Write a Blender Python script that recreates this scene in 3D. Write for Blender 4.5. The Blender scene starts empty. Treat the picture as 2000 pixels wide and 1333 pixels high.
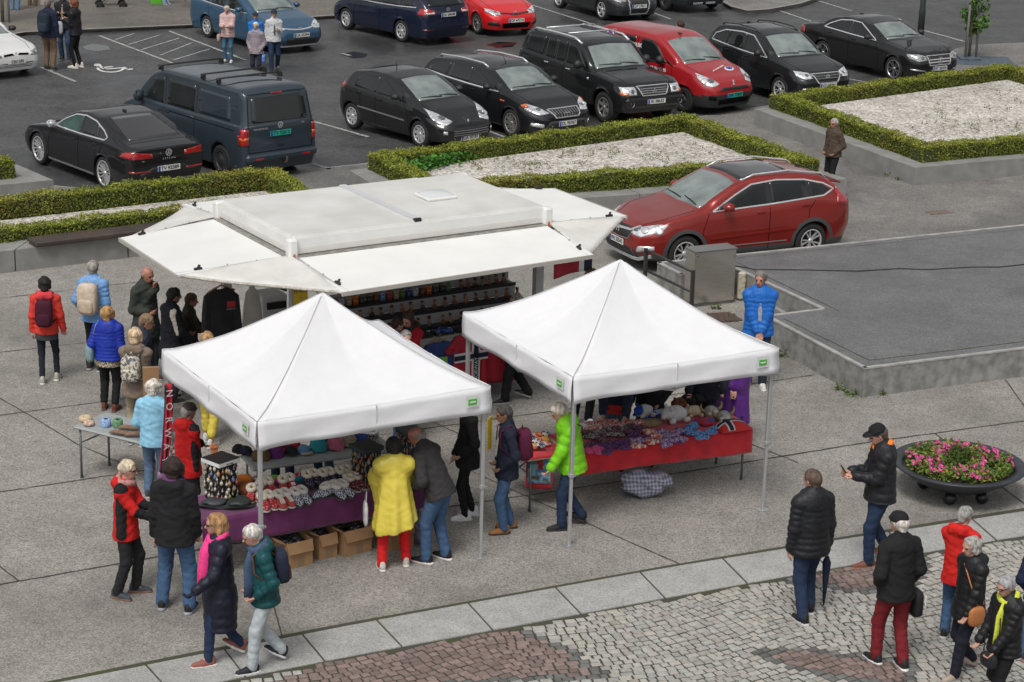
import bpy,bmesh,math,random
import numpy as np
from mathutils import Vector,Matrix
from mathutils.bvhtree import BVHTree
from mathutils.geometry import tessellate_polygon
random.seed(7)
R=math.radians
scene=bpy.context.scene
COL=scene.collection
FPX,PITCH,ROLL,CAMH=4194.9,0.30235,0.02544,10.411
cd=bpy.data.cameras.new("camera")
cam=bpy.data.objects.new("camera",cd)
COL.objects.link(cam)
cd.sensor_width=36.0
cd.lens=36.0*FPX/2000.0
cd.clip_start=0.5
cd.clip_end=1500
cam.matrix_world=Matrix.Translation((0,0,CAMH))@Matrix.Rotation(math.pi/2-PITCH,4,'X')@Matrix.Rotation(ROLL,4,'Z')
scene.camera=cam
def at(px,py,z=0.0):
 x,y=px-1000.0,py-666.5
 cr,sr=math.cos(ROLL),math.sin(ROLL)
 x,y=cr*x+sr*y,-sr*x+cr*y
 c,s=math.cos(PITCH),math.sin(PITCH)
 d=Vector((x/FPX,c-(y/FPX)*s,-s-(y/FPX)*c))
 return d*((z-CAMH)/d.z)+Vector((0,0,CAMH))
def proj(P):
 X,Y,Z=P[0],P[1],P[2]-CAMH
 c,s=math.cos(PITCH),math.sin(PITCH)
 d=Y*c-Z*s
 x=FPX*X/d
 y=-FPX*(Y*s+Z*c)/d
 cr,sr=math.cos(ROLL),math.sin(ROLL)
 return 1000+cr*x-sr*y,666.5+sr*x+cr*y
w=bpy.data.worlds.new("World")
scene.world=w
w.use_nodes=True
nt=w.node_tree
sky=nt.nodes.new('ShaderNodeTexSky')
sky.sky_type='NISHITA'
sky.sun_disc=False
SUN_EL,SUN_AZ=R(58),R(200)
sky.sun_elevation=SUN_EL
sky.sun_rotation=SUN_AZ
sky.air_density=1.0
sky.dust_density=4.0
sky.ozone_density=1.0
hs=nt.nodes.new('ShaderNodeHueSaturation')
hs.inputs['Saturation'].default_value=0.12
nt.links.new(sky.outputs[0],hs.inputs['Color'])
bg=nt.nodes['Background']
tcw=nt.nodes.new('ShaderNodeTexCoord');nzw=nt.nodes.new('ShaderNodeTexNoise');nzw.inputs['Scale'].default_value=2.6;nzw.inputs['Detail'].default_value=5
nt.links.new(tcw.outputs['Generated'],nzw.inputs['Vector'])
mrw=nt.nodes.new('ShaderNodeMapRange');mrw.inputs['From Min'].default_value=.3;mrw.inputs['From Max'].default_value=.7;mrw.inputs['To Min'].default_value=.5;mrw.inputs['To Max'].default_value=1.45
nt.links.new(nzw.outputs['Fac'],mrw.inputs['Value'])
vmw=nt.nodes.new('ShaderNodeVectorMath');vmw.operation='SCALE'
nt.links.new(hs.outputs[0],vmw.inputs[0]);nt.links.new(mrw.outputs[0],vmw.inputs['Scale'])
nt.links.new(vmw.outputs[0],bg.inputs[0])
bg.inputs[1].default_value=0.12
sd=bpy.data.lights.new("sun",'SUN')
sd.energy=1.5
sd.angle=R(18)
sd.color=(1.0,0.965,0.91)
sun=bpy.data.objects.new("sun",sd)
COL.objects.link(sun)
dirv=Vector((math.sin(SUN_AZ)*math.cos(SUN_EL),math.cos(SUN_AZ)*math.cos(SUN_EL),math.sin(SUN_EL)))
sun.rotation_euler=dirv.to_track_quat('Z','Y').to_euler()
sun.location=(0,0,60)
scene.view_settings.view_transform='Standard'
scene.view_settings.look='None'
scene.view_settings.exposure=0.08
scene.view_settings.gamma=1.0
_M={}
def mat(name,col,rough=0.6,metal=0.0,var=0.0,vs=6.0,bump=0.0,bs=60.0,coat=0.0,spec=0.5,col2=None,alpha=1.0,trans=0.0,sheen=0.0,detail=4,stretch=None):
 if name in _M:return _M[name]
 m=bpy.data.materials.new(name)
 m.use_nodes=True
 n=m.node_tree
 p=n.nodes['Principled BSDF']
 p.inputs['Base Color'].default_value=(*col,1)
 p.inputs['Roughness'].default_value=rough
 p.inputs['Metallic'].default_value=metal
 p.inputs['Specular IOR Level'].default_value=spec
 p.inputs['Coat Weight'].default_value=coat
 p.inputs['Coat Roughness'].default_value=0.04
 p.inputs['Sheen Weight'].default_value=sheen
 p.inputs['Transmission Weight'].default_value=trans
 p.inputs['Alpha'].default_value=alpha
 if var or bump or col2:
  tc=n.nodes.new('ShaderNodeTexCoord')
  src=tc.outputs['Object']
  if stretch:
   mp=n.nodes.new('ShaderNodeMapping')
   mp.inputs['Scale'].default_value=stretch
   n.links.new(src,mp.inputs['Vector']);src=mp.outputs['Vector']
 if var or col2:
  nz=n.nodes.new('ShaderNodeTexNoise')
  nz.inputs['Scale'].default_value=vs
  nz.inputs['Detail'].default_value=detail
  n.links.new(src,nz.inputs['Vector'])
  mx=n.nodes.new('ShaderNodeMix');mx.data_type='RGBA'
  a=col2 if col2 else tuple(min(1,c*(1-var)) for c in col)
  b=col if col2 else tuple(min(1,c*(1+var)) for c in col)
  mx.inputs['A'].default_value=(*a,1);mx.inputs['B'].default_value=(*b,1)
  mr=n.nodes.new('ShaderNodeMapRange')
  mr.inputs['From Min'].default_value=0.34;mr.inputs['From Max'].default_value=0.66
  n.links.new(nz.outputs['Fac'],mr.inputs['Value'])
  n.links.new(mr.outputs[0],mx.inputs['Factor'])
  n.links.new(mx.outputs['Result'],p.inputs['Base Color'])
 if bump:
  nb=n.nodes.new('ShaderNodeTexNoise')
  nb.inputs['Scale'].default_value=bs
  nb.inputs['Detail'].default_value=3
  n.links.new(src,nb.inputs['Vector'])
  bp=n.nodes.new('ShaderNodeBump')
  bp.inputs['Strength'].default_value=bump
  bp.inputs['Distance'].default_value=0.02
  n.links.new(nb.outputs['Fac'],bp.inputs['Height'])
  n.links.new(bp.outputs[0],p.inputs['Normal'])
 _M[name]=m
 return m
def attr_mat(name,rough=0.7,bump=0.0,bs=60.0,var=0.12,vs=40,sss=0,spec=0.4,transl=0):
 if name in _M:return _M[name]
 m=bpy.data.materials.new(name);m.use_nodes=True
 n=m.node_tree;p=n.nodes['Principled BSDF']
 p.inputs['Roughness'].default_value=rough
 p.inputs['Specular IOR Level'].default_value=spec
 a=n.nodes.new('ShaderNodeAttribute');a.attribute_name='tint'
 tc=n.nodes.new('ShaderNodeTexCoord')
 nz=n.nodes.new('ShaderNodeTexNoise');nz.inputs['Scale'].default_value=vs;nz.inputs['Detail'].default_value=4
 n.links.new(tc.outputs['Object'],nz.inputs['Vector'])
 mr=n.nodes.new('ShaderNodeMapRange')
 mr.inputs['From Min'].default_value=0.3;mr.inputs['From Max'].default_value=0.7
 mr.inputs['To Min'].default_value=1-var;mr.inputs['To Max'].default_value=1+var
 n.links.new(nz.outputs['Fac'],mr.inputs['Value'])
 vm=n.nodes.new('ShaderNodeVectorMath');vm.operation='SCALE'
 n.links.new(a.outputs['Color'],vm.inputs[0]);n.links.new(mr.outputs[0],vm.inputs['Scale'])
 n.links.new(vm.outputs[0],p.inputs['Base Color'])
 if bump:
  nb=n.nodes.new('ShaderNodeTexNoise');nb.inputs['Scale'].default_value=bs
  n.links.new(tc.outputs['Object'],nb.inputs['Vector'])
  bp=n.nodes.new('ShaderNodeBump');bp.inputs['Strength'].default_value=bump;bp.inputs['Distance'].default_value=0.02
  n.links.new(nb.outputs['Fac'],bp.inputs['Height']);n.links.new(bp.outputs[0],p.inputs['Normal'])
 if transl:
  tr=n.nodes.new('ShaderNodeBsdfTranslucent');n.links.new(vm.outputs[0],tr.inputs[0])
  ms=n.nodes.new('ShaderNodeMixShader');ms.inputs[0].default_value=transl
  n.links.new(p.outputs[0],ms.inputs[1]);n.links.new(tr.outputs[0],ms.inputs[2])
  n.links.new(ms.outputs[0],n.nodes['Material Output'].inputs[0])
 _M[name]=m
 return m
def hexc(h):
 h=h.lstrip('#');v=[int(h[i:i+2],16)/255 for i in (0,2,4)]
 return tuple(c/12.92 if c<=.04045 else ((c+.055)/1.055)**2.4 for c in v)
def tag(o,label=None,cat=None,group=None,kind=None):
 if label:o['label']=label
 if cat:o['category']=cat
 if group:o['group']=group
 if kind:o['kind']=kind
 return o
def thing(name,label,cat,loc=(0,0,0),rz=0.0,group=None):
 o=bpy.data.objects.new(name,None)
 o.empty_display_size=0.1
 COL.objects.link(o)
 o.location=loc;o.rotation_euler=(0,0,rz)
 return tag(o,label,cat,group)
KIDS={}
def link(o,parent=None):
 COL.objects.link(o)
 if parent is not None:
  o.parent=parent
  KIDS.setdefault(parent.name,[]).append(o)
 return o
def copy_tree(o,parent=None):
 c=o.copy();COL.objects.link(c)
 if parent is not None:
  c.parent=parent
  KIDS.setdefault(parent.name,[]).append(c)
 for ch in list(KIDS.get(o.name,[])):copy_tree(ch,c)
 return c
def dup(o,loc,rz=None,label=None,scale=None):
 c=copy_tree(o)
 c.location=loc
 if rz is not None:c.rotation_euler=(0,0,rz)
 if scale is not None:c.scale=(scale,)*3 if not hasattr(scale,'__len__') else scale
 if label:c['label']=label
 return c
class MB:
 def __init__(s):s.v=[];s.f=[];s.m=[];s.sm=[];s.t=[]
 def add(s,vs,fs,mi=0,smooth=False,tint=None):
  b=len(s.v);s.v+=[tuple(v) for v in vs]
  for k,f in enumerate(fs):
   s.f.append(tuple(i+b for i in f));s.m.append(mi);s.sm.append(smooth)
   s.t.append(tint if tint is None or not isinstance(tint,list) else tint[k])
  return s
 def box(s,c,d,mi=0,rot=None,tint=None,bev=0.0):
  x,y,z=d[0]/2,d[1]/2,d[2]/2
  if bev<=0:
   vs=[(-x,-y,-z),(x,-y,-z),(x,y,-z),(-x,y,-z),(-x,-y,z),(x,-y,z),(x,y,z),(-x,y,z)]
   fs=[(0,3,2,1),(4,5,6,7),(0,1,5,4),(1,2,6,5),(2,3,7,6),(3,0,4,7)]
  else:
   b=min(bev,x*.9,y*.9,z*.9);vs=[];fs=[]
   def ring(xx,yy,zz,q):
    o=len(vs)
    for sx,sy in ((-1,-1),(1,-1),(1,1),(-1,1)):
     p=(sx*(xx-q),sy*yy),(sx*xx,sy*(yy-q))
     if sx*sy>0:p=p[::-1] if (sx,sy)==(-1,-1) else p
     if (sx,sy)==(-1,-1):pp=[(-xx,-(yy-q)),(-(xx-q),-yy)]
     elif (sx,sy)==(1,-1):pp=[((xx-q),-yy),(xx,-(yy-q))]
     elif (sx,sy)==(1,1):pp=[(xx,yy-q),(xx-q,yy)]
     else:pp=[(-(xx-q),yy),(-xx,yy-q)]
     for a in pp:vs.append((a[0],a[1],zz))
    return o
   r0=ring(x-b,y-b,-z,b*.3);r1=ring(x,y,-z+b,b);r2=ring(x,y,z-b,b);r3=ring(x-b,y-b,z,b*.3)
   fs.append(tuple(r0+i for i in reversed(range(8))));fs.append(tuple(r3+i for i in range(8)))
   for a,c2 in ((r0,r1),(r1,r2),(r2,r3)):
    for i in range(8):fs.append((a+i,a+(i+1)%8,c2+(i+1)%8,c2+i))
  c=Vector(c)
  if rot is not None:vs=[rot@Vector(v)+c for v in vs]
  else:vs=[Vector(v)+c for v in vs]
  return s.add(vs,fs,mi,False,tint)
 def bar(s,a,b,wd,ht,mi=0,up=(0,0,1),tint=None,bev=0):
  a=Vector(a);b=Vector(b);d=b-a;L=d.length
  if L<1e-6:return s
  x=d/L;u=Vector(up)
  if abs(x.dot(u))>.99:u=Vector((0,1,0))
  y=u.cross(x).normalized();z=x.cross(y)
  rot=Matrix((x,y,z)).transposed()
  return s.box((a+b)/2,(L,wd,ht),mi,rot,tint,bev)
 def tube(s,pts,r,n=8,mi=0,cap=True,tint=None,smooth=True,sq=1.0):
  pts=[Vector(p) for p in pts];rs=r if hasattr(r,'__len__') else [r]*len(pts)
  vs=[];fs=[];up=None
  for i,p in enumerate(pts):
   d=(pts[min(i+1,len(pts)-1)]-pts[max(i-1,0)])
   d=d.normalized() if d.length>1e-9 else Vector((0,0,1))
   if up is None:up=Vector((0,0,1)) if abs(d.z)<.9 else Vector((1,0,0))
   x=up.cross(d).normalized();y=d.cross(x).normalized();up=y
   for k in range(n):
    t=2*math.pi*k/n
    vs.append(p+x*(math.cos(t)*rs[i])+y*(math.sin(t)*rs[i]*sq))
  for i in range(len(pts)-1):
   for k in range(n):
    a=i*n+k;b=i*n+(k+1)%n
    fs.append((a,b,b+n,a+n))
  if cap:
   fs.append(tuple(reversed(range(n))));fs.append(tuple((len(pts)-1)*n+k for k in range(n)))
  return s.add(vs,fs,mi,smooth,tint)
 def lathe(s,prof,n=24,mi=0,c=(0,0,0),axis='z',cap=False,tint=None,smooth=True):
  vs=[];fs=[]
  for r,z in prof:
   for k in range(n):
    t=2*math.pi*k/n
    q=(r*math.cos(t),r*math.sin(t),z)
    if axis=='y':q=(q[0],q[2],-q[1])
    elif axis=='x':q=(q[2],q[0],q[1])
    vs.append((q[0]+c[0],q[1]+c[1],q[2]+c[2]))
  for i in range(len(prof)-1):
   for k in range(n):
    a=i*n+k;b=i*n+(k+1)%n
    fs.append((a,b,b+n,a+n))
  if cap:
   fs.append(tuple(reversed(range(n))));fs.append(tuple((len(prof)-1)*n+k for k in range(n)))
  return s.add(vs,fs,mi,smooth,tint)
 def ball(s,c,r,n=10,mi=0,tint=None,rot=None):
  rr=r if hasattr(r,'__len__') else (r,r,r)
  vs=[];fs=[];m=max(4,n//2+1)
  for i in range(m+1):
   ph=math.pi*i/m
   for k in range(n):
    t=2*math.pi*k/n
    q=Vector((math.sin(ph)*math.cos(t)*rr[0],math.sin(ph)*math.sin(t)*rr[1],-math.cos(ph)*rr[2]))
    if rot is not None:q=rot@q
    vs.append(q+Vector(c))
  for i in range(m):
   for k in range(n):
    a=i*n+k;b=i*n+(k+1)%n
    fs.append((a,b,b+n,a+n))
  return s.add(vs,fs,mi,True,tint)
 def prism(s,poly,z0,z1,mi=0,tint=None):
  n=len(poly)
  A=sum(poly[i][0]*poly[(i+1)%n][1]-poly[(i+1)%n][0]*poly[i][1] for i in range(n))
  if A<0:poly=poly[::-1]
  vs=[(p[0],p[1],z0) for p in poly]+[(p[0],p[1],z1) for p in poly]
  fs=[(i,(i+1)%n,n+(i+1)%n,n+i) for i in range(n)]
  tr=tessellate_polygon([[Vector((p[0],p[1],0)) for p in poly]])
  for t in tr:
   a,b,c=t
   if (poly[b][0]-poly[a][0])*(poly[c][1]-poly[a][1])-(poly[c][0]-poly[a][0])*(poly[b][1]-poly[a][1])<0:a,c=c,a
   fs.append((n+a,n+b,n+c));fs.append((c,b,a))
  return s.add(vs,fs,mi,False,tint)
 def grid(s,fn,nu,nv,mi=0,smooth=True,tint=None,flip=False):
  vs=[fn(i/nu,j/nv) for i in range(nu+1) for j in range(nv+1)]
  fs=[]
  for i in range(nu):
   for j in range(nv):
    a=i*(nv+1)+j
    q=(a,a+nv+1,a+nv+2,a+1)
    fs.append(q[::-1] if flip else q)
  return s.add(vs,fs,mi,smooth,tint)
 def build(s,name,mats,parent=None,loc=None,rz=None):
  me=bpy.data.meshes.new(name)
  me.from_pydata(s.v,[],s.f)
  if not isinstance(mats,(list,tuple)):mats=[mats]
  for m in mats:me.materials.append(m)
  me.polygons.foreach_set('material_index',s.m)
  me.polygons.foreach_set('use_smooth',s.sm)
  if any(t is not None for t in s.t):
   ca=me.color_attributes.new('tint','FLOAT_COLOR','CORNER')
   buf=[]
   for f,t in zip(s.f,s.t):
    t=t or (.5,.5,.5)
    buf+=[t[0],t[1],t[2],1.0]*len(f)
   ca.data.foreach_set('color',buf)
  me.update()
  o=bpy.data.objects.new(name,me)
  link(o,parent)
  if loc is not None:o.location=loc
  if rz is not None:o.rotation_euler=(0,0,rz)
  return o
def np_mesh(name,V,F,mats,parent=None,mi=None,smooth=True):
 me=bpy.data.meshes.new(name)
 nV,nF=len(V),len(F)
 me.vertices.add(nV);me.vertices.foreach_set('co',np.asarray(V,np.float32).ravel())
 k=F.shape[1]
 me.loops.add(nF*k);me.loops.foreach_set('vertex_index',np.asarray(F,np.int32).ravel())
 me.polygons.add(nF)
 me.polygons.foreach_set('loop_start',np.arange(0,nF*k,k,dtype=np.int32))
 for m in (mats if isinstance(mats,(list,tuple)) else [mats]):me.materials.append(m)
 if mi is not None:me.polygons.foreach_set('material_index',np.asarray(mi,np.int32))
 me.polygons.foreach_set('use_smooth',np.full(nF,smooth,dtype=bool))
 me.update(calc_edges=True)
 o=bpy.data.objects.new(name,me)
 return link(o,parent)
def text(name,body,size,m,parent,loc,rot,align='CENTER',ext=0.001,sx=1.0,bold=0.0):
 cu=bpy.data.curves.new(name,'FONT')
 cu.body=body;cu.size=size;cu.align_x=align;cu.align_y='CENTER';cu.extrude=ext;cu.offset=bold
 cu.materials.append(m)
 t_=bpy.data.objects.new(name+'_outline',cu)
 COL.objects.link(t_)
 bpy.context.view_layer.update()
 me=bpy.data.meshes.new_from_object(t_.evaluated_get(bpy.context.evaluated_depsgraph_get()))
 bpy.data.objects.remove(t_);bpy.data.curves.remove(cu)
 o=bpy.data.objects.new(name,me)
 link(o,parent)
 o.location=loc;o.rotation_euler=rot;o.scale=(sx,1,1)
 return o
def V2(p):return Vector((p.x,p.y))
def ground_mat(name,c1,c2,speck,sscale,damp,rough=.8,rough_damp=.35,damp_scale=.25,damp_lo=.52,damp_hi=.62,bump=.25):
 m=bpy.data.materials.new(name);m.use_nodes=True
 n=m.node_tree;p=n.nodes['Principled BSDF'];L=n.links.new
 tc=n.nodes.new('ShaderNodeTexCoord');o=tc.outputs['Object']
 def noise(sc,det=4,rgh=.55):
  x=n.nodes.new('ShaderNodeTexNoise');x.inputs['Scale'].default_value=sc;x.inputs['Detail'].default_value=det
  x.inputs['Roughness'].default_value=rgh;L(o,x.inputs['Vector']);return x.outputs['Fac']
 def rng(v,a,b,c=0.,d=1.):
  x=n.nodes.new('ShaderNodeMapRange');x.inputs['From Min'].default_value=a;x.inputs['From Max'].default_value=b
  x.inputs['To Min'].default_value=c;x.inputs['To Max'].default_value=d;L(v,x.inputs['Value']);return x.outputs[0]
 def mix(f,a,b):
  x=n.nodes.new('ShaderNodeMix');x.data_type='RGBA'
  if hasattr(f,'links') or hasattr(f,'is_linked'):L(f,x.inputs['Factor'])
  else:x.inputs['Factor'].default_value=f
  for q,t in ((a,'A'),(b,'B')):
   if isinstance(q,tuple):x.inputs[t].default_value=(*q,1)
   else:L(q,x.inputs[t])
  return x.outputs['Result']
 base=mix(rng(noise(.9,6),.35,.65),c1,c2)
 vo=n.nodes.new('ShaderNodeTexVoronoi');vo.inputs['Scale'].default_value=sscale;L(o,vo.inputs['Vector'])
 sep=n.nodes.new('ShaderNodeSeparateColor');L(vo.outputs['Color'],sep.inputs[0])
 sp=rng(sep.outputs[0],0,1,1-speck,1+speck)
 vm=n.nodes.new('ShaderNodeVectorMath');vm.operation='SCALE';L(base,vm.inputs[0]);L(sp,vm.inputs['Scale'])
 v3=n.nodes.new('ShaderNodeTexVoronoi');v3.inputs['Scale'].default_value=1.7;L(o,v3.inputs['Vector'])
 st0=rng(noise(3.1,5,.7),.3,.7,.86,1.12);gum=rng(v3.outputs['Distance'],.03,.05,.72,1)
 mu=n.nodes.new('ShaderNodeMath');mu.operation='MULTIPLY';L(st0,mu.inputs[0]);L(gum,mu.inputs[1]);st=mu.outputs[0]
 vm2=n.nodes.new('ShaderNodeVectorMath');vm2.operation='SCALE';L(vm.outputs[0],vm2.inputs[0]);L(st,vm2.inputs['Scale'])
 dm=rng(noise(damp_scale,5,.6),damp_lo,damp_hi)
 dv=n.nodes.new('ShaderNodeVectorMath');dv.operation='SCALE';L(vm2.outputs[0],dv.inputs[0]);dv.inputs['Scale'].default_value=damp
 L(mix(dm,vm2.outputs[0],dv.outputs[0]),p.inputs['Base Color'])
 L(rng(dm,0,1,rough,rough_damp),p.inputs['Roughness'])
 if bump:
  bp=n.nodes.new('ShaderNodeBump');bp.inputs['Strength'].default_value=bump;bp.inputs['Distance'].default_value=.006
  L(sep.outputs[1],bp.inputs['Height']);L(bp.outputs[0],p.inputs['Normal'])
 _M[name]=m
 return m
m_asph=ground_mat('wet asphalt',(.052,.052,.053),(.078,.078,.078),.5,30,.6,.55,.30,.3,.48,.66,.3)
m_plaza=ground_mat('aggregate concrete',(.300,.283,.256),(.245,.231,.210),.42,62,.66,.85,.5,.17,.47,.66,.3)
m_path=ground_mat('grey asphalt paving',(.16,.152,.142),(.205,.195,.182),.35,40,.72,.85,.45,.3,.5,.62,.25)
m_gran=ground_mat('granite slab',(.38,.375,.36),(.335,.33,.32),.25,70,.9,.7,.6,.4,.55,.7,.15)
m_brown=ground_mat('brown pavement',(.16,.142,.122),(.125,.112,.098),.35,30,.75,.8,.45,.3,.5,.62,.25)
m_joint=mat('joint filler',(.055,.05,.044),.95,var=.4,vs=9)
m_moss=mat('mossy joint',(.06,.056,.046),.95,col2=(.058,.066,.025),vs=2.5)
m_paint=mat('worn white paint',(.30,.30,.29),.7,var=.35,vs=9)
m_paintb=mat('fresh white paint',(.62,.62,.6),.7,var=.15,vs=9)
m_conc=mat('grey concrete',(.27,.265,.25),.85,col2=(.2,.198,.188),vs=3.0,bump=.25,bs=40,detail=8)
m_conc_st=mat('stained concrete',(.30,.295,.28),.85,col2=(.165,.163,.152),vs=6,bump=.3,bs=40,detail=10)
m_trim=mat('pale concrete trim',(.34,.33,.315),.8,var=.2,vs=5)
def sheet(name,poly,z,m,kind='structure',parent=None):
 b=MB()
 pts=[(p[0],p[1]) for p in poly]
 n=len(pts)
 A=sum(pts[i][0]*pts[(i+1)%n][1]-pts[(i+1)%n][0]*pts[i][1] for i in range(n))
 if A<0:pts=pts[::-1]
 vs=[(p[0],p[1],z) for p in pts];fs=[]
 for t in tessellate_polygon([[Vector((p[0],p[1],0)) for p in pts]]):
  a,q,c=t
  if (pts[q][0]-pts[a][0])*(pts[c][1]-pts[a][1])-(pts[c][0]-pts[a][0])*(pts[q][1]-pts[a][1])<0:a,c=c,a
  fs.append((a,q,c))
 b.add(vs,fs)
 o=b.build(name,m,parent)
 if parent is None:tag(o,kind=kind)
 return o
def strip(b,pts,wd,z,mi=0,jag=0.0,step=.25):
 P=[Vector((p[0],p[1],0)) for p in pts]
 Q=[P[0]]
 for a,c in zip(P[:-1],P[1:]):
  k=max(1,int((c-a).length/step))
  for i in range(1,k+1):Q.append(a.lerp(c,i/k))
 vs=[];fs=[]
 for i,p in enumerate(Q):
  d=(Q[min(i+1,len(Q)-1)]-Q[max(0,i-1)]).normalized();nrm=Vector((-d.y,d.x,0))
  a=wd*(1+random.uniform(-jag,jag))/2;c=wd*(1+random.uniform(-jag,jag))/2
  vs+=[p+nrm*a+Vector((0,0,z)),p-nrm*c+Vector((0,0,z))]
 for i in range(len(Q)-1):fs.append((2*i,2*i+1,2*i+3,2*i+2))
 b.add(vs,fs,mi)
def pxs(*a,z=0):return [at(x,y,z) for x,y in a]
sheet('ground',[(-400,-60),(400,-60),(400,700),(-400,700)],-0.004,m_asph)
kt=pxs((-500,1462),(-100,1378),(127,1333),(700,1220.5),(1000,1166),(1300,1111.6),(1650,1055),(2000,1000.5),(2300,956))
kb=pxs((-300,1490),(434,1333),(700,1281),(1000,1226),(1350,1161),(1650,1108),(2000,1048),(2300,1002))
bl=pxs((-700,455),(0,352),(205,372),(650,326),(731,317),(1340,232),(1488,208),(2000,120),(2500,40))
sheet('plaza',kt+pxs((2700,900),(2700,400),(2700,300))+bl[::-1]+pxs((-900,700),(-900,1400)),0.0,m_plaza)
sheet('path',pxs((1180,400),(1330,470),(1437,500),(2100,432),(2600,375),(2600,20),(2000,121.5),(1488,209.5),(1345,233)),0.004,m_path)
sheet('path',pxs((-600,445),(0,353.5),(205,373.5),(650,327.5),(731,318.5),(760,420),(300,480),(-600,560)),0.004,m_path)
jb=MB()
for pl,wd in [(((-200,1179),(0,1143),(317,1087),(883,990),(1350,921),(1688,866),(2000,823),(2300,780)),.03),
   (((-200,993),(0,962),(226,928),(800,842),(1497,747),(1589,733)),.025),
   (((-200,840),(0,812),(197,786),(420,754)),.02),(((-200,710),(0,689),(170,670),(420,640)),.02),
   (((-100,595),(90,573),(300,548)),.02),
   (((-80,1050),(0,1108),(35,1135)),.02),(((-60,745),(49,807),(150,868),(250,912)),.02),
   (((900,912),(1027,970),(1185,1040),(1335,1106)),.022),(((534,1184),(552,1247)),.022),
   (((1963,742),(2030,835)),.022),(((1826,848),(1848,865),(1965,958),(2060,1030)),.022),
   (((560,700),(700,760),(900,850)),.02),(((1290,790),(1420,850),(1560,905)),.02),
   (((1690,775),(1760,765),(2010,733)),.03)]:
 strip(jb,pxs(*pl),wd*.8,.008,0,.6,.12)
tag(jb.build('plaza_joints',[m_joint]),kind='structure')
def along(poly,x):
 pr=[(proj((p.x,p.y,0))[0],p) for p in poly]
 for (a,pa),(c,pc) in zip(pr[:-1],pr[1:]):
  if a<=x<=c:return pa.lerp(pc,(x-a)/(c-a))
 return pr[0][1] if x<pr[0][0] else pr[-1][1]
kb_=MB()
strip(kb_,[along(kt,x).lerp(along(kb,x+48),.5) for x in range(-140,2260,60)],.93,.004,1)
seams=[-230,-60,110,278,430,585,735,913,1083,1249,1409,1570,1733,1896,2060,2220]
gran_obj=[]
for a,c in zip(seams[:-1],seams[1:]):
 g=1.7
 p=[along(kt,a+g),along(kt,(a+c)/2),along(kt,c-g),along(kb,c-g+48),along(kb,(a+c)/2+48),along(kb,a+g+48)]
 ctr=sum(p,Vector())/6
 p=[q.lerp(ctr,.005) for q in p]
 kb_.prism([(q.x,q.y) for q in p],-.05,.016+random.uniform(-.002,.002),0)
tag(kb_.build('kerb',[m_gran,m_moss]),kind='structure')
e1=(along(kb,1700)-along(kb,800)).normalized();e2=Vector((-e1.y,e1.x,0))
ko=along(kb,1000)
def uv(p):d=p-ko;return d.dot(e1),d.dot(e2)
def fr(u,v,z=0):q=ko+e1*u+e2*v;return Vector((q.x,q.y,z))
def kerb_v(u):
 best=0
 for a,c in zip(KBUV[:-1],KBUV[1:]):
  if a[0]<=u<=c[0]:return a[1]+(c[1]-a[1])*(u-a[0])/(c[0]-a[0])
 return KBUV[0][1] if u<KBUV[0][0] else KBUV[-1][1]
KBUV=[uv(p) for p in kb]
def pt_in(x,y,poly):
 c=False;n=len(poly)
 for i in range(n):
  (x1,y1),(x2,y2)=poly[i],poly[i-1]
  if (y1>y) !=(y2>y) and x<(x2-x1)*(y-y1)/(y2-y1)+x1:c=not c
 return c
pinkA=[uv(at(*p)) for p in [(480,1352),(640,1296),(800,1262),(930,1238),(1010,1232),(1080,1262),(1130,1295),(1165,1318),(1060,1322),(900,1330),(780,1345),(640,1380)]]
darkA=[uv(at(*p)) for p in [(930,1234),(1008,1222),(1100,1262),(1150,1292),(1195,1322),(1150,1330),(1000,1332),(860,1342),(780,1360),(600,1400),(400,1380)]]
pinkB=[uv(at(*p)) for p in [(1560,1128),(1640,1112),(1760,1095),(1800,1110),(1790,1130),(1740,1150),(1660,1150),(1590,1140)]]
darkB=[uv(at(*p)) for p in [(1520,1132),(1780,1086),(1815,1092),(1812,1130),(1770,1160),(1690,1160),(1590,1150)]]
pinkC=[uv(at(*p)) for p in [(1500,1278),(1560,1272),(1640,1285),(1780,1298),(1770,1333),(1700,1330),(1600,1312),(1540,1295)]]
darkC=[uv(at(*p)) for p in [(1462,1274),(1500,1268),(1560,1266),(1760,1288),(1800,1292),(1795,1345),(1690,1345),(1580,1318),(1500,1290)]]
m_cob=attr_mat('cobble stone',.72,.35,70,.16,25)
cob=MB()
sheet('cobble_bed',[fr(-8,-9),fr(10,-9)]+[fr(u,kerb_v(u)-.02) for u in (10,8,6,4,2,0,-2,-4,-6,-8)],.003,mat('cobble joint sand',(.055,.052,.044),.95,col2=(.04,.045,.025),vs=5))
rnd=random.Random(3)
pitch=.098
def wave(u):return .24*abs(math.sin(u*0.92+.35))**1.3+.05*math.sin(u*.5)
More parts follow.
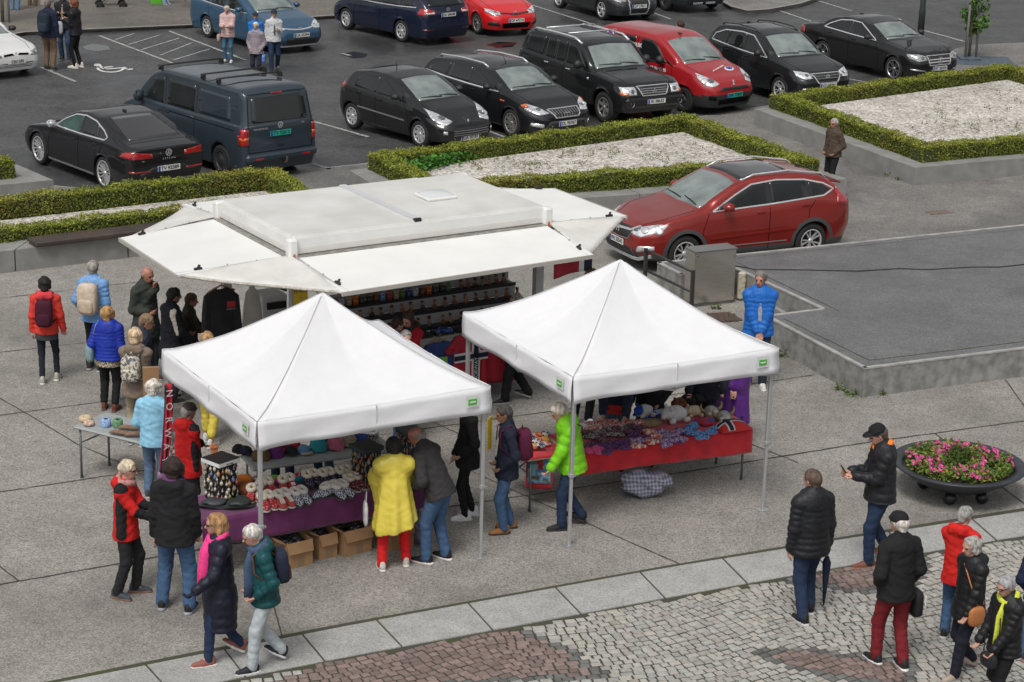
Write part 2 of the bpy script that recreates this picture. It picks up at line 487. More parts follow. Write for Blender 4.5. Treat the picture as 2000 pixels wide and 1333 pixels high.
for r in range(0,76):
 u=-6.6+rnd.uniform(0,.1)
 while u<7.4:
  ln=rnd.choice([.10,.11,.12,.13,.15])*rnd.uniform(.92,1.08)
  v0=-.05-r*pitch-wave(u+ln/2)+rnd.uniform(-.008,.008)+.29
  kv=kerb_v(u)
  if v0+pitch>kv-.02 or v0<-6.2:
   u+=ln;continue
  sl=(wave(u+ln+.01)-wave(u-.01))/(ln+.02)
  x,y=u+ln/2,v0+pitch/2
  g=.0095
  hx,hy=ln/2-g,pitch/2*rnd.uniform(.80,.88)
  ca,sa=1/math.hypot(1,sl),-sl/math.hypot(1,sl)
  if any(pt_in(x,y,q) for q in (pinkA,pinkB,pinkC)):
   t=rnd.uniform(.75,1.2);tint=(.225*t,.165*t,.15*t)
  elif any(pt_in(x,y,q) for q in (darkA,darkB,darkC)):
   t=rnd.uniform(.7,1.3);tint=(.14*t,.14*t,.135*t)
  else:
   t=rnd.uniform(.82,1.1);wm=rnd.uniform(-.02,.03);tint=((.372+wm*.6)*t,.360*t,(.330-wm*.3)*t)
  zt=.016+rnd.uniform(-.004,.006)
  vs=[]
  for ring,(ix,zz) in enumerate(((0,-.01),(.0,zt-.009),(.011,zt))):
   for sx,sy in ((-1,-1),(1,-1),(1,1),(-1,1)):
    jx=rnd.uniform(-.006,.006) if ring==1 else 0
    px_,py_=sx*(hx-ix)+jx,sy*(hy-ix)+jx*.6
    vs.append(fr(x+px_*ca-py_*sa,y+px_*sa+py_*ca,zz))
  fs=[(8,9,10,11)]+[(a+i,a+(i+1)%4,a+4+(i+1)%4,a+4+i) for a in (0,4) for i in range(4)]
  cob.add(vs,fs,0,False,tint)
  u+=ln
tag(cob.build('cobbles',m_cob),kind='structure')
sw=pxs((-400,140),(50,68),(370,54),(640,36),(900,22),(1060,-20),(1000,-200),(-600,-120))
b=MB();b.prism([(p.x,p.y) for p in sw],-.1,.10,0)
strip(b,pxs((-400,141),(50,69),(370,55),(640,37),(900,23)),.14,.104,1)
tag(b.build('sidewalk',[m_brown,m_conc]),kind='structure')
b=MB();isl=pxs((1413,10),(1430,20),(1461,28),(1500,25),(1560,14),(1600,0),(1640,-25),(1600,-120),(1300,-60))
b.prism([(p.x,p.y) for p in isl],-.1,.12,0)
strip(b,isl[:7],.16,.124,1)
tag(b.build('traffic_island',[m_path,m_conc]),kind='structure')
sheet('pavement',pxs((1805,122),(1870,95),(1905,88),(2000,84),(2400,62),(2500,45),(2000,124),(1830,150)),.012,m_path)
pl=MB()
for a,c,wd in [((193,70),(340,125),.1),((330,61),(480,118),.1),((610,237),(720,268),.1),((80,132),(148,160),.1),
     ((612,320),(645,331),.1),((1642,152),(1720,166),.09),((1522,21),(1586,43),.1),((1598,2),(1663,22),.1),((1804,60),(1885,82),.12),((1025,6),(1190,58),.09),((1275,25),(1310,38),.09),((812,80),(828,85),.12),((668,105),(684,109),.12),((950,255),(985,268),.09)]:
 strip(pl,pxs(a,c),wd,.004,0,.12)
for a,c in [((225,78),(262,66)),((250,88),(312,69)),((275,98),(350,75)),((312,109),(376,84)),((338,118),(410,96))]:
 strip(pl,pxs(a,c),.07,.004,0,.3)
tag(pl.build('parking_lines',m_paint),kind='structure')
sheet('puddle',pxs((160,92),(180,86),(210,90),(216,97),(190,101),(168,98)),.003,mat('puddle water',(.02,.022,.022),.04))
sheet('puddle',pxs((666,107),(690,101),(718,106),(714,112),(690,114)),.003,_M['puddle water'])
sheet('puddle',pxs((950,88),(975,82),(1010,84),(1000,92),(970,94)),.003,_M['puddle water'])
wb=MB()
def px_ring(cx,cy,rx,ry,a0,a1,wr,n=24):
 for i in range(n):
  t0,t1=a0+(a1-a0)*i/n,a0+(a1-a0)*(i+1)/n
  q=[(cx+math.cos(t)*rx*k,cy+math.sin(t)*ry*k) for t,k in ((t0,1),(t1,1),(t1,wr),(t0,wr))]
  P=pxs(*q);wb.add([(p.x,p.y,.004) for p in P],[(3,2,1,0)])
px_ring(216,134,27.5,8.2,R(-15),R(188),.80)
px_ring(190.5,127.5,7.5,2.6,0,R(360),.02)
for q in [[(193,130),(197,129),(206,134),(200,136)],[(198,132),(220,130),(222,131.5),(202,134)],[(206,135),(244,132),(252,136),(246,137),(240,134),(208,136.5)],[(244,135.5),(259,134.5),(260,136.5),(248,138)]]:
 P=pxs(*q);n_=len(P)
 pts2=[(p.x,p.y) for p in P]
 fs=[]
 for t in tessellate_polygon([[Vector((p[0],p[1],0)) for p in pts2]]):
  a,c,d=t
  if (pts2[c][0]-pts2[a][0])*(pts2[d][1]-pts2[a][1])-(pts2[d][0]-pts2[a][0])*(pts2[c][1]-pts2[a][1])<0:a,d=d,a
  fs.append((a,c,d))
 wb.add([(p[0],p[1],.006) for p in pts2],fs)
tag(wb.build('wheelchair_marking',m_paintb),'white painted wheelchair symbol on the dark asphalt of the car park','marking')
b=MB();c=at(1508,182*2.0-0);
cc=at(1833,416);b.box((cc.x,cc.y,.011),(.5,.26,.012),0,Matrix.Rotation(R(24),3,'Z'))
tag(b.build('drain_cover',mat('rusty iron',(.16,.12,.1),.8,var=.3,vs=30)),'small flat metal drain cover set in paving beside the stage','drain cover')
m_leaf=attr_mat('box leaf',.55,0,1,.25,3.0,spec=.35,transl=.25)
m_hcore=mat('hedge inside',(.035,.045,.012),.9,var=.5,vs=20)
m_gravel=ground_mat('white gravel',(.52,.485,.44),(.42,.39,.355),.55,22,.8,.9,.8,.5,.55,.75,.6)
def leaf_mesh(name,P,N,size,tints,m,parent=None,aspect=.6,seed=1,curl=.6):
 rg=np.random.default_rng(seed);n=len(P)
 N=N+rg.normal(0,curl,(n,3));N/=np.linalg.norm(N,axis=1)[:,None]+1e-9
 A=rg.normal(0,1,(n,3));A-=(A*N).sum(1)[:,None]*N;A/=np.linalg.norm(A,axis=1)[:,None]+1e-9
 B=np.cross(N,A)
 s=size*rg.uniform(.6,1.35,n)[:,None]
 V=np.stack([P-A*s,P+B*s*aspect,P+A*s,P-B*s*aspect],1).reshape(-1,3)
 F=np.arange(n*4).reshape(n,4)
 o=np_mesh(name,V,F,m,parent,smooth=False)
 ca=o.data.color_attributes.new('tint','FLOAT_COLOR','CORNER')
 c=np.ones((n,4,4),np.float32);c[:,:,:3]=tints[:,None,:]
 ca.data.foreach_set('color',c.ravel())
 return o
def hedge(name,segs,z0,z1_,wd,label,seed,green=None,dens=2100,tdry=.35):
 t=thing(name,label,'hedge',(0,0,0),0,'clipped hedges round the gravel beds')
 core=MB();rg=np.random.default_rng(seed);PP=[];NN=[];TT=[]
 for sg_ in segs:
  a,b=sg_[:2];z1=sg_[2] if len(sg_)>2 else z1_
  a=Vector((a[0],a[1],0));b=Vector((b[0],b[1],0))
  d=(b-a);L=d.length;d/=L;n_=Vector((-d.y,d.x,0))
  a2=a-d*wd/2;L2=L+wd
  core.bar((a2+Vector((0,0,(z0+z1)/2-.03))),(a2+d*L2+Vector((0,0,(z0+z1)/2-.03))),wd-.1,z1-z0-.07,0)
  h=z1-z0
  faces=[(wd*L2,'t'),(h*L2,'l'),(h*L2,'r'),(h*wd,'e'),(h*wd,'s')]
  for ar,k in faces:
   cnt=int(ar*dens*(1.25 if k=='t' else 1))
   u=rg.uniform(0,L2,cnt);v=rg.uniform(-wd/2,wd/2,cnt);zz=rg.uniform(z0-.01,z1,cnt)
   dep=np.abs(rg.normal(0,.022,cnt))
   bum=.025*np.sin(u*3.1+seed)+.02*np.sin(u*7.3+2*seed)+.012*np.sin(u*17+v*9)
   ctr=np.array(a2)[None,:]+np.outer(u,np.array(d))
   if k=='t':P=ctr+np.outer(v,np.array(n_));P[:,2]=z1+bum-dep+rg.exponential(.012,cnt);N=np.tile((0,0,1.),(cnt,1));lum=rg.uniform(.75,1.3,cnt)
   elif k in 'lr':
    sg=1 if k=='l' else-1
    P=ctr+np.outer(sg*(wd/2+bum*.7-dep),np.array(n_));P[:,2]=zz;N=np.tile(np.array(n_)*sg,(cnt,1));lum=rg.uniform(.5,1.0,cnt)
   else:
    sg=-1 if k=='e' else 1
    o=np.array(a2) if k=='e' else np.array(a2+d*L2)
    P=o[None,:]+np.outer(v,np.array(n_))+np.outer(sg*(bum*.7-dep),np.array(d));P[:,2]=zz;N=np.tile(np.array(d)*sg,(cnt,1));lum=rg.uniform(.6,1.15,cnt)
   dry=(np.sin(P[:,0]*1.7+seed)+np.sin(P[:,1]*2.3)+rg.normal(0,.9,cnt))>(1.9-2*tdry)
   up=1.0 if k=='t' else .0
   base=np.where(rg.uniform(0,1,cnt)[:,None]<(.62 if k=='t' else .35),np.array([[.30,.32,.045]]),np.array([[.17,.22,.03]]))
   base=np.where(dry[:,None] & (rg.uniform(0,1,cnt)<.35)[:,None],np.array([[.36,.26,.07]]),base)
   PP.append(P);NN.append(N);TT.append(base*lum[:,None])  # lum puts light on the tops and shade on the sides into leaf tint
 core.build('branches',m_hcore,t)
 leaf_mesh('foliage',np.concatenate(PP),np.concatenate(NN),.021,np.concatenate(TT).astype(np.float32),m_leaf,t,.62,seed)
 return t
def line_x(p,d,q,e):
 det=d.x*(-e.y)+e.x*d.y
 t=((q.x-p.x)*(-e.y)+e.x*(q.y-p.y))/det
 return Vector((p.x+t*d.x,p.y+t*d.y,0))
def inset(poly,k):
 n=len(poly);out=[]
 k=k if hasattr(k,'__len__') else [k]*n
 for i in range(n):
  a,b,c=poly[i-1],poly[i],poly[(i+1)%n]
  d1=(b-a).normalized();d2=(c-b).normalized()
  n1=Vector((-d1.y,d1.x,0));n2=Vector((-d2.y,d2.x,0))
  out.append(line_x(a+n1*k[i-1],d1,b+n2*k[i],d2))
 return out
WZ=.40
HZT=.73
def planter(poly,label,hlabel,seed,ins,hw=.46,hz=.73,wallw=.9,seglen=2.3,hf=None):
 t=thing('planter',label,'planter',(0,0,0),0,'concrete planters with white gravel')
 n=len(poly);inn=inset(poly,wallw)
 b=MB()
 for i in range(n):
  a,c=poly[i],poly[(i+1)%n];ai,ci=inn[i],inn[(i+1)%n]
  k=max(1,int((c-a).length/seglen))
  for j in range(k):
   g=.012/max(.5,(c-a).length)
   s0,s1=j/k+(g if j else 0),(j+1)/k-(g if j<k-1 else 0)
   b.prism([(p.x,p.y) for p in (a.lerp(c,s0),a.lerp(c,s1),ai.lerp(ci,s1),ai.lerp(ci,s0))],-.05,WZ)
 b.build('wall',m_conc,t)
 sheet('gravel',inset(poly,wallw-.3),WZ+.03,m_gravel,parent=t)
 out=inset(poly,ins);mid=inset(out,hw/2)
 hedge('hedge',[(mid[i],mid[(i+1)%n],hf if hf and i==0 else hz) for i in range(n)],WZ-.02,hz,hw,hlabel,seed)
 return out
fR=at(1787,328,WZ);aR=at(1487,218,WZ);rR=at(2000,309,WZ)
dfR=(rR-fR).normalized();dsR=(aR-fR).normalized()
farR=at(1487,208,WZ);dfar=(at(2000,127,HZT)-at(1487,195,HZT)).normalized()
cornerfar=line_x(aR,dsR,at(1470,214,WZ),dfar)
PR=[Vector((fR.x,fR.y,0)),Vector((fR.x,fR.y,0))+dfR*9,None,cornerfar]
PR[2]=PR[3]+dfar*9.5
HR=planter([Vector((p.x,p.y,0)) for p in PR],'large concrete planter with white gravel behind the man in the brown jacket','clipped yellow green hedge round the gravel bed at the right edge',5,[.34,.3,.1,.42])
lC=at(683,333,WZ);dl=(at(760,380,WZ)-lC).normalized()
rfC=at(1654,350,WZ);ffC=at(1158,386,WZ);dfC=(rfC-ffC).normalized()
flC=line_x(lC,dl,ffC,dfC)
dbC=(at(1340,222,HZT)-at(727,300,HZT)).normalized()
hb=at(1340,222,HZT);nb=Vector((-dbC.y,dbC.x,0))
dsC=(at(1590,310,HZT)-at(1340,222,HZT)).normalized()
hs_=at(1340,222,HZT);ns=Vector((-dsC.y,dsC.x,0))
blC=line_x(lC,dl,hb+nb*.12,dbC);brC=line_x(rfC,dsC,hb+nb*.12,dbC)
PC=[flC,Vector((rfC.x,rfC.y,0)),brC,blC]
HC=planter(PC,'long concrete planter with white gravel between the stall trailer and the parked cars','clipped hedge round the gravel bed behind the white stall trailer',8,[.45,.36,.12,.42])
fl0=at(0,490,.42);d0=(at(600,418,.42)-fl0).normalized()
dbL=(at(540,330,HZT)-at(0,388,HZT)).normalized();hbL=at(540,330,HZT);nbL=Vector((-dbL.y,dbL.x,0))
dsL=(at(605,372,HZT)-at(540,330,HZT)).normalized()
rL=line_x(hbL-dsL*0+dbL*.35,dsL,fl0,d0);brL=line_x(rL,dsL,hbL+nbL*.12,dbL)
PL=[Vector((fl0.x,fl0.y,0))-d0*4,rL,brL,brL-dbL*9]
HL=planter(PL,'concrete planter with a wooden bench on its wall left of the trailer','clipped hedge behind the wooden bench left of the trailer',11,[.55,.35,.12,.3],seglen=2.0,hf=.62,hz=.78,hw=.42)
c1=at(104,352,WZ);d1=(c1-at(0,362,WZ)).normalized();d2=(at(48,312,HZT)-at(0,290,HZT));d2=Vector((d2.x,d2.y,0)).normalized()
d2=(at(52,330,WZ)-c1).normalized()
PLL=[Vector((c1.x,c1.y,0))-d1*5,Vector((c1.x,c1.y,0)),Vector((c1.x,c1.y,0))+d2*2.6,Vector((c1.x,c1.y,0))-d1*5+d2*2.6]
HLL=planter(PLL,'concrete planter at the left edge in front of the parked black saloon','short block of clipped hedge at the left edge',14,[.45,.55,.3,.3])
bt=thing('bench','dark weathered wooden plank bench on the left planter wall','bench')
for k in range(3):
 b=MB();off=Vector((d0.y,-d0.x,0))*(.06-k*.17)
 a=fl0+d0*.62+off;c=a+d0*3.2
 b.bar((a.x,a.y,.475),(c.x,c.y,.475),.155,.07,0,bev=.01)
 b.build('plank',mat('wet dark wood',(.075,.048,.034),.5,col2=(.035,.026,.022),vs=2.5,bump=.3,bs=30,stretch=(1,1,1),detail=8),bt)
def weeds(pxl,n,seed,parent=None):
 rg=np.random.default_rng(seed);P=[];T=[]
 for (x0,y0,x1,y1,cnt) in pxl:
  for _ in range(cnt):
   p=at(rg.uniform(x0,x1),rg.uniform(y0,y1),WZ+.04)
   k=rg.integers(4,14);c=[(.13,.19,.03),(.2,.19,.05),(.16,.10,.04)][rg.integers(0,3)]
   for _ in range(k):
    P.append((p.x+rg.normal(0,.05),p.y+rg.normal(0,.05),p.z+abs(rg.normal(0,.035))));T.append(c)
 o=leaf_mesh('weeds',np.array(P),np.tile((0,0,1.),(len(P),1)),.022,np.array(T,np.float32),m_leaf,parent,.5,seed,.9)
 tag(o,kind='stuff')
weeds([(900,305,1080,335,40),(1080,285,1220,310,40),(1190,295,1330,320,14),(1000,318,1150,335,16),(1250,280,1400,310,12),
  (1900,160,2000,215,26),(1800,200,1900,240,20),(1840,235,1995,262,40),(1780,240,1850,268,12)],0,4)
rg=np.random.default_rng(9);P=[]
for _ in range(1500):
 p=at(rg.uniform(805,925),0,.5) if 0 else at(800+rg.uniform(0,120),0,.5)
 x=rg.uniform(0,1);y=rg.normal(0,.11)
 q=at(808,330,.5).lerp(at(918,300,.5),x);P.append((q.x+rg.normal(0,.1),q.y+rg.normal(0,.16),.45+rg.uniform(0,.22)))
P=np.array(P);T=np.tile(np.array([[.075,.21,.03]]),(len(P),1))*rg.uniform(.6,1.4,(len(P),1))
tag(leaf_mesh('leafy_shrub',P,np.tile((0,0,1.),(len(P),1)),.045,T.astype(np.float32),m_leaf,None,.7,21,.7),'bright green leafy shrub against the hedge inside the centre gravel bed','shrub')
P=[];
for (x,y,s,n_) in [(1678,772,.13,120),(1640,762,.06,40),(1527,697,.08,50),(1720,772,.05,30),(1965,736,.06,40),(1400,604,.06,50),(1758,352,.05,30),(1735,345,.05,30)]:
 p=at(x,y,0)
 for _ in range(n_):P.append((p.x+rg.normal(0,s),p.y+rg.normal(0,s*.5),abs(rg.normal(0,.05))))
P=np.array(P);T=np.tile(np.array([[.09,.15,.03]]),(len(P),1))*rg.uniform(.6,1.4,(len(P),1))
tag(leaf_mesh('wall_weeds',P,np.tile((0,0,1.),(len(P),1)),.03,T.astype(np.float32),m_leaf,None,.5,22,.9),kind='stuff')
SZ=.46
st_px=[(1688,721),(1494,618),(1605,604),(1434,525),(1330,538),(1284,514)]
S_=[at(x,y,SZ) for x,y in st_px]
fe1=(at(2000,682,SZ)-S_[0]).normalized();be1=(at(2000,440,SZ)-S_[5]).normalized()
outl=S_+[S_[5]+be1*9.5,S_[0]+fe1*6]
outl=[Vector((p.x,p.y,0)) for p in outl]
stg=thing('stage','low concrete stage with dark asphalt top right of the stalls','stage')
b=MB();b.prism([(p.x,p.y) for p in outl],-.1,SZ);b.build('wall',m_conc_st,stg)
m_sasph=ground_mat('stage asphalt',(.125,.125,.127),(.15,.15,.152),.25,45,.8,.75,.5,.5,.5,.7,.2)
b=MB()
vsS=[Vector((p.x,p.y,0)) for p in outl]
sheet('asphalt_top',[(p.x,p.y) for p in outl],SZ+.004,m_sasph,parent=stg)
b=MB()
nO=len(outl)
for i in list(range(6))+[7]:
 a,c=outl[i],outl[(i+1)%nO]
 if i==6:continue
 d=(c-a).normalized();n_=Vector((-d.y,d.x,0))
 A=sum(outl[k].x*outl[(k+1)%nO].y-outl[(k+1)%nO].x*outl[k].y for k in range(nO))
 if A<0:n_=-n_
 a2,c2=a+n_*.03,c+n_*.03
 b.bar((a2.x,a2.y,SZ+.004),(c2.x,c2.y,SZ+.004),.075,.024)
b.build('edge_trim',m_trim,stg)
b=MB()
strip(b,[at(x,y,SZ) for x,y in [(1640,609),(1432,510)]],.02,SZ+.008,0,.6,.1)
strip(b,[at(x,y,SZ) for x,y in [(1530,623),(1698,705),(2000,668),(2300,632)]],.022,SZ+.008,0,.6,.1)
strip(b,[at(x,y,SZ) for x,y in [(1437,505),(2000,449)]],.012,SZ+.008,0,.6,.1)
b.build('seam',m_moss,stg)
b=MB()
q=[at(1520,600,.1),at(1585,592,.1),at(1535,570,.1),at(1470,578,.1)]
b.prism([(p.x,p.y) for p in q],-.02,.10)
a,c=at(1533,611,.25),at(1503,592,.25);b.bar((a.x,a.y,.12),(c.x,c.y,.12),.09,.25)
tag(b.build('concrete_step',m_conc),'pale concrete step sunk in the corner of the stage','step')
cc=at(1405,622);b=MB();b.box((cc.x,cc.y,.012),(.62,.5,.016),0,Matrix.Rotation(R(22),3,'Z'))
for i in range(7):b.bar((cc.x-.27+i*.09,cc.y-.22,.026),(cc.x-.27+i*.09,cc.y+.22,.026),.03,.012)
tag(b.build('drain_grate',mat('rusty grate',(.085,.055,.045),.8,var=.4,vs=30)),'brown rusty drain grate on the ground in front of the steel cabinet','drain grate')
b=MB();pc=[(1434,519),(1475,527),(1512,527),(1582,528),(1674,530),(1758,525),(1811,527),(1900,522),(1952,522),(2000,517),(2150,505)]
b.tube([at(x,y,SZ+.012) for x,y in pc],.011,6)
tag(b.build('cable',mat('black rubber',(.015,.015,.016),.6)),'thin black cable lying across the stage top','cable')
m_steel=mat('brushed steel',(.52,.49,.45),.26,.85,var=.12,vs=3,stretch=(1,1,30))
A_,B_=at(1353,601),at(1433,592)
cd_=(B_-A_).normalized();cw=(B_-A_).length;cn=Vector((-cd_.y,cd_.x,0))
ct=thing('cabinet','tall stainless steel electrical cabinet beside the stage','cabinet',(A_.x,A_.y,0),math.atan2(cd_.y,cd_.x))
ch=.93
b=MB();b.box((cw/2,.17,.05+ch/2),(cw,.34,ch),0,bev=.012);b.build('body',m_steel,ct)
b=MB();b.box((cw/2,.165,.05+ch+.008),(cw+.02,.37,.014),0);b.build('lid',mat('pale steel',(.5,.49,.47),.35,1.0),ct)
b=MB();b.box((cw/2,.17,.022),(cw-.08,.28,.05),0);b.build('plinth',m_conc,ct)
b=MB();b.box((cw/2,-.006,.05+ch/2),(cw-.03,.012,ch-.04),0);b.build('door',m_steel,ct)
for z in (.16,.86):
 b=MB();b.box((cw-.03,-.016,z),(.05,.012,.03),0);b.build('hinge',_M['pale steel'],ct)
b=MB();b.lathe([(.0,0),(.018,0),(.018,.012),(0,.012)],10,0,(.05,-.012,.92),'y');b.build('lock',_M['pale steel'],ct)
ot=thing('power_outlet','cream power outlet box with round blue covers beside the steel cabinet','power outlet',(at(1440,588).x+.08,at(1440,588).y-.02,0),R(20))
b=MB();b.box((0,.06,.27),(.14,.1,.5),0,bev=.03);b.build('box',mat('cream plastic',(.5,.46,.36),.5),ot)
for z in (.2,.4):
 b=MB();b.lathe([(0,.045),(.05,.045),(.06,.03),(.06,0)],16,0,(0,.0,z),'y');b.build('socket',_M['cream plastic'],ot)
 b=MB();b.lathe([(0,.054),(.04,.054),(.043,.044)],16,0,(0,.0,z),'y');b.build('cover',mat('blue plastic',(.03,.16,.36),.4),ot)
rt=thing('railing','dark metal handrail with two bars in front of the stage','railing')
m_dk=mat('dark painted metal',(.035,.033,.03),.45)
p1,p2=at(1262,486,.98),at(1354,528,.98)
for p in (p1,p2):
 b=MB();b.box((p.x,p.y,.49),(.055,.055,.98),0,Matrix.Rotation(R(24),3,'Z'));b.build('post',m_dk,rt)
for z in (.95,.6):
 b=MB();b.tube([(p1.x,p1.y,z),(p2.x,p2.y,z)],.024,8);b.build('bar',m_dk,rt)
b=MB();p=at(1797,78)
b.tube([(p.x,p.y,0),(p.x,p.y,.9),(p.x,p.y,.95),(p.x,p.y,6.2)],[.10,.10,.085,.075],14)
lp=b.build('lamp_post',mat('green black paint',(.022,.028,.027),.4))
tag(lp,'dark lamp post standing behind the black saloon at far right','lamp post')
b=MB();b.lathe([(.0,6.6),(.3,6.55),(.34,6.4),(.2,6.2),(.05,6.15)],18,0,(p.x,p.y,0));b.build('lamp_head',_M['green black paint'],lp)
def young_tree(px,py,label,seed,hcrown=(1.0,3.9),nleaf=1500,rad=.85,stub=True):
 p=at(px,py)
 t=thing('young_tree',label,'tree',(p.x,p.y,0),0,'young staked street trees')
 rg=np.random.default_rng(seed)
 b=MB();tr=[(0,0,0),(.01,0,HZT),(-.02,.02,1.7),(.02,0,2.7),(0,.03,3.8)]
 b.tube(tr,[.045,.04,.034,.025,.01],8)
 P=[]
 for k in range(16):
  z=rg.uniform(*hcrown);a=rg.uniform(0,6.28);l=rg.uniform(.3,1)*rad*(1.0 if z>1.6 else .6)
  e=Vector((math.cos(a)*l,math.sin(a)*l,z+l*.55));m_=Vector((e.x*.45,e.y*.45,z+l*.15))
  b.tube([(0,0,z),m_,e],[.014,.01,.005],5)
  for _ in range(nleaf//16):
   s=rg.uniform(.25,1.1);q=m_.lerp(e,s) if s>.4 else Vector((0,0,z)).lerp(m_,s*2)
   P.append((q.x+rg.normal(0,.09),q.y+rg.normal(0,.09),q.z+rg.normal(0,.09)))
 b.build('trunk',mat('young bark',(.12,.095,.07),.85,var=.3,vs=20),t)
 P=np.array(P);N=rg.normal(0,1,P.shape);N[:,2]=np.abs(N[:,2])+.4;N/=np.linalg.norm(N,axis=1)[:,None]
 T=np.array([[.085,.19,.025]])*rg.uniform(.5,1.6,(len(P),1))
 leaf_mesh('crown',P,N,.055,T.astype(np.float32),m_leaf,t,.7,seed)
 for k in range(3):
  a=R(90+120*k+20);x,y=math.cos(a)*.2,math.sin(a)*.2
  b=MB();b.tube([(x,y,0),(x*.9,y*.9,2.1)],.035,8);b.build('stake',mat('grey stake',(.2,.2,.19),.7),t)
 b=MB();b.box((0,0,.05),(.62,.62,.06),0,bev=.01);b.box((.15,-.3,.016),(2.1,1.5,.012),0);b.build('tree_grate',mat('blue grey grate',(.075,.10,.125),.6,var=.25,vs=12),t)
 return t
young_tree(1892,116,'young tree with three stakes on a square grate at far right',3,(.75,3.9),1700,.95)
young_tree(6,50,'staked young tree at the top left corner behind the white car',6,(2.3,3.9),800,.7)
def paint(name,col,metal=.0,rough=.32,coat=1.0):
 dark=max(col)<.06
 return mat('paint '+name,col,.6 if dark else rough,metal,var=.05,vs=2,coat=coat,spec=.12 if dark else .3)
m_glass=mat('tinted car glass',(.012,.015,.015),.03,spec=.6,var=.3,vs=1.2)
m_wind=mat('windscreen glass',(.24,.28,.27),.03,spec=.8,col2=(.13,.16,.155),vs=2.2)  # pale base colours stand in for sky reflection and the cabin behind
m_tyre=mat('tyre rubber',(.018,.018,.018),.75,bump=.2,bs=80)
m_alloy=mat('alloy wheel',(.56,.56,.57),.32,.45)
m_alloyd=mat('dark alloy wheel',(.26,.25,.24),.35,.4)
m_hub=mat('steel wheel',(.035,.035,.037),.5)
m_blackp=mat('black car plastic',(.022,.022,.023),.55)
m_greyp=mat('grey car plastic',(.06,.062,.065),.6)
m_chrome=mat('chrome',(.72,.72,.73),.15,.6)
m_under=mat('car underside',(.006,.006,.006),.95,spec=.1)
m_lampc=mat('clear lamp glass',(.62,.64,.66),.08,.35,coat=1.0,var=.3,vs=14)
m_lampd=mat('smoked lamp glass',(.10,.105,.11),.08,coat=1.0)
m_red=mat('red lamp glass',(.36,.012,.015),.12,coat=1.0,var=.2,vs=10)
m_redd=mat('dark red lamp glass',(.10,.006,.012),.1,coat=1.0)
m_orange=mat('orange lamp glass',(.6,.13,.02),.15,coat=1.0)
m_plate=mat('plate white',(.66,.66,.64),.4)
m_plateg=mat('plate green',(.02,.36,.27),.4)
m_blue=mat('plate blue',(.02,.07,.36),.4)
m_ink=mat('black ink',(.01,.01,.01),.5)
m_white=mat('white lettering',(.75,.75,.74),.5)
m_silver=mat('silver badge',(.60,.61,.63),.25,.4)
m_seam=mat('panel gap',(.004,.004,.004),.9,spec=.1)
m_chromed=mat('satin trim',(.34,.34,.35),.3,.5)
def spl(pts,n=0,sm=.06):
 xs=np.array([p[0] for p in pts],float);ys=np.array([p[1] for p in pts],float)
 def f(x):
  x=np.asarray(x,float)
  if sm<=0:return np.interp(x,xs,ys)
  o=np.linspace(-1,1,9);wt=1-np.abs(o)*.85;wt/=wt.sum()
  return sum(wk*np.interp(x+k*sm,xs,ys) for k,wk in zip(o,wt))
 return f
def wheel_meshes(Rw,wd,style,n,rimr):
 ty=MB()
 h=wd/2
 ty.lathe([(rimr,-h*.86),(rimr+.012,-h),(Rw-.035,-h),(Rw-.01,-h*.8),(Rw,-h*.5),(Rw,h*.5),(Rw-.03,h),(rimr,h)],36,0,(0,0,0),'y')
 rim=MB()
 rim.lathe([(rimr+.006,-h*.93),(rimr-.012,-h*.97),(rimr-.026,-h*.8),(rimr-.03,h*.2),(rimr-.03,h*.3),(0.0,h*.3)],32,1,(0,0,0),'y')
 rim.lathe([(rimr+.008,-h*.9),(rimr+.002,-h*1.0),(rimr-.016,-h*.97),(rimr-.026,-h*.8)],36,0,(0,0,0),'y')
 def spoke(a,w0,w1,r0=.045,r1=None,tw=0):
  r1=r1 or rimr-.012
  ca,sa=math.cos(a),math.sin(a);cb,sb=math.cos(a+tw),math.sin(a+tw)
  vs=[]
  for (r,ww,yo,c_,s_) in ((r0,w0,-h*.72,ca,sa),(r1,w1,-h*.9,cb,sb)):
   for sx in (-1,1):
    for y2 in (yo,yo+.05):
     vs.append((c_*r-s_*ww*sx,y2,s_*r+c_*ww*sx))
  fs=[(0,2,6,4),(1,5,7,3),(0,4,5,1),(2,3,7,6)]
  rim.add(vs,fs,0,False)
 if style=='multi':
  for k in range(n):spoke(2*math.pi*k/n,.012,.016)
 elif style=='double':
  for k in range(n):
   a=2*math.pi*k/n
   spoke(a-.13,.012,.013,tw=-.10);spoke(a+.13,.012,.013,tw=.10)
 elif style=='star':
  for k in range(n):spoke(2*math.pi*k/n,.034,.03)
 elif style=='turbine':
  for k in range(n):
   a=2*math.pi*k/n;spoke(a,.03,.012,tw=.12);spoke(a+.22,.014,.012,tw=-.02)
 if style=='cap':
  rim.lathe([(0,-h*.95),(rimr*.35,-h*.95),(rimr*.45,-h*.75),(rimr-.01,-h*.72)],28,0,(0,0,0),'y')
  for k in range(n):
   a=2*math.pi*k/n;r0=rimr*.72
   rim.box((math.cos(a)*r0,-h*.735,math.sin(a)*r0),(.055,.012,.03),1,Matrix.Rotation(-a,3,'Y'))
 elif style=='steel':
  rim.lathe([(0,-h*.7),(rimr*.3,-h*.7),(rimr*.4,-h*.5),(rimr*.62,-h*.62),(rimr*.85,-h*.5),(rimr-.02,-h*.4)],28,0,(0,0,0),'y')
  for k in range(8):
   a=2*math.pi*k/8;r0=rimr*.72
   rim.ball((math.cos(a)*r0,-h*.57,math.sin(a)*r0),(.022,.01,.022),6,1)
 rim.lathe([(0,-h*.86),(.038,-h*.86),(.045,-h*.8),(.055,-h*.6)],14,0,(0,0,0),'y')
 return ty,rim
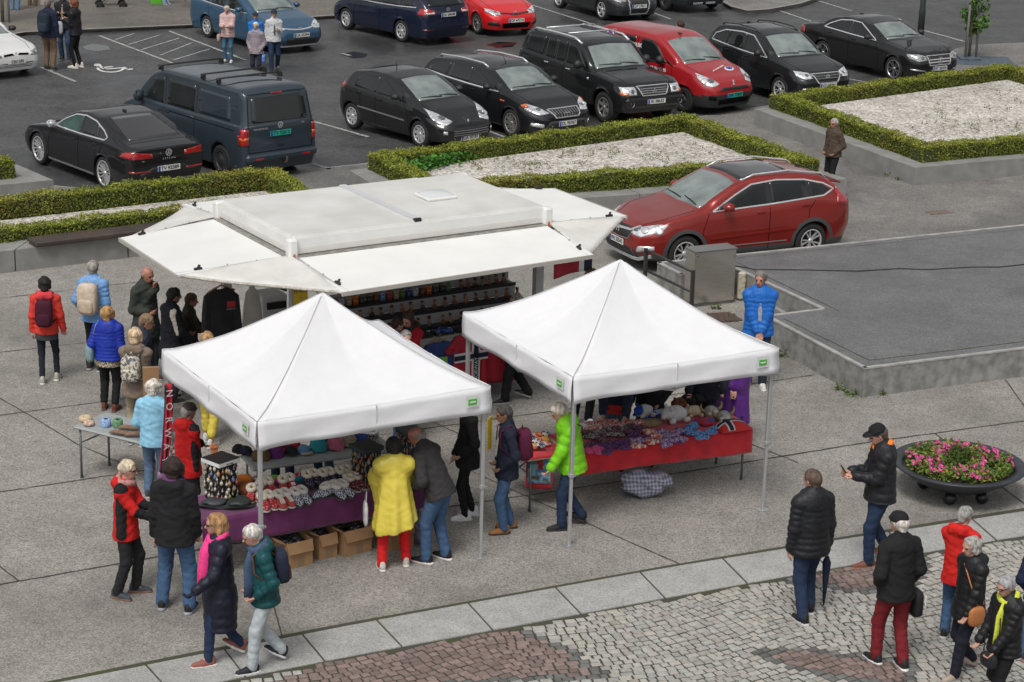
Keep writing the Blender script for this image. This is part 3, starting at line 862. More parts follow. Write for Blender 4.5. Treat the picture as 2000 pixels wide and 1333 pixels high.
class Car:
 def __init__(s,name,label,cat,P,paintm,loc=None,group='parked cars'):
  s.P=P;s.pm=paintm
  s.root=thing(name,label,cat,(0,0,0),0,group)
  s.body()
  s.wheels()
 def body(s):
  P=s.P;L,W,H=P['L'],P['W'],P['H']
  fo,wb,Rw=P['fo'],P['wb'],P['R']
  Ra=Rw+P.get('gap',.055);s.xa=(fo,fo+wb)
  zt=spl(P['top'],sm=P.get('smt',.10));belt=spl(P['belt'],sm=.1);tum=P.get('tum',.28);zs=P.get('sill',.2)
  beltmax=max(p[1] for p in P['belt'])
  nose=spl(P['nose'],sm=.05);tail=spl(P['tail'],sm=.05)
  st=set()
  for q in (0,.006,.02,.045,.08,.13,.2,.28,.38,.5):st.add(q);st.add(L-q)
  for xa in s.xa:
   for k in range(0,19):st.add(xa+Ra*math.cos(math.pi*k/18))
   st.add(xa-Ra-.006);st.add(xa+Ra+.006)
  for q in np.arange(.1,L,.075):st.add(float(q))
  xs=sorted(q for q in st if 0<=q<=L)
  xs2=[xs[0]]
  for q in xs[1:]:
   if q-xs2[-1]>.0045:xs2.append(q)
  xs=xs2
  fr,fa=P.get('fround',(.55,.62));rr,ra=P.get('rround',(.4,.78))
  def halfw(x):
   w_=W/2
   if x<fr:w_*=fa+(1-fa)*math.sqrt(max(0,1-((fr-x)/fr)**2))
   if x>L-rr:w_*=ra+(1-ra)*math.sqrt(max(0,1-((x-(L-rr))/rr)**2))
   return w_
  bul=P.get('bulge',.0)
  def section(x):
   hw=halfw(x);b=float(belt(x));t=float(zt(x));g=t-b
   g=max(g,.015);t=b+g
   yb=hw*P.get('shoulder',.955)
   k=min(1,max(0,(g-.10)/.16));k=k*k*(3-2*k)
   fl=1.0
   for xa in s.xa:
    dd=abs(x-xa)
    if dd<Ra+.25:fl=1+bul*max(0,1-dd/(Ra+.25))
   m=(zs+b)/2
   low=[(0,zs),(hw*.86,zs),(hw*.95,zs+.01),(hw*.985*fl,zs+.13),(hw*fl,m),(hw*.995,m+(b-m)*.55),((hw*.985+yb)/2,b-.055),(yb,b)]
   cr=P.get('crown',.055)
   A=[(yb*.97,b+g*.30),(yb*.88,b+g*.62),(yb*.72,b+g*.82),(yb*.45,b+g*.95),(yb*.22,t),(0,t)]
   yt=max(yb-.015-tum*(g-cr),yb*.35)
   B=[(yb-.018,b+.02),(yb-.015-tum*(g-cr)*.5,b+(g-cr)*.5),(yt+.012,t-cr-.035),(yt-.055,t-cr*.55),(yt*.5,t-cr*.1),(0,t)]
   up=[(a[0]*(1-k)+c[0]*k,a[1]*(1-k)+c[1]*k) for a,c in zip(A,B)]
   pts=low+up
   out=[]
   n=len(pts)
   for i in range(n-1):
    p0,p1,p2,p3=pts[max(0,i-1)],pts[i],pts[i+1],pts[min(n-1,i+2)]
    kk=1 if i<2 else 3
    for j in range(kk):
     u=j/kk;tn=.38
     def cr_(c):
      m1=tn*(p2[c]-p0[c]);m2=tn*(p3[c]-p1[c])
      return (2*u**3-3*u**2+1)*p1[c]+(u**3-2*u**2+u)*m1+(-2*u**3+3*u**2)*p2[c]+(u**3-u**2)*m2
     out.append((cr_(0),cr_(1)))
   out.append(pts[-1])
   za=0
   for xa in s.xa:
    if abs(x-xa)<=Ra+.001:
     za=max(za,Rw+math.sqrt(max(0,Ra**2-(x-xa)**2)))
   if za>0:out=[(y,max(z,za)) for y,z in out]
   return out
  nl,tl=P.get('noselen',1.2),P.get('taillen',1.2)
  def warp(x,y,z):
   if x<nl:n_=float(nose(z));x=n_+x*(1-n_/nl)
   if x>L-tl:q=L-x;n_=float(tail(z));x=L-(n_+q*(1-n_/tl))
   return (x,y,z)
  V=[];F=[];MI=[]
  sec=[section(x) for x in xs];m=len(sec[0])
  for x,q in zip(xs,sec):
   for y,z in q:V.append(warp(x,y,z))
   for y,z in q[:-1]:V.append(warp(x,-y,z)) if 0 else V.append(warp(x,-y,z))
  st_=2*m-1
  def idx(i,j,side):return i*st_+(j if side>0 or j==m-1 else m+j)
  for i in range(len(xs)-1):
   for j in range(m-1):
    a,b,c,d=idx(i,j,1),idx(i+1,j,1),idx(i+1,j+1,1),idx(i,j+1,1)
    F.append((a,b,c,d));MI.append(1 if j<1 else 0)
    a,b,c,d=idx(i,j,-1),idx(i+1,j,-1),idx(i+1,j+1,-1),idx(i,j+1,-1)
    F.append((d,c,b,a));MI.append(1 if j<1 else 0)
  for i,fl_ in ((0,False),(len(xs)-1,True)):
   for j in range(m-1):
    q=(idx(i,j,1),idx(i,j+1,1),idx(i,j+1,-1),idx(i,j,-1))
    q=tuple(dict.fromkeys(q))
    if len(q)<3:continue
    F.append(q[::-1] if fl_ else q);MI.append(0)
  lowz=P.get('clad')
  me=bpy.data.meshes.new('body');me.from_pydata(V,[],F)
  me.materials.append(s.pm);me.materials.append(m_under);me.materials.append(P.get('cladm',m_blackp))
  if lowz:
   for k,f in enumerate(F):
    if MI[k]==0 and all(V[i][2]<lowz for i in f):MI[k]=2
  me.polygons.foreach_set('material_index',MI)
  me.polygons.foreach_set('use_smooth',[True]*len(F))
  me.update()
  o=bpy.data.objects.new('body',me);link(o,s.root)
  s.bodyo=o
  s.bvh=BVHTree.FromPolygons([Vector(v) for v in V],F)
  s.V=V
  b=MB()   # dark inner box so one cannot look through the wheel wells
  b.box((L/2,0,zs+.16),(L-.9,W*.52,.26));b.build('chassis',m_under,s.root)
 def hit(s,d,a,b):
  L=s.P['L']
  if d=='l':o,v=Vector((a,3,b)),Vector((0,-1,0))
  elif d=='r':o,v=Vector((a,-3,b)),Vector((0,1,0))
  elif d=='f':o,v=Vector((-3,a,b)),Vector((1,0,0))
  elif d=='b':o,v=Vector((L+3,a,b)),Vector((-1,0,0))
  else:o,v=Vector((a,b,5)),Vector((0,0,-1))
  loc,nrm,i,dist=s.bvh.ray_cast(o,v)
  if loc is None:return None,v
  if nrm.dot(v)>0:nrm=-nrm
  return loc,nrm
 def decal(s,name,d,poly,m,off=.005,parent=None,cuts=3,skirt=True):
  bm=bmesh.new()
  vs=[bm.verts.new((p[0],p[1],0)) for p in poly]
  for t in tessellate_polygon([[Vector((p[0],p[1],0)) for p in poly]]):
   try:bm.faces.new([vs[i] for i in t])
   except ValueError:pass
  for _ in range(cuts):
   es=[e for e in bm.edges if e.calc_length()>.07]
   if es:bmesh.ops.subdivide_edges(bm,edges=es,cuts=1,use_grid_fill=True)
  bmesh.ops.triangulate(bm,faces=bm.faces[:])
  bad=[]
  for v in bm.verts:
   loc,n=s.hit(d,v.co.x,v.co.y)
   if loc is None:bad.append(v);continue
   v.co=loc+n*off
  if bad:bmesh.ops.delete(bm,geom=bad,context='VERTS')
  bm.normal_update()
  view={'l':(0,1,0),'r':(0,-1,0),'f':(-1,0,0),'b':(1,0,0),'t':(0,0,1)}[d]
  vv=Vector(view)
  for f in bm.faces:
   if f.normal.dot(vv)<0:f.normal_flip()
  if skirt:
   be=[e for e in bm.edges if e.is_boundary]
   r=bmesh.ops.extrude_edge_only(bm,edges=be)
   for g in r['geom']:
    if isinstance(g,bmesh.types.BMVert):g.co-=vv*(off+.006)
  me=bpy.data.meshes.new(name);bm.to_mesh(me);bm.free()
  me.materials.append(m)
  for p in me.polygons:p.use_smooth=True
  o=bpy.data.objects.new(name,me)
  return link(o,parent or s.root)
 def line(s,name,d,pts,wd,m,off=.004,parent=None,closed=False,step=.06,th=.004):
  b=MB();s.line_mb(b,d,pts,wd,off,closed,step,th)
  return b.build(name,m,parent or s.root)
 def line_mb(s,b,d,pts,wd,off=.004,closed=False,step=.06,th=.004):
  P=[Vector((p[0],p[1],0)) for p in pts]
  if closed:P.append(P[0].copy())
  Q=[P[0]]
  for a,c in zip(P[:-1],P[1:]):
   k=max(1,int((c-a).length/step))
   for i in range(1,k+1):Q.append(a.lerp(c,i/k))
  run=[]
  def flush(run):
   if len(run)<2:return
   vs=[];fs=[]
   for i,(p,n) in enumerate(run):
    t=(run[min(i+1,len(run)-1)][0]-run[max(0,i-1)][0])
    if t.length<1e-6:t=Vector((1,0,0))
    sd_=n.cross(t.normalized()).normalized()*wd/2
    vs+=[p+sd_+n*off*.0,p+sd_+n*off,p-sd_+n*off,p-sd_]
   for i in range(len(run)-1):
    a=4*i
    for k in range(3):fs.append((a+k,a+4+k,a+5+k,a+1+k))
   b.add(vs,fs,0,False)
  for q in Q:
   loc,n=s.hit(d,q.x,q.y)
   if loc is None:flush(run);run=[]
   else:run.append((loc,n))
  flush(run)
 def wheels(s):
  P=s.P;Rw,wd=P['R'],P.get('tw',.215)
  ty,rim=wheel_meshes(Rw,wd,P.get('rim','multi'),P.get('nsp',10),P.get('rimr',Rw*.68))
  rm=P.get('rimm',m_alloy)
  yo=P['W']/2*P.get('track',.985)-wd/2
  first=None
  for xa in s.xa:
   for sd_ in (-1,1):
    if first is None:
     w_=bpy.data.objects.new('wheel',None);link(w_,s.root)
     ty.build('tyre',m_tyre,w_);rim.build('rim',[rm,m_hub],w_);first=w_
    else:w_=copy_tree(first,s.root)
    w_.location=(xa,sd_*yo,Rw);w_.rotation_euler=(0,random.uniform(0,6),0 if sd_<0 else math.pi)
    if sd_>0:w_.rotation_euler=(0,random.uniform(0,6),math.pi)
 def glass(s,sides,front=None,rear=None,frame=None,fm=None,sm=None,wiper=True,reard='b',seams=True):
  for d in 'lr':
   for poly in sides:
    g=s.decal('side_window',d,poly,sm or m_glass,.004)
   if frame:
    s.decal('pillar_trim',d,frame,m_blackp,.002)
    s.line('window_trim',d,frame,.028,fm or m_chrome,.009,closed=True,step=.05)
  if front:s.decal('windscreen','t',front,m_wind,.004)
  if rear:s.decal('rear_window',reard,rear,sm or m_glass,.005)
 def mirror(s,x,z,m,size=(.10,.2,.15),y=None):
  for sd_ in (-1,1):
   loc,n=s.hit('l' if sd_>0 else 'r',x,z)
   if loc is None:continue
   b=MB()
   b.bar(loc+Vector((0,-sd_*.02,0)),loc+Vector((-.0,sd_*.10,.02)),.06,.035)
   c=loc+Vector((-.02,sd_*(.05+size[1]/2),.05))
   b.ball(c,(size[0],size[1]/2,size[2]/2),12)
   b.box(c+Vector((size[0]*.55,0,0)),(.02,size[1]*.8,size[2]*.8))
   b.build('mirror',m,s.root)
 def plate(s,d,z,txt,green=False,y=0,w_=.52,blue=True,tilt=0):
  loc,n=s.hit(d,y,z)
  sx=-1 if d=='f' else 1
  b=MB();b.box((0,0,0),(.012,w_,.11));
  o=b.build('number_plate',m_plateg if green else m_plate,s.root,(loc.x+sx*.016,y,z))
  if blue:
   b=MB();b.box((sx*.0075,-sx*(w_/2-.03),0),(.003,.05,.105));b.build('country_band',m_blue,o)
  text('plate_text',txt,.105,m_ink,o,(sx*.008,sx*.02,0),(math.pi/2,0,math.pi/2 if sx>0 else-math.pi/2),sx=1.0,bold=.002)
  return o
 def place(s,x,y,ang):
  a=R(ang);mid=s.P['fo']+s.P['wb']/2
  s.root.rotation_euler=(0,0,a+math.pi)
  f=Vector((math.cos(a),math.sin(a),0))
  s.root.location=Vector((x,y,0))+f*mid
 def place_px(s,px,which,ang,side):
  p=at(*px);a=R(ang);f=Vector((math.cos(a),math.sin(a),0));lft=Vector((-f.y,f.x,0))
  hw=s.P['W']/2*.97
  c=p-lft*hw*(1 if side=='l' else-1)-f*(s.P['wb']/2)*(1 if which=='f' else-1)
  s.place(c.x,c.y,ang)
def roundel(root,loc,r,m,kind,rot):
 e=bpy.data.objects.new('badge',None)
 b=MB()
 def ring(r0,r1,cx=0,cz=0,n=20,sx=1,sz=1):
  vs=[];fs=[]
  for k in range(n):
   a=2*math.pi*k/n
   vs+=[(cx+r0*math.cos(a)*sx,-.006,cz+r0*math.sin(a)*sz),(cx+r1*math.cos(a)*sx,-.006,cz+r1*math.sin(a)*sz)]
  for k in range(n):a,c=2*k,2*((k+1)%n);fs.append((a,a+1,c+1,c))
  b.add(vs,fs)
 def st(pts,wd):
  for a,c in zip(pts[:-1],pts[1:]):b.bar((a[0]*r,-.004,a[1]*r),(c[0]*r,-.004,c[1]*r),.008,wd*r)
 if kind=='vw':
  ring(r*.86,r);st([(-.35,.8),(0,.1),(.35,.8)],.14);st([(-.72,.45),(-.32,-.7),(0,.0),(.32,-.7),(.72,.45)],.14)
 elif kind=='star3':
  ring(r*.88,r)
  for a in (90,210,330):st([(0,0),(math.cos(R(a))*.95,math.sin(R(a))*.95)],.16)
 elif kind=='diamonds':
  for a in (90,210,330):
   c,s_=math.cos(R(a)),math.sin(R(a));q=[(0,0),(c*.5-s_*.29,s_*.5+c*.29),(c,s_),(c*.5+s_*.29,s_*.5-c*.29)]
   b.add([(x*r,-.006,z*r) for x,z in q],[(0,1,2,3),(3,2,1,0)])
 elif kind=='oval':
  ring(r*.88,r,sx=1,sz=.45);st([(-.6,0),(.6,0)],.2)
 elif kind=='rings':
  for k in (-1.5,-.5,.5,1.5):ring(r*.26,r*.34,k*r*.52)
 elif kind=='ellipses':
  ring(r*.85,r,sz=.68);ring(r*.38,r*.52,sz=1.2);ring(r*.45,r*.6,0,r*.3,sz=.35)
 elif kind=='h':
  st([(-.8,.8),(-.5,-.8)],.2);st([(.8,.8),(.5,-.8)],.2);st([(-.6,0),(.6,0)],.2)
 elif kind=='lion':
  st([(-.3,-.9),(-.05,-.3),(-.25,.1),(-.05,.55),(.25,.8)],.3);st([(-.05,-.3),(.35,-.8)],.24);st([(-.1,.1),(.5,.3)],.2);st([(.0,.45),(.45,.6)],.2)
 o=b.build('badge',m,root,loc);o.rotation_euler=rot
 return o
FRONT=(0,0,-math.pi/2);BACK=(0,0,math.pi/2)
def seams(c,xs,zb=None,zt=None,hood=None):
 for d in 'lr':
  for (x0,x1,z0,z1) in xs:c.line('panel_gap',d,[(x0,z0),(x0+(x1-x0)*.1,(z0+z1)/2),(x1,z1)],.012,m_seam,.0025)
 if hood:c.line('panel_gap','t',hood,.012,m_seam,.0025)
def handles(c,pts,m,size=(.17,.03)):
 for d in 'lr':
  for x,z in pts:
   loc,n=c.hit(d,x,z)
   if loc is None:continue
   b=MB();b.box(loc+n*.012,(size[0],.03,size[1]),0,None,None,.008);b.build('handle',m,c.root)
def sym(poly):return [(-y,z) for y,z in poly][::-1]
def both(c,name,d,poly,m,**k):
 o=[c.decal(name,d,poly,m,**k)]
 q=[(x,-y) for x,y in poly] if d=='t' else [(-y,z) for y,z in poly]
 o.append(c.decal(name,d,q,m,**k));return o
def both_side(c,name,poly,m,**k):
 return [c.decal(name,d,poly,m,**k) for d in 'lr']
def rails(c,pts,r,m,lift=.045,y=None):
 for sd_ in (-1,1):
  b=MB();P3=[]
  for i,(x,yy) in enumerate(pts):
   loc,n=c.hit('t',x,sd_*yy)
   if loc is None:continue
   P3.append(loc+Vector((0,0,(lift if 0<i<len(pts)-1 else .005))))
  b.tube(P3,r,8,sq=.8);b.build('roof_rail',m,c.root)
def wipers(c,pts):
 for a,d in pts:
  A,n=c.hit('t',*a);B,n2=c.hit('t',*d)
  if A is None or B is None:continue
  b=MB();b.tube([A+n*.018,A.lerp(B,.5)+n*.03,B+n2*.014],[.014,.012,.008],5);b.build('wiper',m_blackp,c.root)
def antenna(c,x,l=.25,lean=.2):
 loc,n=c.hit('t',x,0);b=MB()
 if l>.1:b.tube([loc,loc+Vector((lean*l*2,0,l))],[.012,.004],6)
 else:b.prism([(-.08,-.008),(.05,-.02),(.05,.02),(-.08,.008)],0,.035);b.v=[tuple(Vector(v)+loc) for v in b.v]
 b.build('antenna',m_blackp,c.root)
def headlamp(c,poly,d='f',inner=True,m=m_lampc,bulbs=2):
 for o,s_ in zip(both(c,'headlight',d,poly,m,off=.006),(1,-1)):
  ys=[p[0] for p in poly];zs=[p[1] for p in poly]
  cx,cz=sum(ys)/len(ys),sum(zs)/len(zs);ww=max(ys)-min(ys);hh=max(zs)-min(zs)
  for k in range(bulbs):
   yy=s_*(cx+(k-(bulbs-1)/2)*ww*.36)
   loc,n=c.hit(d,yy,cz)
   if loc is None:continue
   b=MB();r=min(hh,ww)*.3
   rot=n.to_track_quat('Z','Y').to_matrix()
   q=MB();q.lathe([(0,.012),(r*.6,.012),(r,.009),(r,.004)],14)
   b.add([rot@Vector(v)+loc for v in q.v],q.f,0,True)
   b.build('bulb',m_lampd if k==0 else m_chrome,o)
def fastback():
 c=Car('parked_car','black fastback saloon with chrome window line parked beside the blue grey van','car',dict(L=4.86,W=1.87,H=1.45,fo=.94,wb=2.84,R=.35,tw=.235,rim='double',nsp=7,rimr=.262,gap=.04,
  top=[(0,.66),(.15,.74),(.9,.93),(1.42,1.0),(2.28,1.40),(2.75,1.455),(3.3,1.42),(4.42,1.08),(4.72,1.04),(4.86,1.0)],
  belt=[(0,.60),(.5,.80),(1.4,.93),(2.6,.965),(3.9,1.0),(4.5,.98),(4.86,.95)],nose=[(.2,.12),(.45,0),(.6,.02),(.75,.12)],tail=[(.2,.16),(.45,.03),(.75,0),(.95,.02),(1.05,.0)],tum=.42,crown=.05,bulge=.012,rround=(.5,.8)),paint('black',(.010,.010,.012)))
 dlo=[(1.66,.985),(2.0,1.175),(2.38,1.325),(2.8,1.365),(3.25,1.325),(3.65,1.205),(3.86,1.10),(3.78,1.035),(2.8,1.0)]
 m_gs=mat('greenish car glass',(.02,.06,.05),.03,spec=.6,var=.5,vs=2)
 c.glass([[(2.78,1.005),(2.76,1.35),(3.25,1.315),(3.40,1.27),(3.46,1.02)],[(3.5,1.022),(3.45,1.26),(3.65,1.19),(3.83,1.09),(3.76,1.04)]],[(1.52,.62),(1.52,-.62),(2.24,-.5),(2.24,.5)],None,dlo)
 both_side(c,'side_window',[(1.70,.99),(2.0,1.165),(2.38,1.31),(2.70,1.35),(2.72,1.005)],m_gs,off=.004)
 c.decal('rear_window','t',[(3.36,.47),(3.36,-.47),(4.30,-.60),(4.36,-.4),(4.38,0),(4.36,.4),(4.30,.60)],mat('grey reflecting glass',(.045,.045,.05),.05,spec=.7),.004)
 seams(c,[(1.42,1.6,.3,.93),(2.74,2.76,.25,1.0),(3.62,3.78,.45,1.03)])
 handles(c,[(2.55,.86),(3.45,.9)],c.pm)
 c.mirror(1.75,1.0,m_silver,(.10,.2,.15))
 for d in 'lr':c.line('sill_trim',d,[(1.4,.24),(3.35,.25)],.035,m_chromed,.012)
 both(c,'tail_light','b',[(.36,.80),(.86,.80),(.90,.90),(.80,.95),(.38,.885)],m_red)
 both_side(c,'tail_light',[(4.45,.82),(4.80,.81),(4.80,.95),(4.62,.93)],m_red)
 both(c,'reflector','b',[(.42,.50),(.86,.52),(.86,.55),(.42,.535)],m_red)
 c.line('bumper_trim','b',[(-.9,.36),(-.7,.30),(0,.29),(.7,.30),(.9,.36)],.035,m_chromed,.012)
 c.decal('bumper','b',[(-.62,.34),(.62,.34),(.66,.47),(.36,.60),(-.36,.60),(-.66,.47)],m_blackp,.004)
 loc,n=c.hit('b',0,.88);roundel(c.root,loc+Vector((.008,0,0)),.075,m_silver,'vw',BACK)
 text('lettering','A R T E O N',.055,m_silver,c.root,(c.hit('b',0,.76)[0].x+.006,0,.76),(math.pi/2,0,math.pi/2))
 text('lettering','TDI',.04,m_silver,c.root,(c.hit('b',-.6,.75)[0].x+.006,-.6,.75),(math.pi/2,0,math.pi/2 ))
 c.plate('b',.56,'TV 92589');antenna(c,3.1,.05)
 b=MB();c.line_mb(b,'t',[(4.48,-.8),(4.5,-.4),(4.5,.4),(4.48,.8)],.012,.0025);b.build('boot_gap',m_seam,c.root)
 return c
c=fastback();c.place(-8.69,44.80,129.8)
def van():
 pm=paint('blue grey',(.029,.043,.057),.1,.35)
 c=Car('parked_van','dark blue grey van with roof bars and green number plate','van',dict(L=5.29,W=1.92,H=1.97,fo=.90,wb=3.48,R=.335,tw=.215,rim='cap',nsp=10,rimr=.215,rimm=m_hub,gap=.06,
  top=[(0,.93),(.1,.99),(.55,1.13),(.82,1.21),(1.55,1.83),(1.95,1.945),(3,1.965),(5.02,1.955),(5.20,1.92),(5.29,1.84)],
  belt=[(0,.86),(.9,1.12),(1.3,1.15),(5.29,1.17)],nose=[(.2,.1),(.5,0),(.85,.05),(1.0,.14)],tail=[(.3,.10),(.52,.0),(.62,.04),(1.15,.05),(1.9,.20)],tum=.13,crown=.075,bulge=.012,rround=(.22,.9),fround=(.5,.66),taillen=.9),pm)
 c.glass([[(1.27,1.2),(1.66,1.70),(2.02,1.74),(2.04,1.18)],[(2.22,1.19),(2.20,1.74),(3.28,1.75),(3.30,1.20)]],[(.98,.76),(.98,-.76),(1.56,-.68),(1.56,.68)])
 both_side(c,'side_panel',[(3.45,1.21),(3.45,1.73),(4.62,1.72),(4.70,1.22)],paint('blue grey panel',(.025,.037,.049),.1,.3),off=.006)
 c.decal('rear_window','b',[(-.70,1.26),(-.66,1.23),(.66,1.23),(.70,1.26),(.66,1.72),(.60,1.75),(-.60,1.75),(-.66,1.72)],m_glass,.006)
 seams(c,[(1.2,1.24,.3,1.15),(2.12,2.12,.28,1.80),(3.37,3.38,.28,1.80)])
 c.line('panel_gap','b',[(-.80,.62),(-.80,1.2),(-.74,1.82),(.74,1.82),(.80,1.2),(.80,.62),(-.80,.62)],.014,m_seam,.003)
 for d in 'lr':c.line('door_rail',d,[(2.2,1.06),(4.9,1.06)],.02,m_seam,.004)
 handles(c,[(1.98,1.04),(2.28,1.04)],m_blackp)
 c.mirror(1.3,1.2,pm,(.11,.24,.28))
 for o in both(c,'tail_light','b',[(.80,.78),(.95,.78),(.95,1.12),(.80,1.12)],m_red,off=.012):pass
 both_side(c,'tail_light',[(5.12,.78),(5.28,.78),(5.25,1.12),(5.14,1.12)],m_red,off=.012)
 both(c,'indicator','b',[(.81,.88),(.94,.88),(.94,.95),(.81,.95)],m_orange,off=.018)
 c.decal('brake_light','b',[(-.14,1.80),(.14,1.80),(.14,1.83),(-.14,1.83)],m_red,off=.012)
 b=MB();b.box((5.27,0,.50),(.16,1.80,.17),0,None,None,.05);b.build('rear_bumper',pm,c.root)
 for sd_ in (-.6,.6):
  b=MB();b.box((5.355,sd_,.49),(.01,.2,.035));b.build('reflector',m_red,c.root)
 c.plate('b',.98,'TV 72612',True)
 loc,n=c.hit('b',0,1.15);roundel(c.root,loc+Vector((.008,0,0)),.07,m_silver,'vw',BACK)
 text('lettering','TRANSPORTER',.055,m_silver,c.root,(c.hit('b',-.5,1.10)[0].x+.006,-.50,1.10),(math.pi/2,0,math.pi/2))
 text('lettering','TDI',.05,m_silver,c.root,(c.hit('b',.55,1.14)[0].x+.006,.57,1.14),(math.pi/2,0,math.pi/2))
 b=MB();loc,n=c.hit('b',0,.74);b.box(loc,(.03,.16,.035));b.build('handle',m_blackp,c.root)
 b=MB();b.tube([(5.26,.05,.36),(5.4,.05,.36),(5.42,.05,.44)],.022,6);b.ball((5.42,.05,.46),.028,8);b.build('tow_hook',mat('rusty hook',(.08,.05,.04),.7),c.root)
 b=MB();
 for x in (1.80,3.5,4.1):
  z=c.hit('t',x,0)[0].z
  b=MB();b.tube([(x,-.84,z-.02),(x,-.8,z+.07),(x,.8,z+.07),(x,.84,z-.02)],.02,6)
  for y in (-.78,.78):b.box((x,y,z+.02),(.12,.06,.1))
  b.build('roof_bar',m_blackp,c.root)
 wipers(c,[((1.02,.1),(1.1,.6))])
 return c
c=van();c.place(-6.71,46.60,130.8)
def hatch():
 pm=paint('black grey',(.011,.0115,.0125))
 c=Car('parked_car','black five door hatchback with short tail nearest the left of the front row','car',dict(L=4.05,W=1.75,H=1.48,fo=.83,wb=2.54,R=.315,tw=.195,rim='star',nsp=8,rimr=.205,gap=.045,
  top=[(0,.60),(.12,.70),(.55,.87),(1.05,1.0),(1.95,1.40),(2.35,1.475),(3.0,1.47),(3.75,1.39),(3.95,1.2),(4.05,1.0)],
  belt=[(0,.56),(.5,.80),(1.1,.93),(2.4,.985),(3.6,1.04),(4.05,.98)],nose=[(.2,.10),(.4,0),(.55,.02),(.72,.16)],tail=[(.2,.12),(.5,0),(.9,.03),(1.1,.14),(1.4,.36)],tum=.36,fround=(.62,.5),rround=(.5,.72),bulge=.012),pm)
 c.glass([[(1.52,.985),(1.95,1.20),(2.26,1.335),(2.42,1.345),(2.44,1.005)],[(2.50,1.01),(2.48,1.35),(2.95,1.345),(3.22,1.26),(3.32,1.10),(3.28,1.045)],[(1.32,.96),(1.46,.98),(1.5,1.02),(1.46,1.015)]],
   [(1.12,.62),(1.10,0),(1.12,-.62),(1.93,-.52),(1.96,0),(1.93,.52)])
 seams(c,[(1.2,1.42,.35,.95),(2.45,2.47,.25,1.0),(3.0,3.30,.6,1.05)],hood=[(.18,.5),(.6,.66),(1.02,.66)])
 seams(c,[],hood=[(.18,-.5),(.6,-.66),(1.02,-.66)])
 handles(c,[(2.3,.88),(3.1,.93)],pm)
 c.mirror(1.62,1.01,m_blackp,(.10,.19,.15))
 for d in 'lr':c.line('side_trim',d,[(1.35,.55),(3.1,.60)],.03,m_chromed,.010)
 headlamp(c,[(.40,.66),(.62,.60),(.76,.64),(.80,.78),(.74,.90),(.60,.82)],'f')
 c.decal('grille','f',[(-.46,.33),(.46,.33),(.56,.52),(-.56,.52)],m_blackp,.004)
 for z in (.37,.42,.47):c.line('grille_bar','f',[(-.50,z),(0,z-.01),(.50,z)],.014,m_chromed,.012)
 both(c,'fog_lamp','f',[(.63,.40),(.70,.40),(.70,.47),(.63,.47)],m_lampc,off=.01)
 loc,n=c.hit('f',0,.64);roundel(c.root,loc+Vector((-.012,0,.0)),.062,m_silver,'lion',(-.5,0,-math.pi/2))
 c.decal('badge_plate','f',[(-.06,.71),(-.065,.62),(0,.575),(.065,.62),(.06,.71)],m_blackp,.004)
 c.plate('f',.28,'UA 30181')
 both_side(c,'tail_light',[(3.72,.92),(3.95,.95),(3.86,1.10),(3.66,1.04)],m_red)
 antenna(c,2.75,.22,.1);wipers(c,[((1.14,-.05),(1.2,.52)),((1.14,-.5),(1.2,-.02))])
 return c
c=hatch();c.place(-2.43,49.47,-48.5)
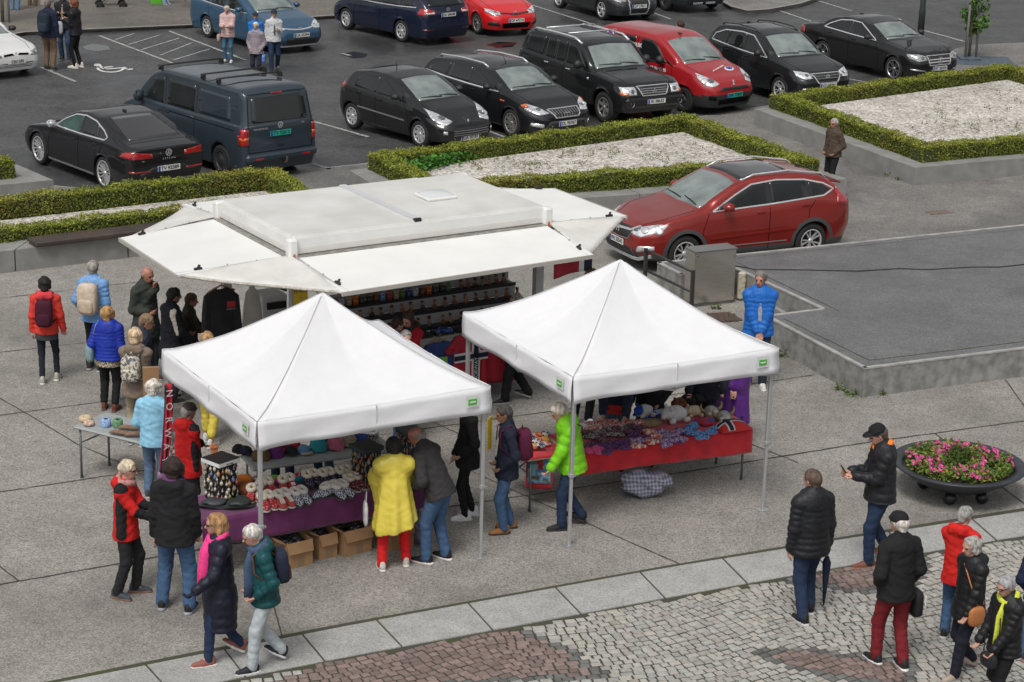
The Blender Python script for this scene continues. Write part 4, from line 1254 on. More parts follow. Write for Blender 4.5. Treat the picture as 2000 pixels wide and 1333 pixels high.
def estate():
 pm=paint('black blue',(.009,.0095,.0115))
 c=Car('parked_car','black estate car with silver roof rails and fan shaped alloys','car',dict(L=4.83,W=1.89,H=1.51,fo=.97,wb=2.85,R=.335,tw=.225,rim='double',nsp=9,rimr=.232,rimm=m_alloyd,gap=.045,
  top=[(0,.63),(.12,.72),(.6,.90),(1.2,1.02),(2.05,1.40),(2.45,1.48),(3.2,1.49),(4.4,1.42),(4.6,1.36),(4.75,1.2),(4.83,1.1)],
  belt=[(0,.58),(.5,.82),(1.2,.95),(2.5,.985),(4.3,1.05),(4.83,1.0)],nose=[(.2,.10),(.4,0),(.6,.02),(.78,.12)],tail=[(.2,.12),(.5,0),(.95,.03),(1.15,.12),(1.45,.40)],tum=.36,fround=(.65,.5),rround=(.45,.75),bulge=.012),pm)
 fr=[(1.5,.985),(2.35,1.375),(2.9,1.395),(3.8,1.355),(4.25,1.22),(4.38,1.10),(3.4,1.035)]
 c.glass([[(1.6,1.0),(2.02,1.20),(2.36,1.355),(2.60,1.375),(2.62,1.02)],[(2.68,1.025),(2.66,1.375),(3.42,1.36),(3.48,1.05)],[(3.55,1.055),(3.5,1.355),(3.85,1.325),(4.2,1.21),(4.3,1.11)]],[(1.27,.68),(1.25,0),(1.27,-.68),(2.04,-.57),(2.08,0),(2.04,.57)])
 for d in 'lr':c.line('window_trim',d,[(1.5,.985),(2.6,1.0),(3.5,1.03),(4.36,1.085)],.03,m_chrome,.010)
 seams(c,[(1.35,1.52,.35,.96),(2.63,2.64,.25,1.0),(3.55,3.6,.5,1.05)],hood=[(.2,.55),(.6,.68),(1.18,.70)]);seams(c,[],hood=[(.2,-.55),(.6,-.68),(1.18,-.70)])
 handles(c,[(2.45,.90),(3.4,.95)],pm);c.mirror(1.78,1.03,m_blackp,(.10,.2,.15))
 headlamp(c,[(.46,.66),(.74,.63),(.88,.70),(.90,.82),(.80,.84),(.62,.78)],'f')
 both(c,'indicator','f',[(.80,.78),(.90,.76),(.90,.82),(.82,.84)],m_orange,off=.012)
 c.decal('grille','f',[(-.34,.56),(.34,.56),(.44,.72),(-.44,.72)],m_blackp,.006)
 for k in range(9):c.line('grille_bar','f',[(-.32+k*.08,.57),(-.33+k*.083,.71)],.012,m_chromed,.010)
 c.line('grille_frame','f',[(-.34,.555),(.34,.555),(.45,.725),(-.45,.725)],.03,m_chrome,.014,closed=True)
 c.decal('lower_grille','f',[(-.62,.22),(.62,.22),(.48,.44),(-.48,.44)],m_blackp,.006)
 c.line('grille_frame','f',[(-.66,.22),(-.50,.46),(.50,.46),(.66,.22)],.05,m_greyp,.012)
 both(c,'fog_lamp','f',[(.64,.34),(.86,.38),(.86,.45),(.66,.43)],m_lampc,off=.01)
 loc,n=c.hit('f',0,.65);roundel(c.root,loc+Vector((-.02,0,0)),.10,m_silver,'oval',FRONT)
 c.plate('f',.41,'DL 95767')
 both_side(c,'tail_light',[(4.5,.85),(4.72,.85),(4.60,1.1),(4.45,1.06)],m_red)
 both_side(c,'side_lamp',[(1.22,.80),(1.38,.81),(1.38,.84),(1.22,.83)],m_orange)
 rails(c,[(2.25,.60),(2.45,.605),(3.3,.60),(4.15,.56),(4.35,.54)],.024,m_silver);antenna(c,2.35,.2,.4)
 wipers(c,[((1.3,-.05),(1.36,.58)),((1.3,-.56),(1.36,-.02))])
 return c
c=estate();c.place(-0.34,51.07,-51.0)
def offroad():
 pm=paint('black offroad',(.008,.0085,.0095))
 c=Car('parked_car','tall boxy black off-road car with silver roof rack bars','car',dict(L=4.83,W=1.88,H=1.85,fo=.84,wb=2.78,R=.385,tw=.255,rim='star',nsp=6,rimr=.235,rimm=m_alloyd,gap=.075,sill=.34,
  top=[(0,.92),(.1,1.02),(.5,1.10),(1.32,1.18),(1.42,1.22),(2.02,1.70),(2.35,1.79),(3.2,1.80),(4.45,1.77),(4.68,1.70),(4.83,1.5)],
  belt=[(0,.86),(.4,1.03),(1.4,1.12),(2.5,1.15),(4.83,1.2)],nose=[(.3,.10),(.5,0),(.8,.03),(1.0,.12)],tail=[(.3,.08),(.6,0),(1.15,.03),(1.75,.22)],tum=.2,fround=(.4,.72),rround=(.28,.86),bulge=.035,crown=.06),pm)
 c.glass([[(1.72,1.19),(2.12,1.60),(2.26,1.67),(2.58,1.68),(2.6,1.2)],[(2.7,1.2),(2.68,1.68),(3.05,1.68),(3.06,1.2)],[(3.10,1.2),(3.09,1.68),(3.5,1.67),(3.54,1.21)],[(3.66,1.22),(3.62,1.67),(4.38,1.63),(4.5,1.25)]],[(1.44,.74),(1.42,0),(1.44,-.74),(2.0,-.64),(2.03,0),(2.0,.64)])
 seams(c,[(1.45,1.6,.42,1.14),(2.64,2.64,.4,1.18),(3.58,3.60,.6,1.18)],hood=[(.2,.62),(.8,.66),(1.3,.68)]);seams(c,[],hood=[(.2,-.62),(.8,-.66),(1.3,-.68)])
 handles(c,[(2.42,1.06),(3.4,1.08)],m_chrome);c.mirror(1.85,1.22,m_blackp,(.10,.22,.22))
 headlamp(c,[(.50,.78),(.86,.78),(.86,.96),(.52,.96)],'f')
 both(c,'indicator','f',[(.72,.77),(.87,.78),(.88,.85),(.72,.83)],m_orange,off=.014)
 c.decal('grille','f',[(-.36,.76),(.36,.76),(.44,.95),(-.44,.95)],m_blackp,.008)
 for z in (.81,.86,.91):c.line('grille_bar','f',[(-.38,z),(.38,z)],.02,m_chromed,.014)
 c.line('grille_frame','f',[(-.34,.755),(.34,.755),(.46,.965),(-.46,.965)],.026,m_chrome,.016,closed=True)
 loc,n=c.hit('f',0,.86);roundel(c.root,loc+Vector((-.03,0,0)),.085,m_silver,'diamonds',FRONT)
 b=MB();b.box((-.0,0,.60),(.14,1.72,.26),0,None,None,.06);b.build('front_bumper',pm,c.root)
 for sd_ in (-1,1):
  b=MB();b.lathe([(0,.02),(.05,.02),(.055,0)],14,0,(-.06,sd_*.70,.58),'x');b.v=[(-.14-v[0] if 0 else v[0]-.02,v[1],v[2]) for v in b.v];b.build('fog_lamp',m_lampc,c.root)
 o=c.plate('f',.62,'RI 38632');o.location.x=-.085
 both_side(c,'side_lamp',[(1.5,.95),(1.57,.95),(1.57,1.0),(1.5,1.0)],m_lampc)
 rails(c,[(2.15,.70),(2.45,.71),(3.2,.71),(4.2,.70),(4.4,.68)],.032,m_silver,.06)
 for x in (2.75,3.75):
  z=c.hit('t',x,0)[0].z;b=MB();b.tube([(x,-.72,z+.09),(x,.72,z+.09)],.03,8,sq=.6);b.build('roof_bar',m_silver,c.root)
 wipers(c,[((1.47,.0),(1.52,.62)),((1.47,-.5),(1.52,0))])
 return c
c=offroad();c.place(2.09,53.01,-57.5)
def redvan():
 pm=paint('red',(.33,.012,.016),0,.35)
 c=Car('parked_van','small red delivery van with white lettering on its side','van',dict(L=4.38,W=1.81,H=1.80,fo=.92,wb=2.73,R=.32,tw=.205,rim='steel',nsp=8,rimr=.20,rimm=m_hub,gap=.06,
  top=[(0,.82),(.1,.90),(.6,1.06),(1.05,1.17),(1.85,1.66),(2.2,1.78),(2.9,1.81),(4.1,1.79),(4.28,1.74),(4.38,1.6)],
  belt=[(0,.76),(.5,.98),(1.1,1.08),(2.4,1.12),(4.38,1.16)],nose=[(.2,.10),(.45,0),(.7,.03),(.95,.2)],tail=[(.3,.08),(.6,0),(1.1,.02),(1.7,.12)],tum=.2,fround=(.6,.55),rround=(.25,.88),clad=.56,bulge=.03,crown=.08),pm)
 c.glass([[(1.62,1.12),(2.02,1.50),(2.2,1.60),(2.62,1.62),(2.66,1.2),(2.5,1.1),(2.2,1.08)],[(1.3,1.06),(1.55,1.11),(1.72,1.28),(1.62,1.22)],[(2.84,1.14),(2.82,1.62),(3.5,1.62),(3.58,1.56),(3.6,1.16)]],[(1.10,.70),(1.07,0),(1.10,-.70),(1.85,-.62),(1.9,0),(1.85,.62)])
 seams(c,[(1.3,1.42,.5,1.05),(2.74,2.74,.32,1.66),(3.66,3.68,.5,1.66)],hood=[(.25,.6),(.7,.7),(1.05,.74)]);seams(c,[],hood=[(.25,-.6),(.7,-.7),(1.05,-.74)])
 handles(c,[(2.55,1.0),(2.95,1.02)],m_blackp);c.mirror(1.72,1.16,m_blackp,(.11,.22,.22))
 headlamp(c,[(.46,.80),(.66,.73),(.80,.76),(.84,.92),(.78,1.02),(.66,.96)],'f')
 c.decal('grille','f',[(-.5,.63),(.5,.63),(.46,.70),(-.46,.70)],m_blackp,.008)
 c.decal('lower_grille','f',[(-.5,.28),(.5,.28),(.55,.42),(-.55,.42)],m_under,.006)
 both(c,'fog_lamp','f',[(.60,.40),(.76,.42),(.76,.52),(.62,.50)],m_under,off=.008)
 loc,n=c.hit('f',0,.80);roundel(c.root,loc+Vector((-.015,0,0)),.075,m_silver,'lion',(-.5,0,-math.pi/2))
 c.plate('f',.50,'BA 72487',True)
 for y in (.36,):
  p,n=c.hit('t',.62,-.32)
  q=n.to_track_quat('Z','Y').to_matrix()
 lg=c.decal('logo','t',[(.62+.085*math.cos(t),-.38+.15*math.sin(t)) for t in np.linspace(0,2*math.pi,20)[:-1]],m_white,.006)
 c.decal('logo_disc','t',[(.63+.06*math.cos(t),-.38+.11*math.sin(t)) for t in np.linspace(0,2*math.pi,20)[:-1]],m_blue,.009,parent=lg)
 p,n=c.hit('t',.64,.02);
 text('lettering','INDUSTRIVASK',.085,m_white,c.root,(.60,.12,p.z+.012),(0,-math.atan2(.16,.5),-math.pi/2),bold=.002)
 for d,sg in (('l',1),('r',-1)):
  lg=c.decal('logo',d,[(3.80+.2*math.cos(t),1.44+.2*math.sin(t)) for t in np.linspace(0,2*math.pi,24)[:-1]],m_white,.006)
  c.decal('logo_disc',d,[(3.80+.18*math.cos(t),1.46+.16*math.sin(t)) for t in np.linspace(0,2*math.pi,24)[:-1]],m_blue,.010,parent=lg)
  rz=0 if d=='r' else math.pi
  for sxt,z,body,sz in ((3.05,1.42,'INDUSTRIVASK',.14),(1.85,.95,'07 84 95 90',.12)):
   loc,n=c.hit(d,sxt,z)
   o=text('lettering',body,sz,m_white,c.root,(sxt,loc.y+sg*.014,z),(math.pi/2-sg*0,0,rz),bold=.003)
   if z>1.2:o.rotation_euler=(math.pi/2-.2,0,rz)
  text('lettering','VEST',.13,m_white,lg,(3.80,c.hit(d,3.8,1.40)[0].y+sg*.018,1.40),(math.pi/2-.2,0,rz),bold=.004)
 wipers(c,[((1.12,.0),(1.2,.6)),((1.12,-.55),(1.2,-.02))]);antenna(c,2.05,.05)
 return c
c=redvan();c.place(3.90,54.53,-49.5)
def suv():
 pm=paint('black suv',(.010,.011,.0125))
 c=Car('parked_car','black compact off-road car with chrome window surrounds right of the red van','car',dict(L=4.43,W=1.81,H=1.68,fo=.88,wb=2.60,R=.345,tw=.235,rim='double',nsp=5,rimr=.225,gap=.05,sill=.25,
  top=[(0,.78),(.1,.86),(.6,.99),(1.18,1.10),(1.98,1.56),(2.35,1.65),(3.1,1.665),(4.05,1.60),(4.22,1.5),(4.43,1.2)],
  belt=[(0,.72),(.4,.92),(1.2,1.03),(2.4,1.07),(3.9,1.13),(4.43,1.1)],nose=[(.25,.10),(.45,0),(.65,.02),(.86,.13)],tail=[(.3,.10),(.6,0),(1.05,.03),(1.6,.36)],tum=.28,fround=(.52,.62),rround=(.4,.78),bulge=.018),pm)
 fr=[(1.5,1.06),(1.95,1.34),(2.25,1.52),(2.75,1.545),(3.45,1.50),(3.85,1.36),(3.95,1.19),(2.7,1.10)]
 c.glass([[(1.6,1.08),(1.97,1.33),(2.27,1.50),(2.5,1.52),(2.52,1.1)],[(2.58,1.11),(2.56,1.52),(3.2,1.50),(3.26,1.14)],[(3.32,1.145),(3.27,1.495),(3.45,1.48),(3.8,1.34),(3.88,1.20)]],[(1.25,.68),(1.22,0),(1.25,-.68),(1.97,-.58),(2.0,0),(1.97,.58)],None,fr)
 seams(c,[(1.3,1.46,.42,1.04),(2.54,2.55,.3,1.1),(3.3,3.38,.5,1.13)],hood=[(.22,.52),(.6,.66),(1.15,.68)]);seams(c,[],hood=[(.22,-.52),(.6,-.66),(1.15,-.68)])
 handles(c,[(2.35,.98),(3.2,1.02)],pm);c.mirror(1.75,1.11,m_blackp,(.10,.2,.18))
 headlamp(c,[(.45,.74),(.68,.72),(.82,.78),(.82,.90),(.66,.88),(.48,.85)],'f')
 c.decal('grille','f',[(-.36,.68),(.36,.68),(.42,.82),(-.42,.82)],m_blackp,.008)
 for z in (.72,.78):c.line('grille_bar','f',[(-.37,z),(.37,z)],.012,m_chromed,.014)
 c.line('grille_frame','f',[(-.30,.61),(.30,.61),(.45,.83),(-.45,.83)],.03,m_chrome,.014,closed=True)
 loc,n=c.hit('f',0,.75);roundel(c.root,loc+Vector((-.02,0,0)),.07,m_silver,'vw',FRONT)
 c.decal('lower_grille','f',[(-.66,.32),(.66,.32),(.62,.48),(-.62,.48)],m_blackp,.006)
 both(c,'fog_lamp','f',[(.64,.42),(.74,.42),(.74,.50),(.64,.50)],m_lampc,off=.01)
 c.plate('f',.54,'ET 68385')
 rails(c,[(2.15,.60),(2.4,.61),(3.1,.60),(3.8,.57),(3.95,.56)],.02,m_blackp);antenna(c,3.5,.05)
 wipers(c,[((1.28,.0),(1.35,.58)),((1.28,-.55),(1.35,-.02))])
 return c
c=suv();c.place(6.76,56.02,-59.0)
def saloon():
 pm=paint('black saloon',(.008,.008,.009))
 c=Car('parked_car','black saloon with wide chrome grille beside the lamp post','car',dict(L=4.88,W=1.86,H=1.47,fo=.85,wb=2.874,R=.34,tw=.245,rim='double',nsp=5,rimr=.242,rimm=mat('bright alloy',(.4,.4,.41),.3,.9),gap=.04,
  top=[(0,.74),(.1,.82),(.6,.93),(1.35,1.02),(2.15,1.36),(2.6,1.455),(3.1,1.455),(3.5,1.38),(4.15,1.13),(4.5,1.09),(4.88,1.03)],
  belt=[(0,.68),(.4,.86),(1.4,.95),(2.6,.985),(4.2,1.05),(4.88,.98)],nose=[(.2,.12),(.42,0),(.6,.02),(.85,.12)],tail=[(.2,.12),(.5,.02),(.85,0),(1.05,.06)],tum=.4,fround=(.6,.55),rround=(.55,.75),bulge=.012),pm)
 fr=[(1.62,.985),(2.05,1.20),(2.4,1.36),(2.8,1.375),(3.2,1.33),(3.55,1.20),(3.75,1.08),(2.7,1.025)]
 c.glass([[(1.7,1.0),(2.08,1.19),(2.42,1.335),(2.62,1.35),(2.64,1.03)],[(2.72,1.035),(2.70,1.35),(3.2,1.31),(3.52,1.19),(3.68,1.09)]],[(1.42,.64),(1.40,0),(1.42,-.64),(2.15,-.52),(2.18,0),(2.15,.52)],[(3.5,.48),(3.5,-.48),(4.08,-.60),(4.08,.60)],fr,reard='t')
 seams(c,[(1.45,1.6,.32,.96),(2.67,2.68,.25,1.02),(3.6,3.72,.5,1.06)],hood=[(.2,.5),(.6,.68),(1.38,.72)]);seams(c,[],hood=[(.2,-.5),(.6,-.68),(1.38,-.72)])
 handles(c,[(2.5,.90),(3.5,.95)],pm);c.mirror(1.85,1.02,m_blackp,(.10,.2,.14))
 headlamp(c,[(.44,.66),(.70,.62),(.86,.70),(.86,.80),(.62,.80),(.46,.76)],'f',m=mat('grey lamp glass',(.34,.35,.36),.08,.2,coat=1.0,var=.3,vs=14))
 c.decal('grille','f',[(-.36,.52),(.36,.52),(.40,.74),(-.40,.74)],m_blackp,.008)
 for z in (.59,.66):c.line('grille_bar','f',[(-.37,z),(.37,z)],.028,m_chrome,.016)
 c.line('grille_frame','f',[(-.37,.515),(.37,.515),(.43,.76),(-.43,.76)],.026,m_chrome,.016,closed=True)
 loc,n=c.hit('f',0,.63);roundel(c.root,loc+Vector((-.03,0,0)),.10,m_silver,'star3',FRONT)
 c.plate('f',.42,'BT 28454')
 both(c,'running_light','f',[(.52,.36),(.84,.40),(.84,.43),(.52,.39)],m_silver,off=.01)
 both_side(c,'tail_light',[(4.5,.80),(4.8,.78),(4.80,.98),(4.58,.98)],m_red)
 antenna(c,3.2,.05);wipers(c,[((1.46,.0),(1.53,.58)),((1.46,-.55),(1.53,-.02))])
 return c
c=saloon();c.place(10.11,59.72,-55.7)
def redsuv():
 pm=paint('metallic red',(.27,.022,.016),.35,.32)
 c=Car('parked_car','metallic red off-road car with black glass roof parked beside the white trailer','car',dict(L=4.6,W=1.82,H=1.68,fo=.94,wb=2.72,R=.345,tw=.225,rim='double',nsp=5,rimr=.225,gap=.05,sill=.24,
  top=[(0,.80),(.1,.88),(.6,1.02),(1.2,1.12),(2.1,1.56),(2.5,1.65),(3.2,1.66),(4.1,1.58),(4.32,1.50),(4.5,1.25),(4.6,1.1)],
  belt=[(0,.74),(.5,.95),(1.2,1.05),(2.4,1.09),(3.9,1.17),(4.6,1.08)],nose=[(.25,.10),(.45,0),(.7,.03),(.9,.18)],tail=[(.3,.12),(.6,0),(1.0,.02),(1.25,.16),(1.6,.46)],tum=.32,fround=(.62,.5),rround=(.5,.72),bulge=.02,clad=.40,cladm=m_greyp),pm)
 fr=[(1.5,1.08),(2.0,1.34),(2.36,1.50),(2.9,1.545),(3.5,1.51),(3.9,1.42),(4.14,1.30),(3.9,1.20),(2.8,1.13)]
 c.glass([[(1.6,1.10),(2.02,1.32),(2.38,1.475),(2.66,1.51),(2.68,1.13)],[(2.76,1.135),(2.74,1.51),(3.3,1.50),(3.5,1.465),(3.54,1.175)],[(3.62,1.18),(3.58,1.455),(3.88,1.39),(4.06,1.30),(3.88,1.215)]],[(1.28,.70),(1.24,0),(1.28,-.70),(2.08,-.60),(2.12,0),(2.08,.60)],None,fr)
 c.decal('glass_roof','t',[(2.18,.58),(2.22,0),(2.18,-.58),(3.3,-.56),(3.3,.56)],mat('black glass roof',(.012,.013,.015),.05,spec=.6,coat=1),.004)
 seams(c,[(1.28,1.42,.45,1.06),(2.7,2.72,.3,1.12),(3.55,3.75,.75,1.18)],hood=[(.25,.5),(.6,.70),(1.2,.72)]);seams(c,[],hood=[(.25,-.5),(.6,-.70),(1.2,-.72)])
 handles(c,[(2.52,1.0),(3.5,1.06)],pm,(.18,.035));c.mirror(1.78,1.12,pm,(.11,.21,.17))
 for d in 'lr':
  c.line('side_trim',d,[(1.45,.58),(3.3,.64)],.035,pm,.012)
  c.line('sill_trim',d,[(1.4,.42),(3.1,.42)],.02,m_chromed,.006)
  for xa in c.xa:
   c.line('arch_trim',d,[(xa+.43*math.cos(t),.345+.43*math.sin(t)) for t in np.linspace(-.1,math.pi+.1,20)],.07,m_greyp,.008,step=.04)
 headlamp(c,[(.40,.72),(.68,.68),(.86,.78),(.86,.92),(.74,.90),(.50,.82)],'f',bulbs=3)
 c.decal('grille','f',[(-.40,.60),(.40,.60),(.46,.80),(-.46,.80)],m_blackp,.008)
 c.line('grille_bar','f',[(-.52,.84),(-.4,.76),(0,.73),(.4,.76),(.52,.84)],.045,m_chrome,.018)
 c.line('grille_frame','f',[(-.46,.70),(-.38,.60),(0,.57),(.38,.60),(.46,.70)],.018,m_chromed,.014)
 loc,n=c.hit('f',0,.72);roundel(c.root,loc+Vector((-.035,0,0)),.075,m_silver,'h',FRONT)
 c.decal('lower_grille','f',[(-.62,.28),(.62,.28),(.56,.46),(-.56,.46)],m_blackp,.006)
 both(c,'fog_lamp','f',[(.62,.40),(.84,.46),(.84,.53),(.66,.52)],m_lampc,off=.01)
 c.line('bumper_trim','f',[(-.80,.34),(-.6,.26),(0,.25),(.6,.26),(.80,.34)],.06,m_silver,.02)
 c.plate('f',.50,'VN 33541')
 both_side(c,'tail_light',[(4.16,1.03),(4.50,.98),(4.46,1.25),(4.28,1.44),(4.16,1.44),(4.24,1.2)],m_red,off=.014)
 both(c,'tail_light','b',[(.56,1.02),(.84,.98),(.80,1.24),(.66,1.42),(.56,1.42),(.62,1.2)],m_red,off=.014)
 c.decal('rear_window','b',[(-.54,1.16),(.54,1.16),(.50,1.46),(-.50,1.46)],m_glass,.006)
 rails(c,[(2.2,.62),(2.45,.64),(3.2,.63),(3.95,.60),(4.15,.58)],.022,m_silver,.05)
 b=MB();z=c.hit('t',4.15,0)[0].z;b.box((4.28,0,z-.02),(.34,1.16,.035),0,Matrix.Rotation(.22,3,'Y'),None,.012);b.build('spoiler',pm,c.root)
 antenna(c,3.85,.05);wipers(c,[((1.31,.0),(1.38,.60)),((1.31,-.56),(1.38,-.02))])
 return c
c=redsuv();c.place(3.95,39.25,-154.2)
def simple_wagon(label,col,rear):
 pm=paint('wagon'+label[:9],col)
 c=Car('parked_car',label,'car',dict(L=4.77,W=1.81,H=1.5,fo=.95,wb=2.7,R=.325,tw=.215,rim='star',nsp=7,rimr=.215,gap=.05,
  top=[(0,.64),(.12,.74),(.6,.90),(1.2,1.02),(2.05,1.40),(2.45,1.48),(3.2,1.49),(4.35,1.42),(4.55,1.36),(4.7,1.2),(4.77,1.1)],
  belt=[(0,.60),(.5,.82),(1.2,.95),(2.5,.985),(4.3,1.03),(4.77,1.0)],nose=[(.2,.10),(.4,0),(.6,.02),(.78,.12)],tail=[(.2,.12),(.5,0),(.95,.03),(1.15,.10),(1.45,.34)],tum=.34,fround=(.6,.52),rround=(.42,.78),bulge=.012),pm)
 fr=[(1.5,.985),(2.35,1.375),(2.9,1.395),(3.8,1.355),(4.2,1.22),(4.3,1.10),(3.4,1.035)]
 c.glass([[(1.6,1.0),(2.02,1.20),(2.36,1.355),(2.60,1.375),(2.62,1.02)],[(2.68,1.025),(2.66,1.375),(3.42,1.36),(3.48,1.05)],[(3.55,1.055),(3.5,1.355),(3.85,1.325),(4.12,1.21),(4.2,1.11)]],[(1.27,.66),(1.25,0),(1.27,-.66),(2.04,-.56),(2.08,0),(2.04,.56)])
 for d in 'lr':c.line('window_trim',d,[(1.5,.985),(2.6,1.0),(3.5,1.03),(4.3,1.085)],.024,m_chrome,.010)
 c.decal('rear_window','b',[(-.64,1.12),(.64,1.12),(.54,1.38),(-.54,1.38)],m_glass,.006)
 seams(c,[(1.35,1.52,.35,.96),(2.63,2.64,.25,1.0),(3.5,3.58,.5,1.05)])
 handles(c,[(2.45,.90),(3.4,.95)],pm);c.mirror(1.75,1.03,pm,(.10,.2,.15))
 return c
c=simple_wagon('dark blue estate car seen from behind beside the bright red hatchback',(.008,.013,.032),True)
both(c,'tail_light','b',[(.48,.90),(.88,.88),(.88,1.06),(.74,1.08),(.50,1.02)],m_red)
both(c,'reversing_light','b',[(.50,.93),(.80,.92),(.80,.96),(.50,.98)],m_lampc,off=.01)
both_side(c,'tail_light',[(4.42,.90),(4.68,.88),(4.62,1.08),(4.46,1.06)],m_red)
c.plate('b',.88,'SU 84348');loc,n=c.hit('b',0,1.03);roundel(c.root,loc+Vector((.01,0,0)),.07,m_silver,'ellipses',BACK)
both(c,'reflector','b',[(.55,.44),(.85,.46),(.85,.5),(.55,.48)],m_redd)
c.place(-3.68,63.96,131)
c=simple_wagon('metallic blue estate car behind the group of walking visitors',(.022,.07,.13),False)
headlamp(c,[(.46,.68),(.74,.64),(.86,.72),(.86,.82),(.72,.82),(.50,.74)],'f')
c.line('grille_bar','f',[(-.72,.74),(-.3,.68),(0,.66),(.3,.68),(.72,.74)],.05,m_chrome,.014)
c.decal('lower_grille','f',[(-.56,.24),(.56,.24),(.64,.44),(-.64,.44)],m_blackp,.006)
loc,n=c.hit('f',0,.68);roundel(c.root,loc+Vector((-.03,0,0)),.085,m_silver,'ellipses',FRONT)
c.plate('f',.52,'UA 33394')
c.line('bumper_trim','f',[(-.8,.3),(-.6,.22),(.6,.22),(.8,.3)],.04,m_silver,.012)
wipers(c,[((1.3,-.05),(1.36,.58)),((1.3,-.56),(1.36,-.02))])
c.place(-7.57,61.80,-50.7)
def simple_hatch(label,pm,wb=2.62,L=4.27,H=1.46,W=1.8,rim='double',rimm=m_alloyd,smooth=False):
 c=Car('parked_car',label,'car',dict(L=L,W=W,H=H,fo=.86,wb=wb,R=.325,tw=.225,rim=rim,nsp=5,rimr=.226,rimm=rimm,gap=.04,
  top=[(0,.66),(.1,.74),(.6,.90),(1.12,1.0),(1.95,1.38),(2.4,1.45),(3.0,1.45),(L-.45,1.36),(L-.25,1.25),(L,1.0)],
  belt=[(0,.60),(.5,.83),(1.1,.93),(2.4,.97),(L-.5,1.02),(L,.98)],nose=[(.2,.10),(.4,0),(.6,.02),(.78,.12)],tail=[(.2,.12),(.5,0),(.95,.04),(1.1,.12),(1.4,.36)],tum=.36,fround=(.6,.54),rround=(.45,.76),bulge=.012),pm)
 c.glass([[(1.52,.985),(1.95,1.20),(2.26,1.325),(2.46,1.335),(2.48,.99)],[(2.54,.995),(2.52,1.335),(3.0,1.32),(3.35,1.2),(3.4,1.03)]],[(1.2,.64),(1.18,0),(1.2,-.64),(1.93,-.54),(1.96,0),(1.93,.54)])
 seams(c,[(1.25,1.42,.35,.95),(2.5,2.5,.25,.99),(3.2,3.35,.5,1.0)],hood=[(.22,.55),(.6,.66),(1.1,.68)]);seams(c,[],hood=[(.22,-.55),(.6,-.66),(1.1,-.68)])
 handles(c,[(2.3,.88),(3.2,.92)],pm);c.mirror(1.65,1.01,pm,(.10,.2,.15))
 wipers(c,[((1.23,.0),(1.3,.58)),((1.23,-.55),(1.3,-.02))])
 return c
c=simple_hatch('bright red hatchback with black alloy wheels at the top centre',paint('bright red',(.62,.010,.014),0,.3))
headlamp(c,[(.46,.66),(.74,.66),(.84,.74),(.82,.82),(.66,.78),(.48,.73)],'f')
c.line('grille_bar','f',[(-.48,.70),(0,.67),(.48,.70)],.07,m_blackp,.010)
loc,n=c.hit('f',0,.70);roundel(c.root,loc+Vector((-.02,0,0)),.07,m_silver,'vw',FRONT)
c.decal('lower_grille','f',[(-.42,.26),(.42,.26),(.48,.42),(-.48,.42)],m_under,.006)
both(c,'fog_lamp','f',[(.54,.34),(.82,.36),(.82,.46),(.58,.46)],m_blackp,off=.008)
c.plate('f',.49,'DP 47714');c.place_px((931,67),'f',-60,'r')
c=simple_hatch('dark grey estate car with tall chrome framed grille in the back row',paint('dark grey',(.02,.022,.024)),2.65,4.3,1.46,1.78,'star',m_alloy)
headlamp(c,[(.44,.66),(.74,.64),(.84,.72),(.82,.82),(.46,.80)],'f',m=_M['grey lamp glass'])
c.decal('grille','f',[(-.30,.26),(.30,.26),(.36,.55),(.34,.80),(-.34,.80),(-.36,.55)],m_blackp,.008)
c.line('grille_frame','f',[(-.30,.26),(.30,.26),(.37,.55),(.35,.80),(-.35,.80),(-.37,.55)],.035,m_chrome,.014,closed=True)
loc,n=c.hit('f',0,.70);roundel(c.root,loc+Vector((-.02,0,0)),.14,m_silver,'rings',FRONT)
c.plate('f',.50,'UP 37831');c.place(2.63,69.13,-60)
pmv=paint('dark teal grey',(.016,.024,.03))
c=Car('parked_van','dark van with green plate at the top edge in front of the traffic island','van',dict(L=4.9,W=1.95,H=1.9,fo=.95,wb=3.0,R=.34,tw=.215,rim='steel',nsp=8,rimr=.21,rimm=m_hub,gap=.055,sill=.26,
 top=[(0,.93),(.1,1.0),(.55,1.13),(.9,1.21),(1.65,1.8),(2.0,1.88),(3,1.9),(4.7,1.88),(4.9,1.7)],belt=[(0,.88),(.9,1.12),(1.3,1.15),(4.9,1.17)],nose=[(.2,.1),(.5,0),(.85,.05),(1.0,.14)],tail=[(.3,.10),(.52,.0),(1.15,.05),(1.9,.15)],tum=.15,crown=.075,rround=(.22,.9),fround=(.5,.62)),pmv)
c.glass([[(1.35,1.2),(1.75,1.66),(2.1,1.70),(2.12,1.18)]],[(1.0,.74),(1.0,-.74),(1.6,-.68),(1.6,.68)]);c.mirror(1.4,1.2,m_blackp,(.11,.22,.24))
headlamp(c,[(.5,.76),(.8,.74),(.86,.95),(.6,.92)],'f');c.decal('lower_grille','f',[(-.7,.3),(.7,.3),(.7,.48),(-.7,.48)],m_blackp,.006)
c.line('bumper_trim','f',[(-.42,.33),(-.06,.33)],.06,m_silver,.02);c.line('bumper_trim','f',[(.06,.33),(.42,.33)],.06,m_silver,.02)
c.plate('f',.56,'BT 72163',True);c.place_px((1297,21),'f',-62,'r')
pmw=paint('white',(.72,.72,.71),0,.35)
